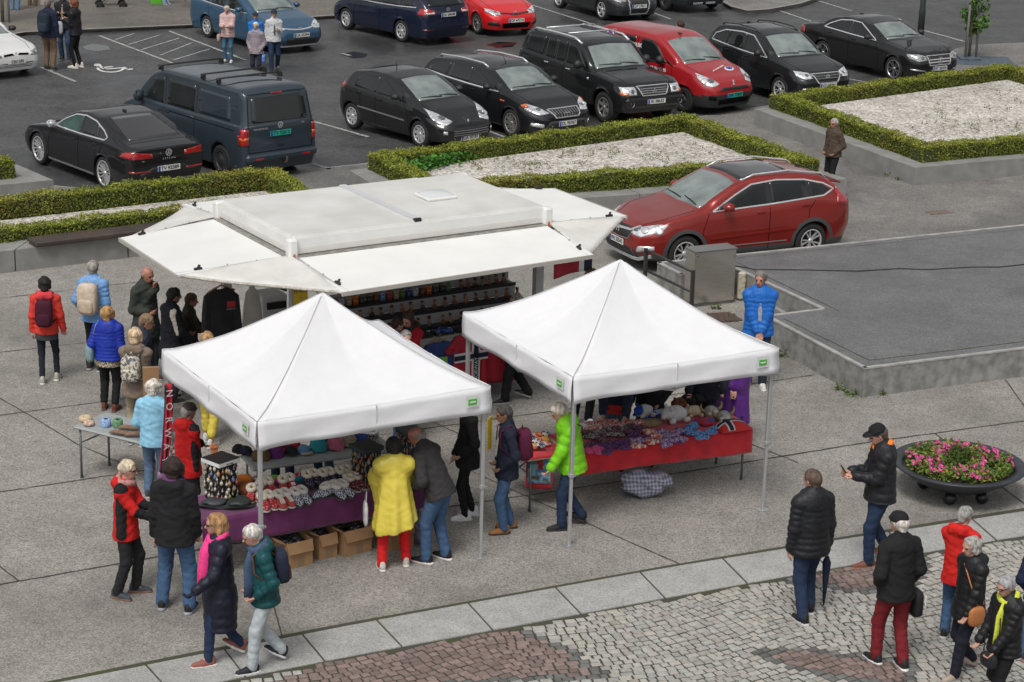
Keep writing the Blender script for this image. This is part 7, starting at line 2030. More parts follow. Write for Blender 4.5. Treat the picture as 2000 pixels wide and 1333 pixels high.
for i,ch_ in enumerate('NORWAY'):
 text('lettering',ch_,.125,mat('scarf white',(.6,.58,.6),.9),t,(-.0-.10*(.1+i*.16)**2,-.062,1.88-i*.17),(math.pi/2,math.pi/2*1,0))
b=MB()
for k in range(9):b.tube([(-.16+k*.014,-.03,.87),(-.165+k*.015,-.035,.78)],.006,4)
b.build('fringe',mat('scarf fringe',(.45,.25,.4),.9),t)
p=at(956,850,1.3);b=MB();b.box((0,0,0),(.14,.008,.42));tag(b.build('price_card',m_yel,None,(p.x,p.y,1.32),R(70)),'yellow price card fixed to the middle tent leg','card')
gz=.745
def torus(b,R_,r_,z):
 P=[(math.cos(a)*R_,math.sin(a)*R_,z) for a in np.linspace(0,2*math.pi,19)[:-1]];b.tube(P+[P[0],P[1]],r_,8)
item('headband','cream woolly ring shaped headband on the pale grey table','headband',(167,823),gz,mat('cream wool',(.55,.43,.28),.95,bump=.5,bs=60),lambda b:torus(b,.055,.04,.035))
item('headband','patterned brown and white headband on the pale grey table','headband',(174,831),gz,knit('brown pattern',(.45,.25,.15),(.6,.5,.45),40,'noise'),lambda b:torus(b,.045,.032,.03))
for px,cn,c1 in (((207,833),'blue',(.18,.26,.42)),((230,834),'green',(.08,.17,.09))):
 p=at(px[0],px[1],gz);t=thing('wool_cuff','%s knitted square cuff on the pale grey table'%cn,'cuff',(p.x,p.y,gz),.2,'knitted cuffs')
 b=MB();b.lathe([(.03,.105),(.055,.11),(.068,.09),(.068,.015),(.06,0)],16);b.build('knit',knit('cuff '+cn,c1,tuple(min(1,c*2.2) for c in c1),70,'noise'),t)
 b=MB();b.lathe([(0,.07),(.028,.075),(.032,.104)],12);b.build('lining',m_blackc,t)
for i,(px,wh) in enumerate((((236,849),'in front of the green cuff'),((254,839),'behind the others'),((268,852),'nearest the lady in light blue'))):
 o=item('slipper','brown felt slipper on the pale grey table, %s'%wh,'slipper',px,gz+.015,mat('brown felt',(.2,.125,.085),.95,var=.25,vs=20),lambda b:(b.tube([(-.16,0,.01),(-.10,0,.03),(0,0,.03),(.08,0,.035),(.13,0,.02)],[.02,.045,.045,.05,.02],10,sq=.6)),-.3+.2*i,'brown felt slippers')
p=at(285,905);b=MB();b.box((0,0,.62),(.22,.05,1.24),0,Matrix.Rotation(.04,3,'X'));tag(b.build('cardboard_sheet',m_card,None,(p.x+.02,p.y+.45,0),R(10)),'tall folded sheet of cardboard standing beside the lady in light blue','cardboard')
rl,rr_=at(1746,905,.44),at(1999,905,.44);bc=(rl+rr_)/2;br=(rr_-rl).length/2+.01
bt2=thing('flower_bowl','wide dark steel bowl planter standing on ball feet','planter',(bc.x,bc.y,0))
m_bowl=mat('blue black steel',(.032,.037,.045),.45,var=.2,vs=6)
b=MB();b.lathe([(.30,.12),(.48,.17),(.70,.30),(br-.02,.42),(br,.435),(br-.005,.45),(br-.14,.435),(br-.155,.40),(br-.17,.33)],64);b.lathe([(0,.115),(.30,.12)],40);b.build('bowl',m_bowl,bt2)
for a in (-112,-52,70,160):
 b=MB();b.ball((math.cos(R(a))*.44,math.sin(R(a))*.44,.09),.088,18);b.build('ball_foot',mat('black ball',(.012,.012,.014),.3),bt2)
b=MB();b.lathe([(0,.40),(.4,.395),(br-.155,.375)],40);b.build('soil',mat('dark soil',(.045,.03,.025),.95,var=.5,vs=30,bump=.6,bs=40),bt2)
rg=np.random.default_rng(31)
fb=thing('petunia_bed','pink petunias filling the dark bowl planter','flowers',(bc.x,bc.y,0))
n=5200;a=rg.uniform(0,6.28,n);r=np.sqrt(rg.uniform(.06,1,n))*(br-.175)
cl=(np.sin(a*5+1)+np.sin(r*14+a*3)+rg.normal(0,.7,n))>-.9
a,r=a[cl],r[cl];n=len(a)
P=np.stack([np.cos(a)*r,np.sin(a)*r,.40+rg.uniform(0,.14,n)+.02*np.sin(a*9)],1)
T=np.where(rg.uniform(0,1,n)[:,None]<.55,[[.10,.19,.03]],[[.26,.28,.05]])*rg.uniform(.6,1.25,n)[:,None]
leaf_mesh('foliage',P,np.tile((0,0,1.),(n,1)),.026,T.astype(np.float32),m_leaf,fb,.6,5,.6)
m_pet=mat('petunia pink',(.58,.085,.27),.6,var=.25,vs=40);m_petc=mat('petunia throat',(.16,.005,.05),.7)
def bloom(b,P,N,s_):
 q=N.to_track_quat('Z','Y').to_matrix();vs=[];fs=[]
 for k in range(10):
  a_=k*math.pi/5;rr2=s_*(1 if k%2==0 else .86);vs+=[q@Vector((math.cos(a_)*rr2,math.sin(a_)*rr2,.006))+P,q@Vector((math.cos(a_)*s_*.3,math.sin(a_)*s_*.3,-.006))+P]
 for k in range(10):k2=(k+1)%10;fs.append((2*k+1,2*k,2*k2,2*k2+1))
 b.add(vs,fs,0,False);m_=len(vs)
 b.add([q@Vector((math.cos(k*math.pi/5)*s_*.3,math.sin(k*math.pi/5)*s_*.3,-.006))+P for k in range(10)],[tuple(range(10))],1)
bloomP=[]
while len(bloomP)<185:
 a_=random.uniform(0,6.28);r_=math.sqrt(random.uniform(.12,1))*(br-.19)
 if math.sin(a_*4+.6)+math.sin(r_*11+a_*2)<-.7:continue
 bloomP.append((a_,r_))
restb=MB()
bloomP.sort(key=lambda q:math.sin(q[0])*q[1])
for i,(a_,r_) in enumerate(bloomP):
 P0=Vector((math.cos(a_)*r_,math.sin(a_)*r_,.50+random.uniform(-.02,.03)));N0=Vector((random.gauss(0,.5),random.gauss(-.5,.4),.8)).normalized()
 b=MB() if i<95 else restb
 bloom(b,P0,N0,random.uniform(.026,.037))
 if i<95:b.build('bloom',[m_pet,m_petc],fb)
o=restb.build('blooms',[m_pet,m_petc],fb);o['kind']='stuff'
n=1700;a=rg.uniform(0,6.28,n);r=np.abs(rg.normal(0,.11,n));z=rg.uniform(.40,.66,n)-r*.5
P=np.stack([np.cos(a)*r*1.3,np.sin(a)*r+.10,z],1);T=np.tile([[.075,.13,.02]],(n,1))*rg.uniform(.5,1.4,(n,1))
o=leaf_mesh('fern_shrub',P,np.stack([np.cos(a)*.8,np.sin(a)*.8,.5+0*a],1),.035,T.astype(np.float32),m_leaf,None,.16,6,.5)
o.location=(bc.x,bc.y,0);tag(o,'feathery dark green shrub in the middle of the flower bowl','shrub')
A3_=lambda*v:np.array(v,float)
def rotm(yaw=0,pitch=0,roll=0):
 return np.array(Matrix.Rotation(R(yaw),3,'Z')@Matrix.Rotation(R(-pitch),3,'X')@Matrix.Rotation(R(roll),3,'Y'))
class Sdf:
 def __init__(s):s.p=[]
 def rc(s,a,b,ra,rb,k=.03,mi=0,flat=None,quilt=None,fold=None,sub=False):
  s.p.append((np.asarray(a,float),np.asarray(b,float),ra,rb,k,mi,flat,quilt,fold,sub));return s
 def mesh(s,axes,cuts=(),wob=0.,seed=0):
  xs,ys,zs=axes;D=np.full((len(xs),len(ys),len(zs)),1.,np.float32);ID=np.zeros(D.shape,np.int8);BD=D.copy()
  for a,b,ra,rb,k,mi,flat,quilt,fold,sub in s.p:
   m=max(ra,rb)+k+.02+(quilt[0] if quilt else 0)+(fold[0] if fold else 0);lo=np.minimum(a,b)-m;hi=np.maximum(a,b)+m
   I=[slice(max(0,np.searchsorted(ax,l)-1),np.searchsorted(ax,h)+1) for ax,l,h in zip(axes,lo,hi)]
   X,Y,Z=np.meshgrid(xs[I[0]],ys[I[1]],zs[I[2]],indexing='ij',sparse=True)
   if 0 in (X.size,Y.size,Z.size):continue
   ba=b-a;L2=max(1e-9,float(ba@ba))
   t=np.clip(((X-a[0])*ba[0]+(Y-a[1])*ba[1]+(Z-a[2])*ba[2])/L2,0,1)
   qx,qy,qz=X-a[0]-t*ba[0],Y-a[1]-t*ba[1],Z-a[2]-t*ba[2]
   q2=qx*qx+qy*qy+qz*qz;sc=1.
   if flat is not None:
    n,f=flat;c=qx*n[0]+qy*n[1]+qz*n[2];q2=q2+c*c*(1/f**2-1);sc=f**.6
   r=ra+t*(rb-ra)
   if quilt:r=r+quilt[0]*(np.abs(np.sin(np.pi*(t*math.sqrt(L2)/quilt[1]+.3)))-.6)
   if fold:r=r+fold[0]*t*np.sin(fold[1]*np.arctan2(qy,qx)+1)
   d=((np.sqrt(q2)-r)*sc).astype(np.float32)
   S=D[I[0],I[1],I[2]]
   if sub:D[I[0],I[1],I[2]]=np.maximum(S,-d);continue
   bd=BD[I[0],I[1],I[2]];w=d<bd;ID[I[0],I[1],I[2]][w]=mi;bd[w]=d[w]
   h=np.clip(.5+.5*(S-d)/k,0,1);D[I[0],I[1],I[2]]=S+(d-S)*h-k*h*(1-h)
  X,Y,Z=np.meshgrid(xs,ys,zs,indexing='ij',sparse=True)
  if wob:
   D=D+wob*(np.sin(X*31+5*np.sin(Z*13+seed)+seed)*np.sin(Z*27+4*np.sin(Y*17+seed))+.6*np.sin(Z*55+X*21+3*np.sin(Y*23+X*9)+seed)).astype(np.float32)
  for p0,n in cuts:D=np.maximum(D,((X-p0[0])*n[0]+(Y-p0[1])*n[1]+(Z-p0[2])*n[2]).astype(np.float32))
  return nets(D,ID,axes)
def nets(D,ID,axes):
 S=D<0;c=np.zeros(tuple(n-1 for n in D.shape),np.int8)
 sl=(slice(None,-1),slice(1,None))
 for i in (0,1):
  for j in (0,1):
   for k in (0,1):c+=S[sl[i],sl[j],sl[k]]
 I,J,K=np.nonzero((c>0) & (c<8));n=len(I)
 if n==0:return np.zeros((0,3)),np.zeros((0,4),int),np.zeros(0,int)
 num=np.zeros((n,3));cnt=np.zeros(n)
 for ax in range(3):
  o=[x for x in range(3) if x !=ax]
  for u in (0,1):
   for v in (0,1):
    off=[0,0,0];off[o[0]]=u;off[o[1]]=v;of2=list(off);of2[ax]=1
    da=D[I+off[0],J+off[1],K+off[2]];db=D[I+of2[0],J+of2[1],K+of2[2]]
    w=(da<0) !=(db<0);t=np.where(w,da/np.where(w,da-db,1),0)
    for q in range(3):num[:,q]+=w*(t if q==ax else off[q])
    cnt+=w
 f=num/cnt[:,None];V=np.empty((n,3))
 for q,(ix,a) in enumerate(zip((I,J,K),axes)):V[:,q]=a[ix]+f[:,q]*(a[ix+1]-a[ix])
 vid=np.full(c.shape,-1,np.int32);vid[I,J,K]=np.arange(n);F=[];M=[]
 for ax in range(3):
  o=[(1,2),(2,0),(0,1)][ax]
  A=np.take(S,range(S.shape[ax]-1),ax);B=np.take(S,range(1,S.shape[ax]),ax);E=np.argwhere(A !=B)
  E=E[(E[:,o[0]]>0) & (E[:,o[1]]>0) & (E[:,o[0]]<c.shape[o[0]]) & (E[:,o[1]]<c.shape[o[1]])]
  if not len(E):continue
  q=[]
  for du,dv in ((1,1),(0,1),(0,0),(1,0)):
   G=E.copy();G[:,o[0]]-=du;G[:,o[1]]-=dv;q.append(vid[G[:,0],G[:,1],G[:,2]])
  q=np.stack(q,1);ins=A[E[:,0],E[:,1],E[:,2]];q[~ins]=q[~ins][:,::-1]
  ok=(q>=0).all(1);F.append(q[ok]);M.append(ID[E[:,0],E[:,1],E[:,2]][ok])
 return V,np.concatenate(F),np.concatenate(M)
def axis(lo,hi,cs,fine=(),fs=.006):
 out=[lo];
 while out[-1]<hi:
  x=out[-1];st=fs if any(a<=x<=b for a,b in fine) else cs
  nx=x+st
  for a,b in fine:
   if x<a<nx:nx=a
  out.append(nx)
 return np.array(out)
def bone2(S,T,l1,l2,pole):
 d=T-S;L=np.linalg.norm(d);mx=(l1+l2)*.995
 if L>mx:T=S+d/L*mx;d=T-S;L=mx
 u=d/L;a=(l1*l1-l2*l2+L*L)/(2*L);h=math.sqrt(max(1e-6,l1*l1-a*a))
 p=pole-(pole@u)*u;p/=np.linalg.norm(p)+1e-9
 return S+u*a+p*h,T
def cmat(c,rough=.85,**k):return mat('cloth %.3f %.3f %.3f %.1f'%(*c,rough),c,rough,var=.12,vs=16,bump=.38,bs=26,spec=.3,detail=6)
SKIN=[mat('skin light',(.50,.27,.20),.55,var=.12,vs=30),mat('skin ruddy',(.44,.20,.14),.55,var=.15,vs=30),mat('skin tan',(.30,.15,.09),.55,var=.12,vs=30)]
m_eye=mat('eye dark',(.03,.022,.02),.2);m_lip=mat('lip',(.34,.10,.09),.5)
BLK,NAV,JEAN,DJEAN=(.013,.013,.015),(.014,.018,.036),(.05,.10,.19),(.018,.033,.072)
PSE={}
def person(label,px,face,head=None,h=None,lean=0,feet=((-.10,.03),(.10,-.03)),hands=('down','down'),look=(0,0),g=1.0,top=BLK,top2=None,hem=.80,puff=0,hood=0,collar=1,sleeve2=0,
   pants=DJEAN,wide=1.0,shoe=(.03,.03,.03),sole=None,hair='short',hairc=(.3,.28,.26),cap=None,skin=0,scarf=None,tails=0,glove=None,glasses=False,fine=True,poncho=None,zipc=None,skirt=None,panel=None,flare=0,ank=0,fur=0,group='market visitors',fr=None):
 P=at(px[0],px[1]);g*=1.07
 if h is None:
  lo,hi=1.3,2.1
  for _ in range(30):
   h=(lo+hi)/2
   if proj((P.x,P.y,h))[1]>head:lo=h
   else:hi=h
  h=min(1.88,max(1.52,(lo+hi)/2/(1-.0022*lean)))
 rz=R(face-90)
 cs=.022 if fine else .03;fs=.0065 if fine else .013;gs=(.0125 if fine else .02)
 ln=R(lean);sp=A3_(0,math.sin(ln),math.cos(ln));fw=A3_(0,math.cos(ln),-math.sin(ln));ex=A3_(1,0,0)
 pel=A3_(0,-.16*math.sin(ln)*1.2,.93);HZ_=lambda z:pel+sp*(z-.93)
 sh=[HZ_(1.385)+ex*(q*.165*(.85+.15*g)) for q in (-1,1)]
 nk=HZ_(1.46)+fw*.005;hm=rotm(look[0],look[1]+lean*.55);hc=nk+hm@A3_(0,.022,.166);hd=lambda x,y,z:hc+hm@A3_(x,y,z)
 pre={'down':(.235,.02,.80),'pocket':(.165,.095,.95),'clasp':(.03,.18,.875),'phone':(.085,.34,1.14),'mouth':(.035,.20,1.42),'table':(.16,.42,1.0),'back':(.09,-.17,.95),'cross':(-.10,.2,1.12),'swingf':(.24,.22,.84),'swingb':(.24,-.2,.84),'chest':(.08,.24,1.22)}
 arms=[]
 for i,q in enumerate((-1,1)):
  t=hands[i];w=A3_(*pre[t]) if isinstance(t,str) else A3_(*t)
  if isinstance(t,str):w[0]*=q
  if isinstance(t,str) and lean>4:w=w+A3_(0,.18*math.sin(ln),0)
  el,w=bone2(sh[i],w,.285,.255,A3_(q*(.6 if t in ('pocket','back') else .28),-.8 if t !='back' else-.4,-.35))
  arms.append((sh[i],el,w,t))
 legs=[]
 for i,q in enumerate((-1,1)):
  f=feet[i];lift=f[2] if len(f)>2 else 0;pit=f[3] if len(f)>3 else 0
  hip=pel+A3_(q*.088,0,-.03);an=A3_(f[0],f[1]-.03,.085+lift)
  kn,an=bone2(hip,an,.425,.41,A3_(q*.12,1,0));legs.append((hip,kn,an,pit,f[4] if len(f)>4 else q*7))
 root=None
 s=Sdf()
 s.rc(pel,HZ_(1.15),.10,.10,flat=((0,1,0),.7)).rc(HZ_(1.15),HZ_(1.38),.10,.115,flat=((0,1,0),.7)).rc(sh[0],sh[1],.05,.05)
 s.rc(nk-sp*.05,hc-hm@A3_(0,.015,.05),.056,.05,.03)
 s.rc(hd(0,-.018,.022),hd(0,.005,.028),.083,.079,.03,flat=(hm[:,0],.92)).rc(hd(0,.02,-.03),hd(0,.042,-.078),.056,.034,.03).rc(hd(0,.055,.0),hd(0,.06,-.05),.036,.032,.03)
 s.rc(hd(0,.083,.005),hd(0,.107,-.024),.008,.0135,.012).rc(hd(-.035,.074,.026),hd(.035,.074,.026),.011,.011,.015)
 for q in (-1,1):
  s.rc(hd(q*.076,-.012,.012),hd(q*.078,-.012,-.022),.017,.012,.008,flat=(hm[:,0],.45))
  s.rc(hd(q*.031,.080,.009),hd(q*.033,.080,.009),.0105,.0105,.006,1)
 s.rc(hd(-.017,.086,-.050),hd(.017,.086,-.050),.0065,.0065,.006,2)
 boxes=[(hc,.125)]
 for i,(a,e,w,t) in enumerate(arms):
  q=(-1,1)[i]
  s.rc(a,e,.042,.036).rc(e,w,.036,.026,mi=0)
  f=(w-e)/np.linalg.norm(w-e)
  if t=='mouth':f=A3_(-q*.25,-.05,.95);f/=np.linalg.norm(f)
  if t=='clasp':f=(f+A3_(-q*.5,.1,-.5));f/=np.linalg.norm(f)
  l=np.cross(f,A3_(0,0,1.) if abs(f[2])<.8 else A3_(0,1.,0));l/=np.linalg.norm(l);n=np.cross(l,f)
  if t in ('down','swingf','swingb'):l,n=A3_(0,1.,0)-f*f[1],A3_(-q,0,0);l/=np.linalg.norm(l)
  if n[1]<0 and t not in ('down','swingf','swingb','back'):n=-n
  gm=3 if glove else 0
  pc=w+f*.045;s.rc(w,w+f*.08,.026,.036,.02,gm,flat=(n,.5))
  for k,(o,L) in enumerate(((-.030,.062),(-.010,.074),(.010,.068),(.029,.052))):
   b0=w+f*.085+l*o;cu=.35 if t in ('down','clasp','table') else .75
   f1=f*math.cos(cu)+n*math.sin(cu);f2=f*math.cos(cu*2)+n*math.sin(cu*2)
   b1=b0+f1*L*.55;s.rc(b0-f*.01,b1,.0095,.009,.005,gm).rc(b1,b1+f2*L*.5,.009,.0075,.004,gm)
  tb=w+f*.03-l*.028;td=f*.75-l*.45+n*.5;td/=np.linalg.norm(td);s.rc(tb,tb+td*.04,.013,.011,.008,gm).rc(tb+td*.04,tb+td*.035+f*.035+n*.01,.0105,.0085,.005,gm)
  boxes.append((w+f*.07,.11))
 for hip,kn,an,pit,yw in legs:s.rc(hip,kn,.062,.046).rc(kn,an,.046,.033).rc(an,an+A3_(0,.06,-.03),.033,.03)
 fi=[[(c[k]-r,c[k]+r) for c,r in (boxes if fine else boxes[:1])] for k in range(3)]
 allp=np.array([c for c,r in boxes]+[l[2] for l in legs]+[l[1] for l in legs]+[pel]);lo,hi=allp.min(0)-.16,allp.max(0)+.16;lo[2]=-.02
 V,F,M=s.mesh([axis(lo[k],hi[k],cs,fi[k],fs) for k in range(3)])
 root=np_mesh('person',V,F,[SKIN[skin],m_eye,m_lip,cmat(glove or BLK)],None,M)
 root.location=(P.x,P.y,0);root.rotation_euler=(0,0,rz);sc_=h/1.75;root.scale=(sc_,)*3
 tag(root,label,'person',group)
 def part(name,s,mats,cuts=(),st=None,wob=0.,pad=.05):
  st=st or gs;lo=np.min([np.minimum(p[0],p[1])-max(p[2],p[3]) for p in s.p if not p[9]],0)-pad;hi=np.max([np.maximum(p[0],p[1])+max(p[2],p[3]) for p in s.p if not p[9]],0)+pad
  V,F,M=s.mesh([np.arange(lo[k],hi[k]+st,st) for k in range(3)],cuts,wob,hash(label)%7)
  if len(F):return np_mesh(name,V,F,mats,root,M)
 s=Sdf();s.rc(pel+A3_(-.05,0,.02),pel+A3_(.05,0,.02),.112*g,.112*g,.05,flat=((0,1,0),.85))
 for hip,kn,an,pit,yw in legs:s.rc(hip+A3_(0,0,-.02),kn,.089*g,.071*wide,.04).rc(kn,an+A3_(0,0,.0+ank),.071*wide,.062*wide,.03,quilt=(.003,.085))
 part('trousers',s,[cmat(pants)],[((0,0,poncho[1]+.10 if poncho else .99),(0,0,1))],wob=.0028)
 for hip,kn,an,pit,yw in legs:
  s=Sdf();m_=rotm(-yw,-pit);o=an+A3_(0,0,-.085);T=lambda x,y,z:an+m_@A3_(x,y,z-.085)
  s.rc(T(0,-.045,.05),T(0,.06,.042),.040,.042,.02).rc(T(0,.06,.04),T(0,.165,.030),.044,.030,.02).rc(T(0,-.04,.085),T(0,-.03,.11),.038,.036,.02)
  s.rc(T(0,-.055,.012),T(0,.05,.010),.046,.047,.008,1,flat=(m_[:,2],.42)).rc(T(0,.05,.010),T(0,.165,.012),.048,.040,.008,1,flat=(m_[:,2],.42))
  part('shoe',s,[cmat(shoe,.6),cmat(sole or (.35,.34,.32),.7)],[(T(0,0,-.006),-m_[:,2])],.009 if fine else .014)
 tz=hem;qd=(.012*(puff>0),puff) if puff else None
 s=Sdf();gx=g*(1.07 if puff else 1.0);hemp=HZ_(max(tz,.80)-.02)
 s.rc(HZ_(1.12),hemp,.150*gx,(.186+flare)*gx,.06,flat=(fw,.80),quilt=qd).rc(HZ_(1.12),HZ_(1.36),.150*gx,.158*gx,.06,flat=(fw,.74),quilt=qd)
 if tz<.75:s.rc(hemp,A3_(0,pel[1]*.6,tz-.02),.184*gx,(.180+flare)*gx,.05,flat=((0,1,0),.85),quilt=qd)
 s.rc(sh[0]+sp*.0,sh[1],.070,.070,.05).rc(sh[0]*.5+nk*.5-sp*.028,sh[1]*.5+nk*.5-sp*.028,.064,.064,.04)
 for i,(a,e,w,t) in enumerate(arms):
  m2=1 if sleeve2 else 0;m2=1 if sleeve2 in (1,2) else 0;s.rc(a,e,.068*gx,.058*gx,.03,m2,quilt=qd).rc(e,w-(w-e)*.04,.057*gx,.046*gx,.03,1 if sleeve2>=2 else 0,quilt=qd or (.004,.07))
  if fur and 0:pass
 if hood:s.rc(nk+hm@A3_(-.07,-.085,-.01),nk+hm@A3_(.07,-.085,-.01),.068,.068,.03,2).rc(nk+A3_(-.085,-.02,.02),nk+A3_(-.03,.07,-.03),.038,.03,.03,2).rc(nk+A3_(.085,-.02,.02),nk+A3_(.03,.07,-.03),.038,.03,.03,2)
 elif collar:s.rc(nk-sp*.03,nk+sp*.055-fw*.004,.078,.074,.02)
 if panel:panel(s,arms,HZ_,ex,fw)
 if zipc:s.rc(HZ_(1.41)+fw*.095,HZ_(1.06)+fw*(.15+.012*(puff>0)),.030,.020,.004,3)
 cuts=[(HZ_(tz) if tz>.75 else A3_(0,0,tz),-sp if tz>.75 else A3_(0,0,-1))]
 sub_c=cmat(top2 or top);ro=.5 if puff else .85
 if not poncho:part('jacket',s,[cmat(top,ro),cmat(top2 or top,ro),cmat(hood if isinstance(hood,tuple) else top,ro),cmat(zipc or top)],cuts,wob=.0022 if puff else .0042)
 if skirt:s=Sdf();s.rc(HZ_(tz+.05),HZ_(tz-.12),.165*g,.172*g,.03,flat=((0,1,0),.85));part('tunic',s,[skirt if hasattr(skirt,'name') else cmat(skirt)],[(HZ_(tz-.10),A3_(0,0,-1))],wob=.004)
 if poncho:
  s=Sdf();s.rc(HZ_(1.40),A3_(0,pel[1]*.9,poncho[1]),.155,poncho[2],.06,flat=((0,1,0),.80),fold=(.024,7)).rc(sh[0],sh[1],.09,.09,.06)
  for a,e,w,t in arms:s.rc(a,e,.095,.10,.08).rc(e,e*.5+w*.5-A3_(0,0,.03),.10,.09,.08).rc(e-A3_(0,0,.02),e*.85-A3_(0,0,.40),.11,.06,.10,flat=((0,1,0),.7))
  s.rc(nk+A3_(-.06,-.05,.01),nk+A3_(.06,-.05,.01),.065,.065,.03)
  m=mat('poncho %.2f'%poncho[0][0],poncho[0],.28,var=.10,vs=4,bump=.25,bs=7)
  part('poncho',s,[m],[(A3_(0,0,poncho[1]),A3_(.25,.1,-1)),(nk+A3_(0,0,.09),A3_(0,0,1))],wob=.0025,pad=.10)
 if hair !='none':
  s=Sdf();hk=.02
  if hair=='bald':
   s.rc(hd(-.066,-.045,-.005),hd(.066,-.045,-.005),.030,.030,.02).rc(hd(0,-.085,-.01),hd(0,-.08,-.03),.05,.04,.03)
  else:
   s.rc(hd(0,-.022,.034),hd(0,.0,.040),.0935,.086,hk,flat=(hm[:,0],.95))
   if hair in ('bob','long','puffy'):
    w=.02 if hair=='puffy' else 0
    for q in (-1,1):s.rc(hd(q*(.062+w),-.02,.03),hd(q*(.066+w),-.015,-.055),.040,.034,.03,quilt=(.004,.03))
    s.rc(hd(0,-.06,.02),hd(0,-.062,-.06),.082+w,.07,.03,quilt=(.004,.035))
   if hair=='long':
    for q in (-1,1):s.rc(hd(q*.06,-.04,-.05),hd(q*.075,-.055,-.26),.045,.03,.04,quilt=(.007,.05))
    s.rc(hd(0,-.06,-.06),hd(0,-.09,-.30),.075,.055,.04,quilt=(.008,.055))
   if hair=='short':s.rc(hd(0,-.06,.0),hd(0,-.06,-.045),.066,.052,.03)
   s.rc(hd(0,.085,-.02),hd(0,.075,.010),.066,.063,.01,sub=True)
  part('hair',s,[mat('hair %.2f %.2f'%(hairc[0],hairc[2]),hairc,.75,var=.4,vs=26,bump=1.0,bs=60,stretch=(1,1,.22))],(),.009 if fine else .014,wob=.005 if hair in ('puffy','long','bob') else .0025)
 if cap:
  cc,kind=cap;s=Sdf();s.rc(hd(0,-.018,.045),hd(0,.004,.048),.096,.090,.02,flat=(hm[:,0],.97))
  if kind=='brim':s.rc(hd(-.03,.085,.052),hd(.03,.085,.052),.05,.05,.015,flat=(hm[:,2],.16)).rc(hd(-.02,.12,.045),hd(.02,.12,.045),.05,.05,.02,flat=(hm[:,2],.14))
  else:s.rc(hd(0,.03,.085),hd(0,.08,.05),.075,.05,.03,flat=(hm[:,2],.5))
  part('cap',s,[cmat(cc)],[(hd(0,0,.030),-hm[:,2])],.009 if fine else .014)
 if scarf:
  b=MB();P_=[Vector(nk+A3_(math.cos(a)*.095,math.sin(a)*.085+.01,.02+.015*math.sin(a*2)-.03*math.sin(a))) for a in np.linspace(0,2*math.pi,17)[:-1]]
  b.tube(P_+P_[:2],.042,9);
  for q in range(tails):
   x=-.05+.10*q;b.tube([Vector(nk+A3_(x,.09,-.02)),Vector(HZ_(1.28)+fw*.155+ex*x),Vector(HZ_(1.1)+fw*.17+ex*x*1.2),Vector(HZ_(.92-.1*q)+fw*.185+ex*x*1.3)],[.045,.055,.055,.06],9,sq=.45)
  b.build('scarf',scarf if hasattr(scarf,'name') else cmat(scarf),root)
 if glasses:
  b=MB()
  for q in (-1,1):
   c=Vector(hd(q*.031,.099,.006));P_=[c+Vector(hm@A3_(math.cos(a)*.021,0,math.sin(a)*.016)) for a in np.linspace(0,6.283,11)]
   b.tube(P_,.0028,5);b.bar(Vector(hd(q*.052,.095,.01)),Vector(hd(q*.078,-.01,.012)),.004,.006)
  b.bar(Vector(hd(-.01,.10,.008)),Vector(hd(.01,.10,.008)),.004,.004);b.build('glasses',m_black,root)
 root['k']=1;del root['k']
 PSE[label]=dict(root=root,M=Matrix.Translation(root.location)@Matrix.Rotation(rz,4,'Z')@Matrix.Scale(sc_,4),HZ=HZ_,fw=fw,sp=sp,arms=arms,hd=hd,nk=nk,rz=rz,s=sc_)
 return PSE[label]
def sel(b,c,r,e=.45,n=16,m=10,mi=0,rot=None):
 pw=lambda v:math.copysign(abs(v)**e,v)
 vs=[]
 for i in range(m+1):
  th=-math.pi/2+math.pi*i/m
  for k in range(n):
   a=2*math.pi*k/n;v=Vector((r[0]*pw(math.cos(th))*pw(math.cos(a)),r[1]*pw(math.cos(th))*pw(math.sin(a)),r[2]*pw(math.sin(th))))
   vs.append((rot@v if rot else v)+Vector(c))
 b.add(vs,[(i*n+k,i*n+(k+1)%n,(i+1)*n+(k+1)%n,(i+1)*n+k) for i in range(m) for k in range(n)],mi,True)
def held(p,name,label,cat,group=None):
 t=thing(name,label,cat,p['root'].location,p['rz'],group);t.scale=(p['s'],)*3;return t
def backpack(p,label,m,mp=None,size=(.15,.09,.22),z=1.2,straps=True):
 t=held(p,'backpack',label,'backpack','worn backpacks');c=p['HZ'](z)-p['fw']*(.13+size[1]);rot=Matrix.Rotation(-math.atan2(p['sp'][1],p['sp'][2]),3,'X')
 b=MB();sel(b,c,size,.5,rot=rot);b.build('bag',m,t)
 b=MB();sel(b,c-p['fw']*size[1]*.75-p['sp']*size[2]*.4,(size[0]*.75,size[1]*.5,size[2]*.45),.5,rot=rot);b.build('pocket',mp or m,t)
 b=MB();b.tube([Vector(c+p['sp']*size[2]*.9+A3_(-.03,.03,0)),Vector(c+p['sp']*(size[2]+.05)+A3_(0,.03,0)),Vector(c+p['sp']*size[2]*.9+A3_(.03,.03,0))],.009,5);b.build('grab_loop',mp or m,t)
 for q in (-1,1):
  b=MB();H_=p['HZ'];b.tube([Vector(H_(1.36)-p['fw']*.145+A3_(q*.09,0,0)),Vector(H_(1.50)-p['fw']*.02+A3_(q*.115,0,0)),Vector(H_(1.42)+p['fw']*.115+A3_(q*.125,0,0)),Vector(H_(1.22)+p['fw']*.12+A3_(q*.155,0,0)),Vector(H_(1.08)-p['fw']*.02+A3_(q*.20,0,0)),Vector(H_(1.03)-p['fw']*.14+A3_(q*.12,0,0))],.018,6,sq=.5);b.build('strap',mp or m,t)
 return t
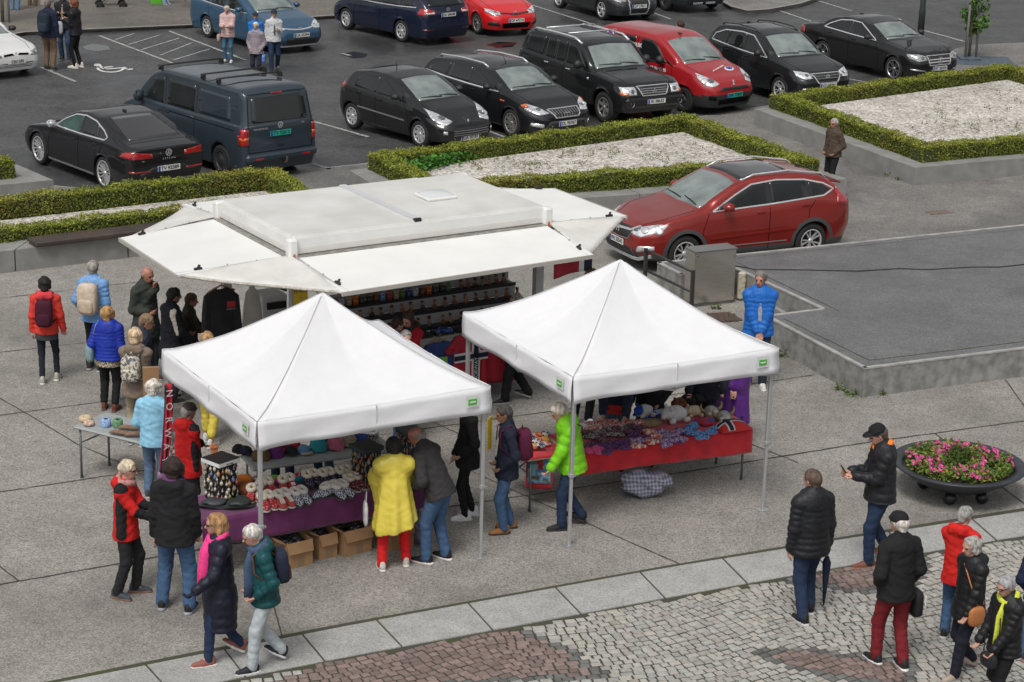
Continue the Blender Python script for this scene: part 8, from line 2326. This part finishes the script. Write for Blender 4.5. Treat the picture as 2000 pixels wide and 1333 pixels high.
def bag(p,label,m,c,size,strap=None,cat='bag',name='bag'):
 t=held(p,name,label,cat);b=MB();sel(b,c,size,.6);b.build('body',m,t)
 if strap:b=MB();b.tube([Vector(q) for q in strap],.010,6,sq=.6);b.build('strap',m,t)
 return t
def nfpanel(s,arms,HZ_,ex,fw): # contrasting yoke and side panels
 for q in (-1,1):
  s.rc(HZ_(1.30)+ex*q*.135,HZ_(.84)+ex*q*.155,.060,.066,.02,1);s.rc(HZ_(1.41)+ex*q*.13,HZ_(1.42)+ex*q*.165,.074,.074,.02,1)
def yoke(s,arms,HZ_,ex,fw):s.rc(HZ_(1.30)-fw*.0-ex*.06,HZ_(1.30)+ex*.06,.12,.12,.02,1)
SNK=(.62,.62,.62)
WALK=((-.09,.18),(.10,-.20,.07,30))
p=person('lady with short blond hair in a red and black jacket facing right',(250,1162),-8,897,hands=((-.02,.40,1.13),(.10,.40,1.06)),look=(0,8),top=(.52,.014,.012),top2=BLK,panel=nfpanel,sleeve2=3,hood=(.52,.014,.012),hem=.76,pants=(.018,.018,.02),shoe=(.045,.055,.07),sole=(.2,.1,.06),hair='short',hairc=(.62,.52,.38),scarf=(.45,.22,.2),glasses=True,feet=((-.10,.10,0,0,-10),(.12,-.06,0,0,16)))
p=person('person with dark curly hair in a black hooded jacket seen from behind',(345,1190),82,893,hands=('down',(.22,.10,.84)),top=BLK,hood=BLK,hem=.78,g=1.12,pants=JEAN,wide=1.12,shoe=(.02,.02,.022),sole=(.3,.3,.32),hair='puffy',hairc=(.028,.014,.010),scarf=(.12,.04,.14),feet=((-.16,.03),(.16,-.02)))
t=held(p,'phone','black phone in the left hand of the person with dark curly hair','phone');w=p['arms'][0][2];b=MB();b.box(Vector(w)+Vector((.0,.03,-.09)),(.012,.075,.15),0,bev=.004);b.build('phone_body',m_black,t)
p=person('lady with long blond hair and bright pink scarf in a long navy coat',(432,1292),196,1002,hands=((-.27,.30,.98),(.24,.05,.80)),look=(0,4),top=(.011,.013,.026),hem=.42,puff=.11,g=1.03,pants=DJEAN,wide=.85,shoe=(.27,.09,.075),sole=(.72,.70,.67),hair='long',hairc=(.36,.20,.085),scarf=(.85,.055,.26),tails=2,glove=(.02,.022,.04),glasses=True,feet=WALK)
p=person('white haired man in a teal padded jacket with a blue grey scarf',(515,1305),200,1022,hands=('pocket','pocket'),look=(0,20),lean=5,top=(.006,.062,.070),puff=.09,hood=(.005,.05,.058),hem=.80,pants=(.42,.46,.48),shoe=(.018,.02,.028),sole=(.6,.6,.6),hair='short',hairc=(.62,.58,.54),scarf=(.05,.085,.15),tails=1,feet=WALK)
backpack(p,'navy backpack with brown straps on the man in the teal jacket',cmat((.018,.024,.045)),cmat((.10,.05,.03)),(.14,.08,.20))
p=person('person in a yellow rain poncho and red trousers at the slipper table',(770,1108),102,850,h=1.66,lean=12,hands=('table','table'),top=(.2,.2,.2),pants=(.58,.012,.015),shoe=(.55,.52,.46),sole=(.6,.58,.54),hair='bob',hairc=(.012,.010,.010),poncho=((.64,.52,.07),.58,.29),feet=((-.17,-.03),(.16,.08)),look=(0,10))
t=held(p,'plastic_bag','white plastic bag held beside the yellow rain poncho','bag');b=MB();sel(b,(-.36,.10,.72),(.03,.10,.17),.7);b.tube([(-.36,.06,.86),(-.34,.14,1.0),(-.36,.18,.86)],.008,5);b.build('bag_body',mat('white plastic',(.56,.57,.6),.35,var=.2,vs=9,bump=.5,bs=9),t)
p=person('bald man in a grey brown jacket and jeans bending over the table',(845,1095),152,852,h=1.78,lean=24,g=1.14,hands=('pocket',(.16,.42,.95)),look=(8,18),top=(.035,.031,.033),hem=.84,pants=JEAN,wide=1.08,shoe=(.015,.015,.016),sole=(.65,.6,.58),hair='bald',hairc=(.25,.22,.2),skin=1,collar=1,zipc=(.55,.6,.7),feet=((-.12,.05),(.12,-.08)))
p=person('person all in black with bright white trainers behind the tent leg',(912,1012),186,800,h=1.70,hands=('pocket','clasp'),top=BLK,hem=.74,g=.98,pants=(.010,.010,.011),wide=.78,shoe=(.66,.66,.70),sole=(.6,.6,.62),hair='long',hairc=(.05,.03,.02),feet=((-.08,.06),(.09,-.05)))
p=person('dark haired man in a navy jacket with hands in his pockets',(987,1037),190,790,hands=('pocket','pocket'),look=(0,12),top=NAV,hem=.76,pants=JEAN,shoe=(.28,.12,.035),sole=(.03,.03,.03),hair='short',hairc=(.06,.055,.055),skin=2,zipc=(.4,.39,.37),feet=((-.10,.07),(.09,-.05)))
backpack(p,'maroon backpack on the man in the navy jacket',cmat((.085,.010,.035)),None,(.14,.09,.21))
p=person('white haired person in a lime green padded jacket at the red table',(1108,1030),186,785,lean=8,hands=((-.22,.28,.88),(.24,.06,.84)),look=(0,28),top=(.20,.58,.015),puff=.11,hood=(.20,.58,.015),hem=.80,g=1.16,pants=DJEAN,shoe=(.014,.014,.015),sole=(.03,.03,.03),hair='short',hairc=(.66,.60,.50),scarf=(.55,.05,.12),feet=((-.10,.12),(.10,-.16,.05,20)))
bag(p,'small black bag slung across the lime green jacket',m_blackc,(.17,-.12,1.02),(.05,.08,.07),[(.17,-.14,1.06),(.05,-.165,1.25),(-.10,-.13,1.42),(-.16,.0,1.50),(-.05,.16,1.3),(.18,.06,1.06)])
p=person('man in a bright blue padded jacket standing by the stage',(1474,757),268,528,hands=('clasp','clasp'),look=(-22,4),top=(.014,.13,.48),puff=.065,hem=.80,g=1.1,pants=(.025,.035,.055),shoe=(.6,.58,.54),sole=(.62,.62,.6),hair='short',hairc=(.20,.18,.17),skin=1,zipc=(.34,.34,.36))
p=person('man in a black quilted jacket holding a folded umbrella',(1572,1207),112,918,hands=('down','down'),look=(22,4),top=(.014,.015,.018),puff=.07,hem=.78,g=1.13,pants=DJEAN,wide=1.02,shoe=(.018,.018,.02),sole=(.5,.5,.5),hair='short',hairc=(.10,.065,.045),feet=((-.10,-.10),(.10,.12,.02,10)))
w=p['arms'][1][2];t=held(p,'umbrella','navy folded umbrella hanging from the hand of the man in the quilted jacket','umbrella')
b=MB();b.tube([(w[0]+.02,w[1]+.02,w[2]-.10),(w[0]+.02,w[1]+.02,.02)],[.006,.003],6);b.build('shaft',m_alu,t)
b=MB();b.tube([(w[0]+.02,w[1]+.02,w[2]-.16),(w[0]+.02,w[1]+.02,w[2]-.24),(w[0]+.02,w[1]+.02,.40),(w[0]+.02,w[1]+.02,.10)],[.02,.05,.035,.008],9);b.build('canopy',cmat((.012,.020,.042),.6),t)
b=MB();b.tube([(w[0]+.02,w[1]+.02,w[2]-.15),(w[0]+.02,w[1]+.02,w[2]-.02),(w[0]+.02,w[1]+.06,w[2]+.01),(w[0]+.02,w[1]+.08,w[2]-.03)],.011,7);b.build('handle',m_black,t)
p=person('man in a black cap and padded jacket with an orange collar reading his phone',(1708,1102),188,826,hands=('phone','phone'),look=(0,22),top=(.016,.016,.020),puff=.10,collar=0,hem=.82,g=1.12,pants=DJEAN,shoe=(.18,.07,.045),sole=(.3,.16,.1),hair='short',hairc=(.10,.08,.07),cap=(BLK,'brim'),scarf=(.85,.22,.035),feet=((-.10,.14),(.10,-.16,.04,20)))
t=held(p,'phone','phone in a tan leather case held by the man with the orange collar','phone');b=MB();b.box((0,.44,1.17),(.09,.012,.16),0,Matrix.Rotation(-.6,3,'X'),bev=.004);b.box((0,.45,1.16),(.10,.006,.17),1,Matrix.Rotation(-.6,3,'X'));b.build('phone_body',[m_black,mat('tan leather',(.25,.15,.08),.6)],t)
p=person('man in a black flat cap black jacket and dark red trousers',(1738,1302),112,1003,hands=('pocket',(.24,.12,.92)),look=(14,6),top=(.013,.013,.014),hem=.80,g=1.10,pants=(.17,.014,.020),shoe=(.02,.02,.022),sole=(.66,.66,.66),hair='short',hairc=(.6,.55,.5),cap=(BLK,'flat'),feet=((-.10,.16,.0),(.10,-.06)))
t=held(p,'shoulder_bag','black bag with a white edge under the arm of the man in dark red trousers','bag');b=MB();sel(b,(.26,.08,.70),(.05,.17,.15),.35);b.build('body',m_blackc,t);b=MB();b.tube([(.315,-.09,.82),(.315,-.10,.58),(.315,.24,.57)],.006,5);b.build('piping',m_whitec,t)
p=person('grey haired person in a red jacket and jeans at the right edge group',(1858,1248),62,990,hands=('clasp','pocket'),look=(-20,12),top=(.56,.016,.012),hood=(.56,.016,.012),hem=.76,pants=JEAN,shoe=(.02,.02,.022),sole=(.5,.5,.5),hair='short',hairc=(.30,.29,.28),scarf=None,feet=((-.10,.05),(.1,-.05)))
p=person('lady with a grey bob in a black padded jacket carrying an orange bag',(1880,1318),205,1046,hands=((-.2,.2,.82),(.24,-.05,.80)),look=(0,10),top=(.012,.012,.014),puff=.085,hood=(.012,.012,.014),hem=.74,g=1.02,pants=(.012,.014,.024),shoe=(.38,.32,.26),sole=(.3,.25,.2),hair='bob',hairc=(.36,.34,.31),feet=((-.1,.22),(.1,-.16,.06,20)))
bag(p,'orange leather bag hanging from the lady with the grey bob',mat('orange leather',(.42,.16,.05),.55),(-.25,.08,.86),(.05,.11,.12),[(-.23,.05,.96),(-.16,.14,1.25),(.0,.12,1.42),(.12,-.02,1.48),(.05,-.16,1.3),(-.2,-.05,.96)])
p=person('grey haired lady with a yellow green scarf in a black padded jacket',(1948,1398),208,1122,hands=((-.12,.26,.92),(.20,.2,.9)),look=(0,16),top=(.011,.011,.013),puff=.075,hem=.80,g=1.06,pants=(.010,.010,.011),shoe=(.02,.02,.02),hair='short',hairc=(.36,.35,.36),scarf=(.55,.60,.06),tails=1,glasses=True,feet=WALK)
bag(p,'small black handbag held by the lady with the yellow green scarf',m_blackc,(-.10,.30,.80),(.12,.05,.09),[(-.2,.28,.86),(-.12,.2,1.2),(.08,.06,1.5),(.2,.1,1.1),(0,.3,.86)])
p=person('person in a navy coat cut off by the right edge',(2016,1290),80,1042,hands=('pocket','down'),top=(.012,.018,.045),hem=.82,pants=JEAN,shoe=(.03,.04,.07),sole=(.5,.2,.15),hair='short',hairc=(.2,.18,.16),fine=False)
p=person('man with glasses in a brown jacket standing by the right planter',(1622,372),215,231,hands=('pocket','pocket'),look=(5,4),top=(.075,.052,.036),hem=.84,g=1.2,pants=(.012,.012,.014),hair='short',hairc=(.40,.37,.37),skin=1,glasses=True,zipc=(.03,.03,.035))
p=person('lady in a coral red jacket with a maroon backpack walking away',(95,745),95,540,hands=('down',(.26,.05,.86)),top=(.60,.045,.03),hood=(.62,.05,.06),hem=.82,pants=(.014,.016,.026),wide=.74,shoe=(.42,.40,.34),sole=(.6,.58,.5),hair='bob',hairc=(.012,.011,.012),skirt=(.05,.05,.055),feet=((-.08,-.09),(.13,.10)),ank=.05)
backpack(p,'maroon backpack on the lady in the coral red jacket',cmat((.055,.008,.022)),None,(.14,.09,.22))
p=person('grey haired person in a light blue padded jacket seen from behind',(188,722),78,509,hands=((-.26,.1,.95),'down'),top=(.16,.33,.62),puff=.07,hem=.80,pants=(.012,.014,.02),hair='short',hairc=(.30,.27,.25),fine=True)
backpack(p,'cream white backpack on the person in the light blue jacket',cmat((.58,.48,.38)),cmat((.52,.42,.32)),(.16,.10,.25))
p=person('lady with curly blond hair in a royal blue padded jacket',(216,800),84,598,hands=('pocket','down'),top=(.014,.035,.33),puff=.055,hem=.86,g=1.1,pants=(.010,.010,.011),wide=1.0,shoe=(.13,.035,.02),sole=(.1,.06,.05),hair='puffy',hairc=(.44,.25,.09),skirt=knit('leaf print',(.5,.42,.28),(.05,.045,.04),55,'noise'),ank=.07)
bag(p,'pale blue shoulder bag on the lady in the royal blue jacket',cmat((.22,.33,.36),.6),(-.29,-.02,.98),(.07,.13,.17),[(-.27,-.1,1.1),(-.17,-.1,1.45),(-.15,.0,1.5),(-.19,.08,1.4),(-.27,.1,1.1)])
p=person('bald man in an olive grey jacket with a hand at his mouth',(288,742),322,518,hands=('mouth',(.12,.2,1.1)),look=(0,14),top=(.038,.045,.038),hem=.66,g=1.12,pants=(.03,.035,.04),hair='bald',hairc=(.3,.28,.26),skin=1)
p=person('dark haired man in a black jacket with white sleeve stripes',(338,785),36,562,hands=((-.1,.3,1.0),(.2,.25,.95)),look=(0,12),top=(.011,.012,.018),top2=(.55,.50,.42),panel=lambda s,arms,HZ_,ex,fw:[s.rc(a+A3_(0,-.035,.02),e+A3_(0,-.02,0),.060,.050,.02,1) for a,e,w,t in arms[1:]],hem=.68,g=1.08,pants=(.03,.03,.035),hair='short',hairc=(.010,.008,.007),skin=2,glasses=True)
p=person('man in a dark olive coat behind the man with white stripes',(372,765),5,572,hands=((-.05,.38,1.1),(.08,.4,1.08)),look=(0,10),top=(.035,.03,.022),hem=.74,pants=(.03,.03,.03),hair='short',hairc=(.06,.03,.015),skin=2)
p=person('balding man with glasses in a navy jacket among the left group',(284,835),12,612,hands=('clasp','pocket'),look=(0,14),top=(.025,.032,.055),hem=.78,pants=(.05,.08,.14),hair='short',hairc=(.25,.16,.10),skin=1,glasses=True)
p=person('blond lady in a beige hooded jacket with a flowered backpack',(270,868),80,640,hands=('clasp','clasp'),top=(.20,.155,.12),puff=.0,hood=(.19,.145,.11),hem=.74,g=1.05,pants=(.34,.29,.20),wide=1.05,shoe=(.05,.07,.12),hair='bob',hairc=(.60,.44,.28))
backpack(p,'white flowered backpack on the lady in the beige jacket',knit('flower print',(.10,.11,.13),(.58,.53,.42),26,'noise'),None,(.14,.08,.19))
p=person('lady with white curly hair in a light blue fleece by the pale grey table',(304,972),82,742,hands=((-.24,.22,.98),(.22,.2,.98)),top=(.26,.52,.70),hem=.80,g=1.08,pants=(.09,.14,.22),wide=1.05,shoe=(.04,.04,.05),hair='puffy',hairc=(.66,.61,.54),look=(0,8))
p=person('man in a brown cap and a red and black jacket under the left tent',(368,1020),48,789,hands=('table','clasp'),look=(0,10),top=(.50,.012,.012),top2=BLK,panel=nfpanel,sleeve2=3,hood=(.50,.012,.012),hem=.72,g=1.08,pants=(.03,.03,.035),hair='short',hairc=(.3,.27,.25),cap=((.065,.058,.046),'flat'),skin=1)
p=person('blond lady in yellow trousers half hidden by the left tent',(408,868),70,648,hands=('chest','chest'),top=(.30,.22,.16),hem=.85,pants=(.62,.50,.08),wide=1.05,shoe=(.60,.60,.58),sole=(.55,.55,.52),hair='bob',hairc=(.42,.25,.12),feet=((-.1,.14),(.1,-.08)),ank=.12)
p=person('dark haired seller in a red jacket at the trailer counter',(800,812),232,604,hands=('table','table'),look=(10,25),top=(.38,.012,.022),collar=1,hem=.76,pants=BLK,hair='bob',hairc=(.055,.025,.015),scarf=(.02,.025,.03))
p=person('dark haired customer in a grey top beside the seller in red',(770,818),60,620,hands=('phone','phone'),look=(-35,10),top=(.12,.125,.14),hem=.80,pants=DJEAN,hair='short',hairc=(.04,.02,.014),fine=False)
p=person('figure in black walking between the two tents',(1006,785),195,h=1.68,hands=('pocket','pocket'),top=(.010,.010,.011),hem=.55,pants=(.010,.010,.011),shoe=(.02,.02,.022),feet=((-.08,.22),(.1,-.2,.04,20)),fine=False,wide=1.1)
p=person('dark clothed person with brown hair right of the trailer',(1148,735),200,524,hands=('pocket','pocket'),top=(.010,.011,.014),hem=.7,pants=BLK,hair='bob',hairc=(.10,.055,.035),fine=False)
p=person('person in jeans with a red jacket hem behind the red table',(1200,915),262,h=1.66,lean=18,hands=('table','table'),look=(0,25),top=(.02,.026,.05),skirt=(.5,.03,.02),hem=.95,g=1.12,pants=(.05,.09,.15),fine=False)
p=person('person in a black jacket and jeans behind the red table',(1264,905),250,h=1.72,hands=('pocket','table'),top=(.010,.010,.012),hem=.84,g=1.1,pants=(.07,.11,.18),fine=False,hair='none')
p=person('person in white trainers standing behind the front right tent leg',(1136,828),290,h=1.74,hands=('pocket','pocket'),top=NAV,hem=.8,pants=BLK,shoe=(.66,.66,.68),sole=(.6,.6,.62),fine=False)
p=person('person in a dark navy coat behind the soft toys',(1368,888),258,h=1.78,hands=((-.28,.2,1.0),'table'),top=(.012,.014,.024),hem=.84,g=1.15,pants=(.012,.014,.022),fine=False)
p=person('person in a purple rain poncho behind the horned helmets',(1428,868),260,h=1.66,hands=('clasp','clasp'),top=(.1,.03,.15),pants=(.03,.02,.05),poncho=((.10,.022,.20),.42,.26),fine=False)
for i,(x,y,c,lb) in enumerate(((632,935,(.035,.08,.12),'person in teal jeans behind the grey hat table'),(552,945,(.02,.035,.07),'person in dark jeans behind the grey hat table'),(790,868,(.05,.09,.16),'person in blue jeans between the left tent and trailer'))):
 person(lb,(x,y),250+20*i,h=1.68,hands=('clasp','clasp'),top=[(.2,.05,.08),(.03,.03,.05),(.1,.1,.12)][i],pants=c,shoe=(.5,.5,.5) if i==1 else (.04,.04,.05),fine=False)
p=person('man in a navy jacket and khaki trousers with his back turned in the car park',(98,137),75,-6,hands=('down','down'),top=(.014,.018,.042),hem=.82,g=1.12,pants=(.17,.115,.07),shoe=(.03,.035,.04),sole=(.3,.3,.3),hair='short',hairc=(.15,.12,.11),fine=False)
backpack(p,'dark teal backpack on the man in khaki trousers',cmat((.012,.025,.040)),cmat((.02,.03,.045)),(.16,.10,.25))
p=person('man with a camera strap facing the two people in the car park',(128,118),265,-20,hands=('chest','chest'),top=(.018,.018,.022),hem=.8,pants=(.04,.07,.13),hair='short',hairc=(.1,.08,.07),zipc=(.3,.25,.2),fine=False)
bag(p,'grey carrier bag held by the man with the camera strap',mat('grey bag',(.40,.42,.46),.5),(.1,.2,.85),(.13,.05,.17),[(.0,.2,1.0),(.05,.2,1.15),(.15,.2,1.0)])
p=person('red haired lady in black with white shoes in the car park',(150,133),165,-2,hands=('chest','chest'),top=(.012,.012,.016),puff=.06,hem=.84,pants=(.008,.008,.009),wide=.8,shoe=(.62,.58,.52),sole=(.6,.58,.54),hair='bob',hairc=(.16,.05,.025),fine=False)
p=person('white haired lady in a pale pink jacket looking at her phone',(446,122),262,2,hands=('phone','phone'),look=(0,24),top=(.58,.40,.38),puff=.08,hem=.78,g=1.05,pants=(.06,.15,.24),wide=.85,shoe=(.6,.6,.6),hair='short',hairc=(.52,.48,.40),fine=False,h=1.58)
bag(p,'beige handbag on the lady in the pale pink jacket',cmat((.42,.33,.27),.6),(.26,.05,.74),(.06,.12,.12),[(.25,0,.85),(.16,-.02,1.46),(.25,.08,.85)])
p=person('man in a bright blue jacket and navy cap in the car park',(500,134),275,25,hands=('down','chest'),top=(.02,.16,.48),hem=.84,pants=DJEAN,hair='short',hairc=(.2,.18,.16),cap=((.02,.03,.05),'brim'),fine=False)
p=person('man in a white jacket and navy cap walking in the car park',(536,138),282,19,hands=('chest','down'),top=(.52,.53,.54),hem=.84,g=1.05,pants=DJEAN,shoe=(.03,.03,.04),hair='short',hairc=(.2,.18,.16),cap=((.02,.03,.05),'brim'),feet=((-.1,-.15,.03,15),(.1,.2)),zipc=(.06,.06,.06),fine=False)
p=person('white haired lady in a lilac grey padded vest behind the van',(501,156),262,53,hands=('pocket','pocket'),top=(.28,.24,.27),puff=.06,hem=.80,g=1.05,pants=(.02,.025,.04),hair='short',hairc=(.66,.64,.60),scarf=(.2,.28,.4),fine=False)
bag(p,'blue plastic bag held by the lady in the lilac grey vest',mat('blue bag',(.10,.22,.5),.4,var=.3,vs=12),(-.25,.05,.66),(.06,.11,.13),[(-.25,0,.78),(-.25,.05,.88),(-.25,.1,.78)])
p=person('dark haired person standing behind the small red van',(1324,165),150,34,h=1.7,hands=('down','down'),top=(.02,.02,.022),pants=DJEAN,hair='bob',hairc=(.05,.02,.015),fine=False)
for x,y,c,sc,lb,fc in ((30,26,(.10,.17,.26),(.03,.03,.035),'person in pale jeans and black trainers at the top left corner',80),(64,17,(.12,.075,.045),(.06,.05,.04),'person in brown trousers at the top edge',85),(324,15,(.25,.32,.42),(.62,.6,.58),'person in light jeans and white trainers at the top edge',175),(366,6,(.1,.1,.12),(.5,.45,.45),'person in pale shoes at the top edge beside the blue estate car',170)):
 person(lb,(x,y),fc,h=1.7,hands=('clasp','clasp'),top=(.05,.05,.07),pants=c,shoe=sc,sole=(.6,.6,.6),fine=False)
p=at(214,18);t=thing('pram','dark pram with black wheels at the top edge','pram',(p.x,p.y,0),R(15))
for x,y in ((-.3,-.3),(-.3,.3),(.4,-.26),(.4,.26)):
 b=MB();b.lathe([(.10,-.03),(.13,-.02),(.13,.02),(.10,.03)],16,0,(x,y,.13),'y');b.lathe([(0,-.012),(.1,-.012),(.1,.012),(0,.012)],12,0,(x,y,.13),'y');b.build('wheel',m_tyre,t)
b=MB();b.tube([(-.3,-.3,.13),(.4,.2,.62),(.55,.2,1.0)],.016,6);b.tube([(-.3,.3,.13),(.4,-.2,.62),(.55,-.2,1.0)],.016,6);b.tube([(.4,-.26,.13),(.4,.26,.13)],.014,6);b.tube([(.55,-.2,1.0),(.55,.2,1.0)],.02,6);b.build('frame',m_leg,t)
b=MB();sel(b,(0,0,.68),(.42,.22,.16),.5);b.build('seat',m_blackc,t)
p=at(307,12);b=MB();b.box((0,0,.2),(.42,.4,.4),0,bev=.02);b.box((0,0,.41),(.46,.44,.03));tag(b.build('crate',mat('bright green crate',(.10,.42,.02),.5),None,(p.x,p.y,0),R(15)),'bright green crate at the top edge of the pavement','crate')
p=at(80,14);b=MB();b.box((0,0,.5),(.3,.4,1.0),0,bev=.02);b.box((0,0,.03),(.34,.44,.06));tag(b.build('plinth',m_conc if 0 else mat('pale plinth',(.46,.44,.38),.6),None,(p.x,p.y,0),R(15)),'pale plinth standing on the pavement at the top edge','plinth')
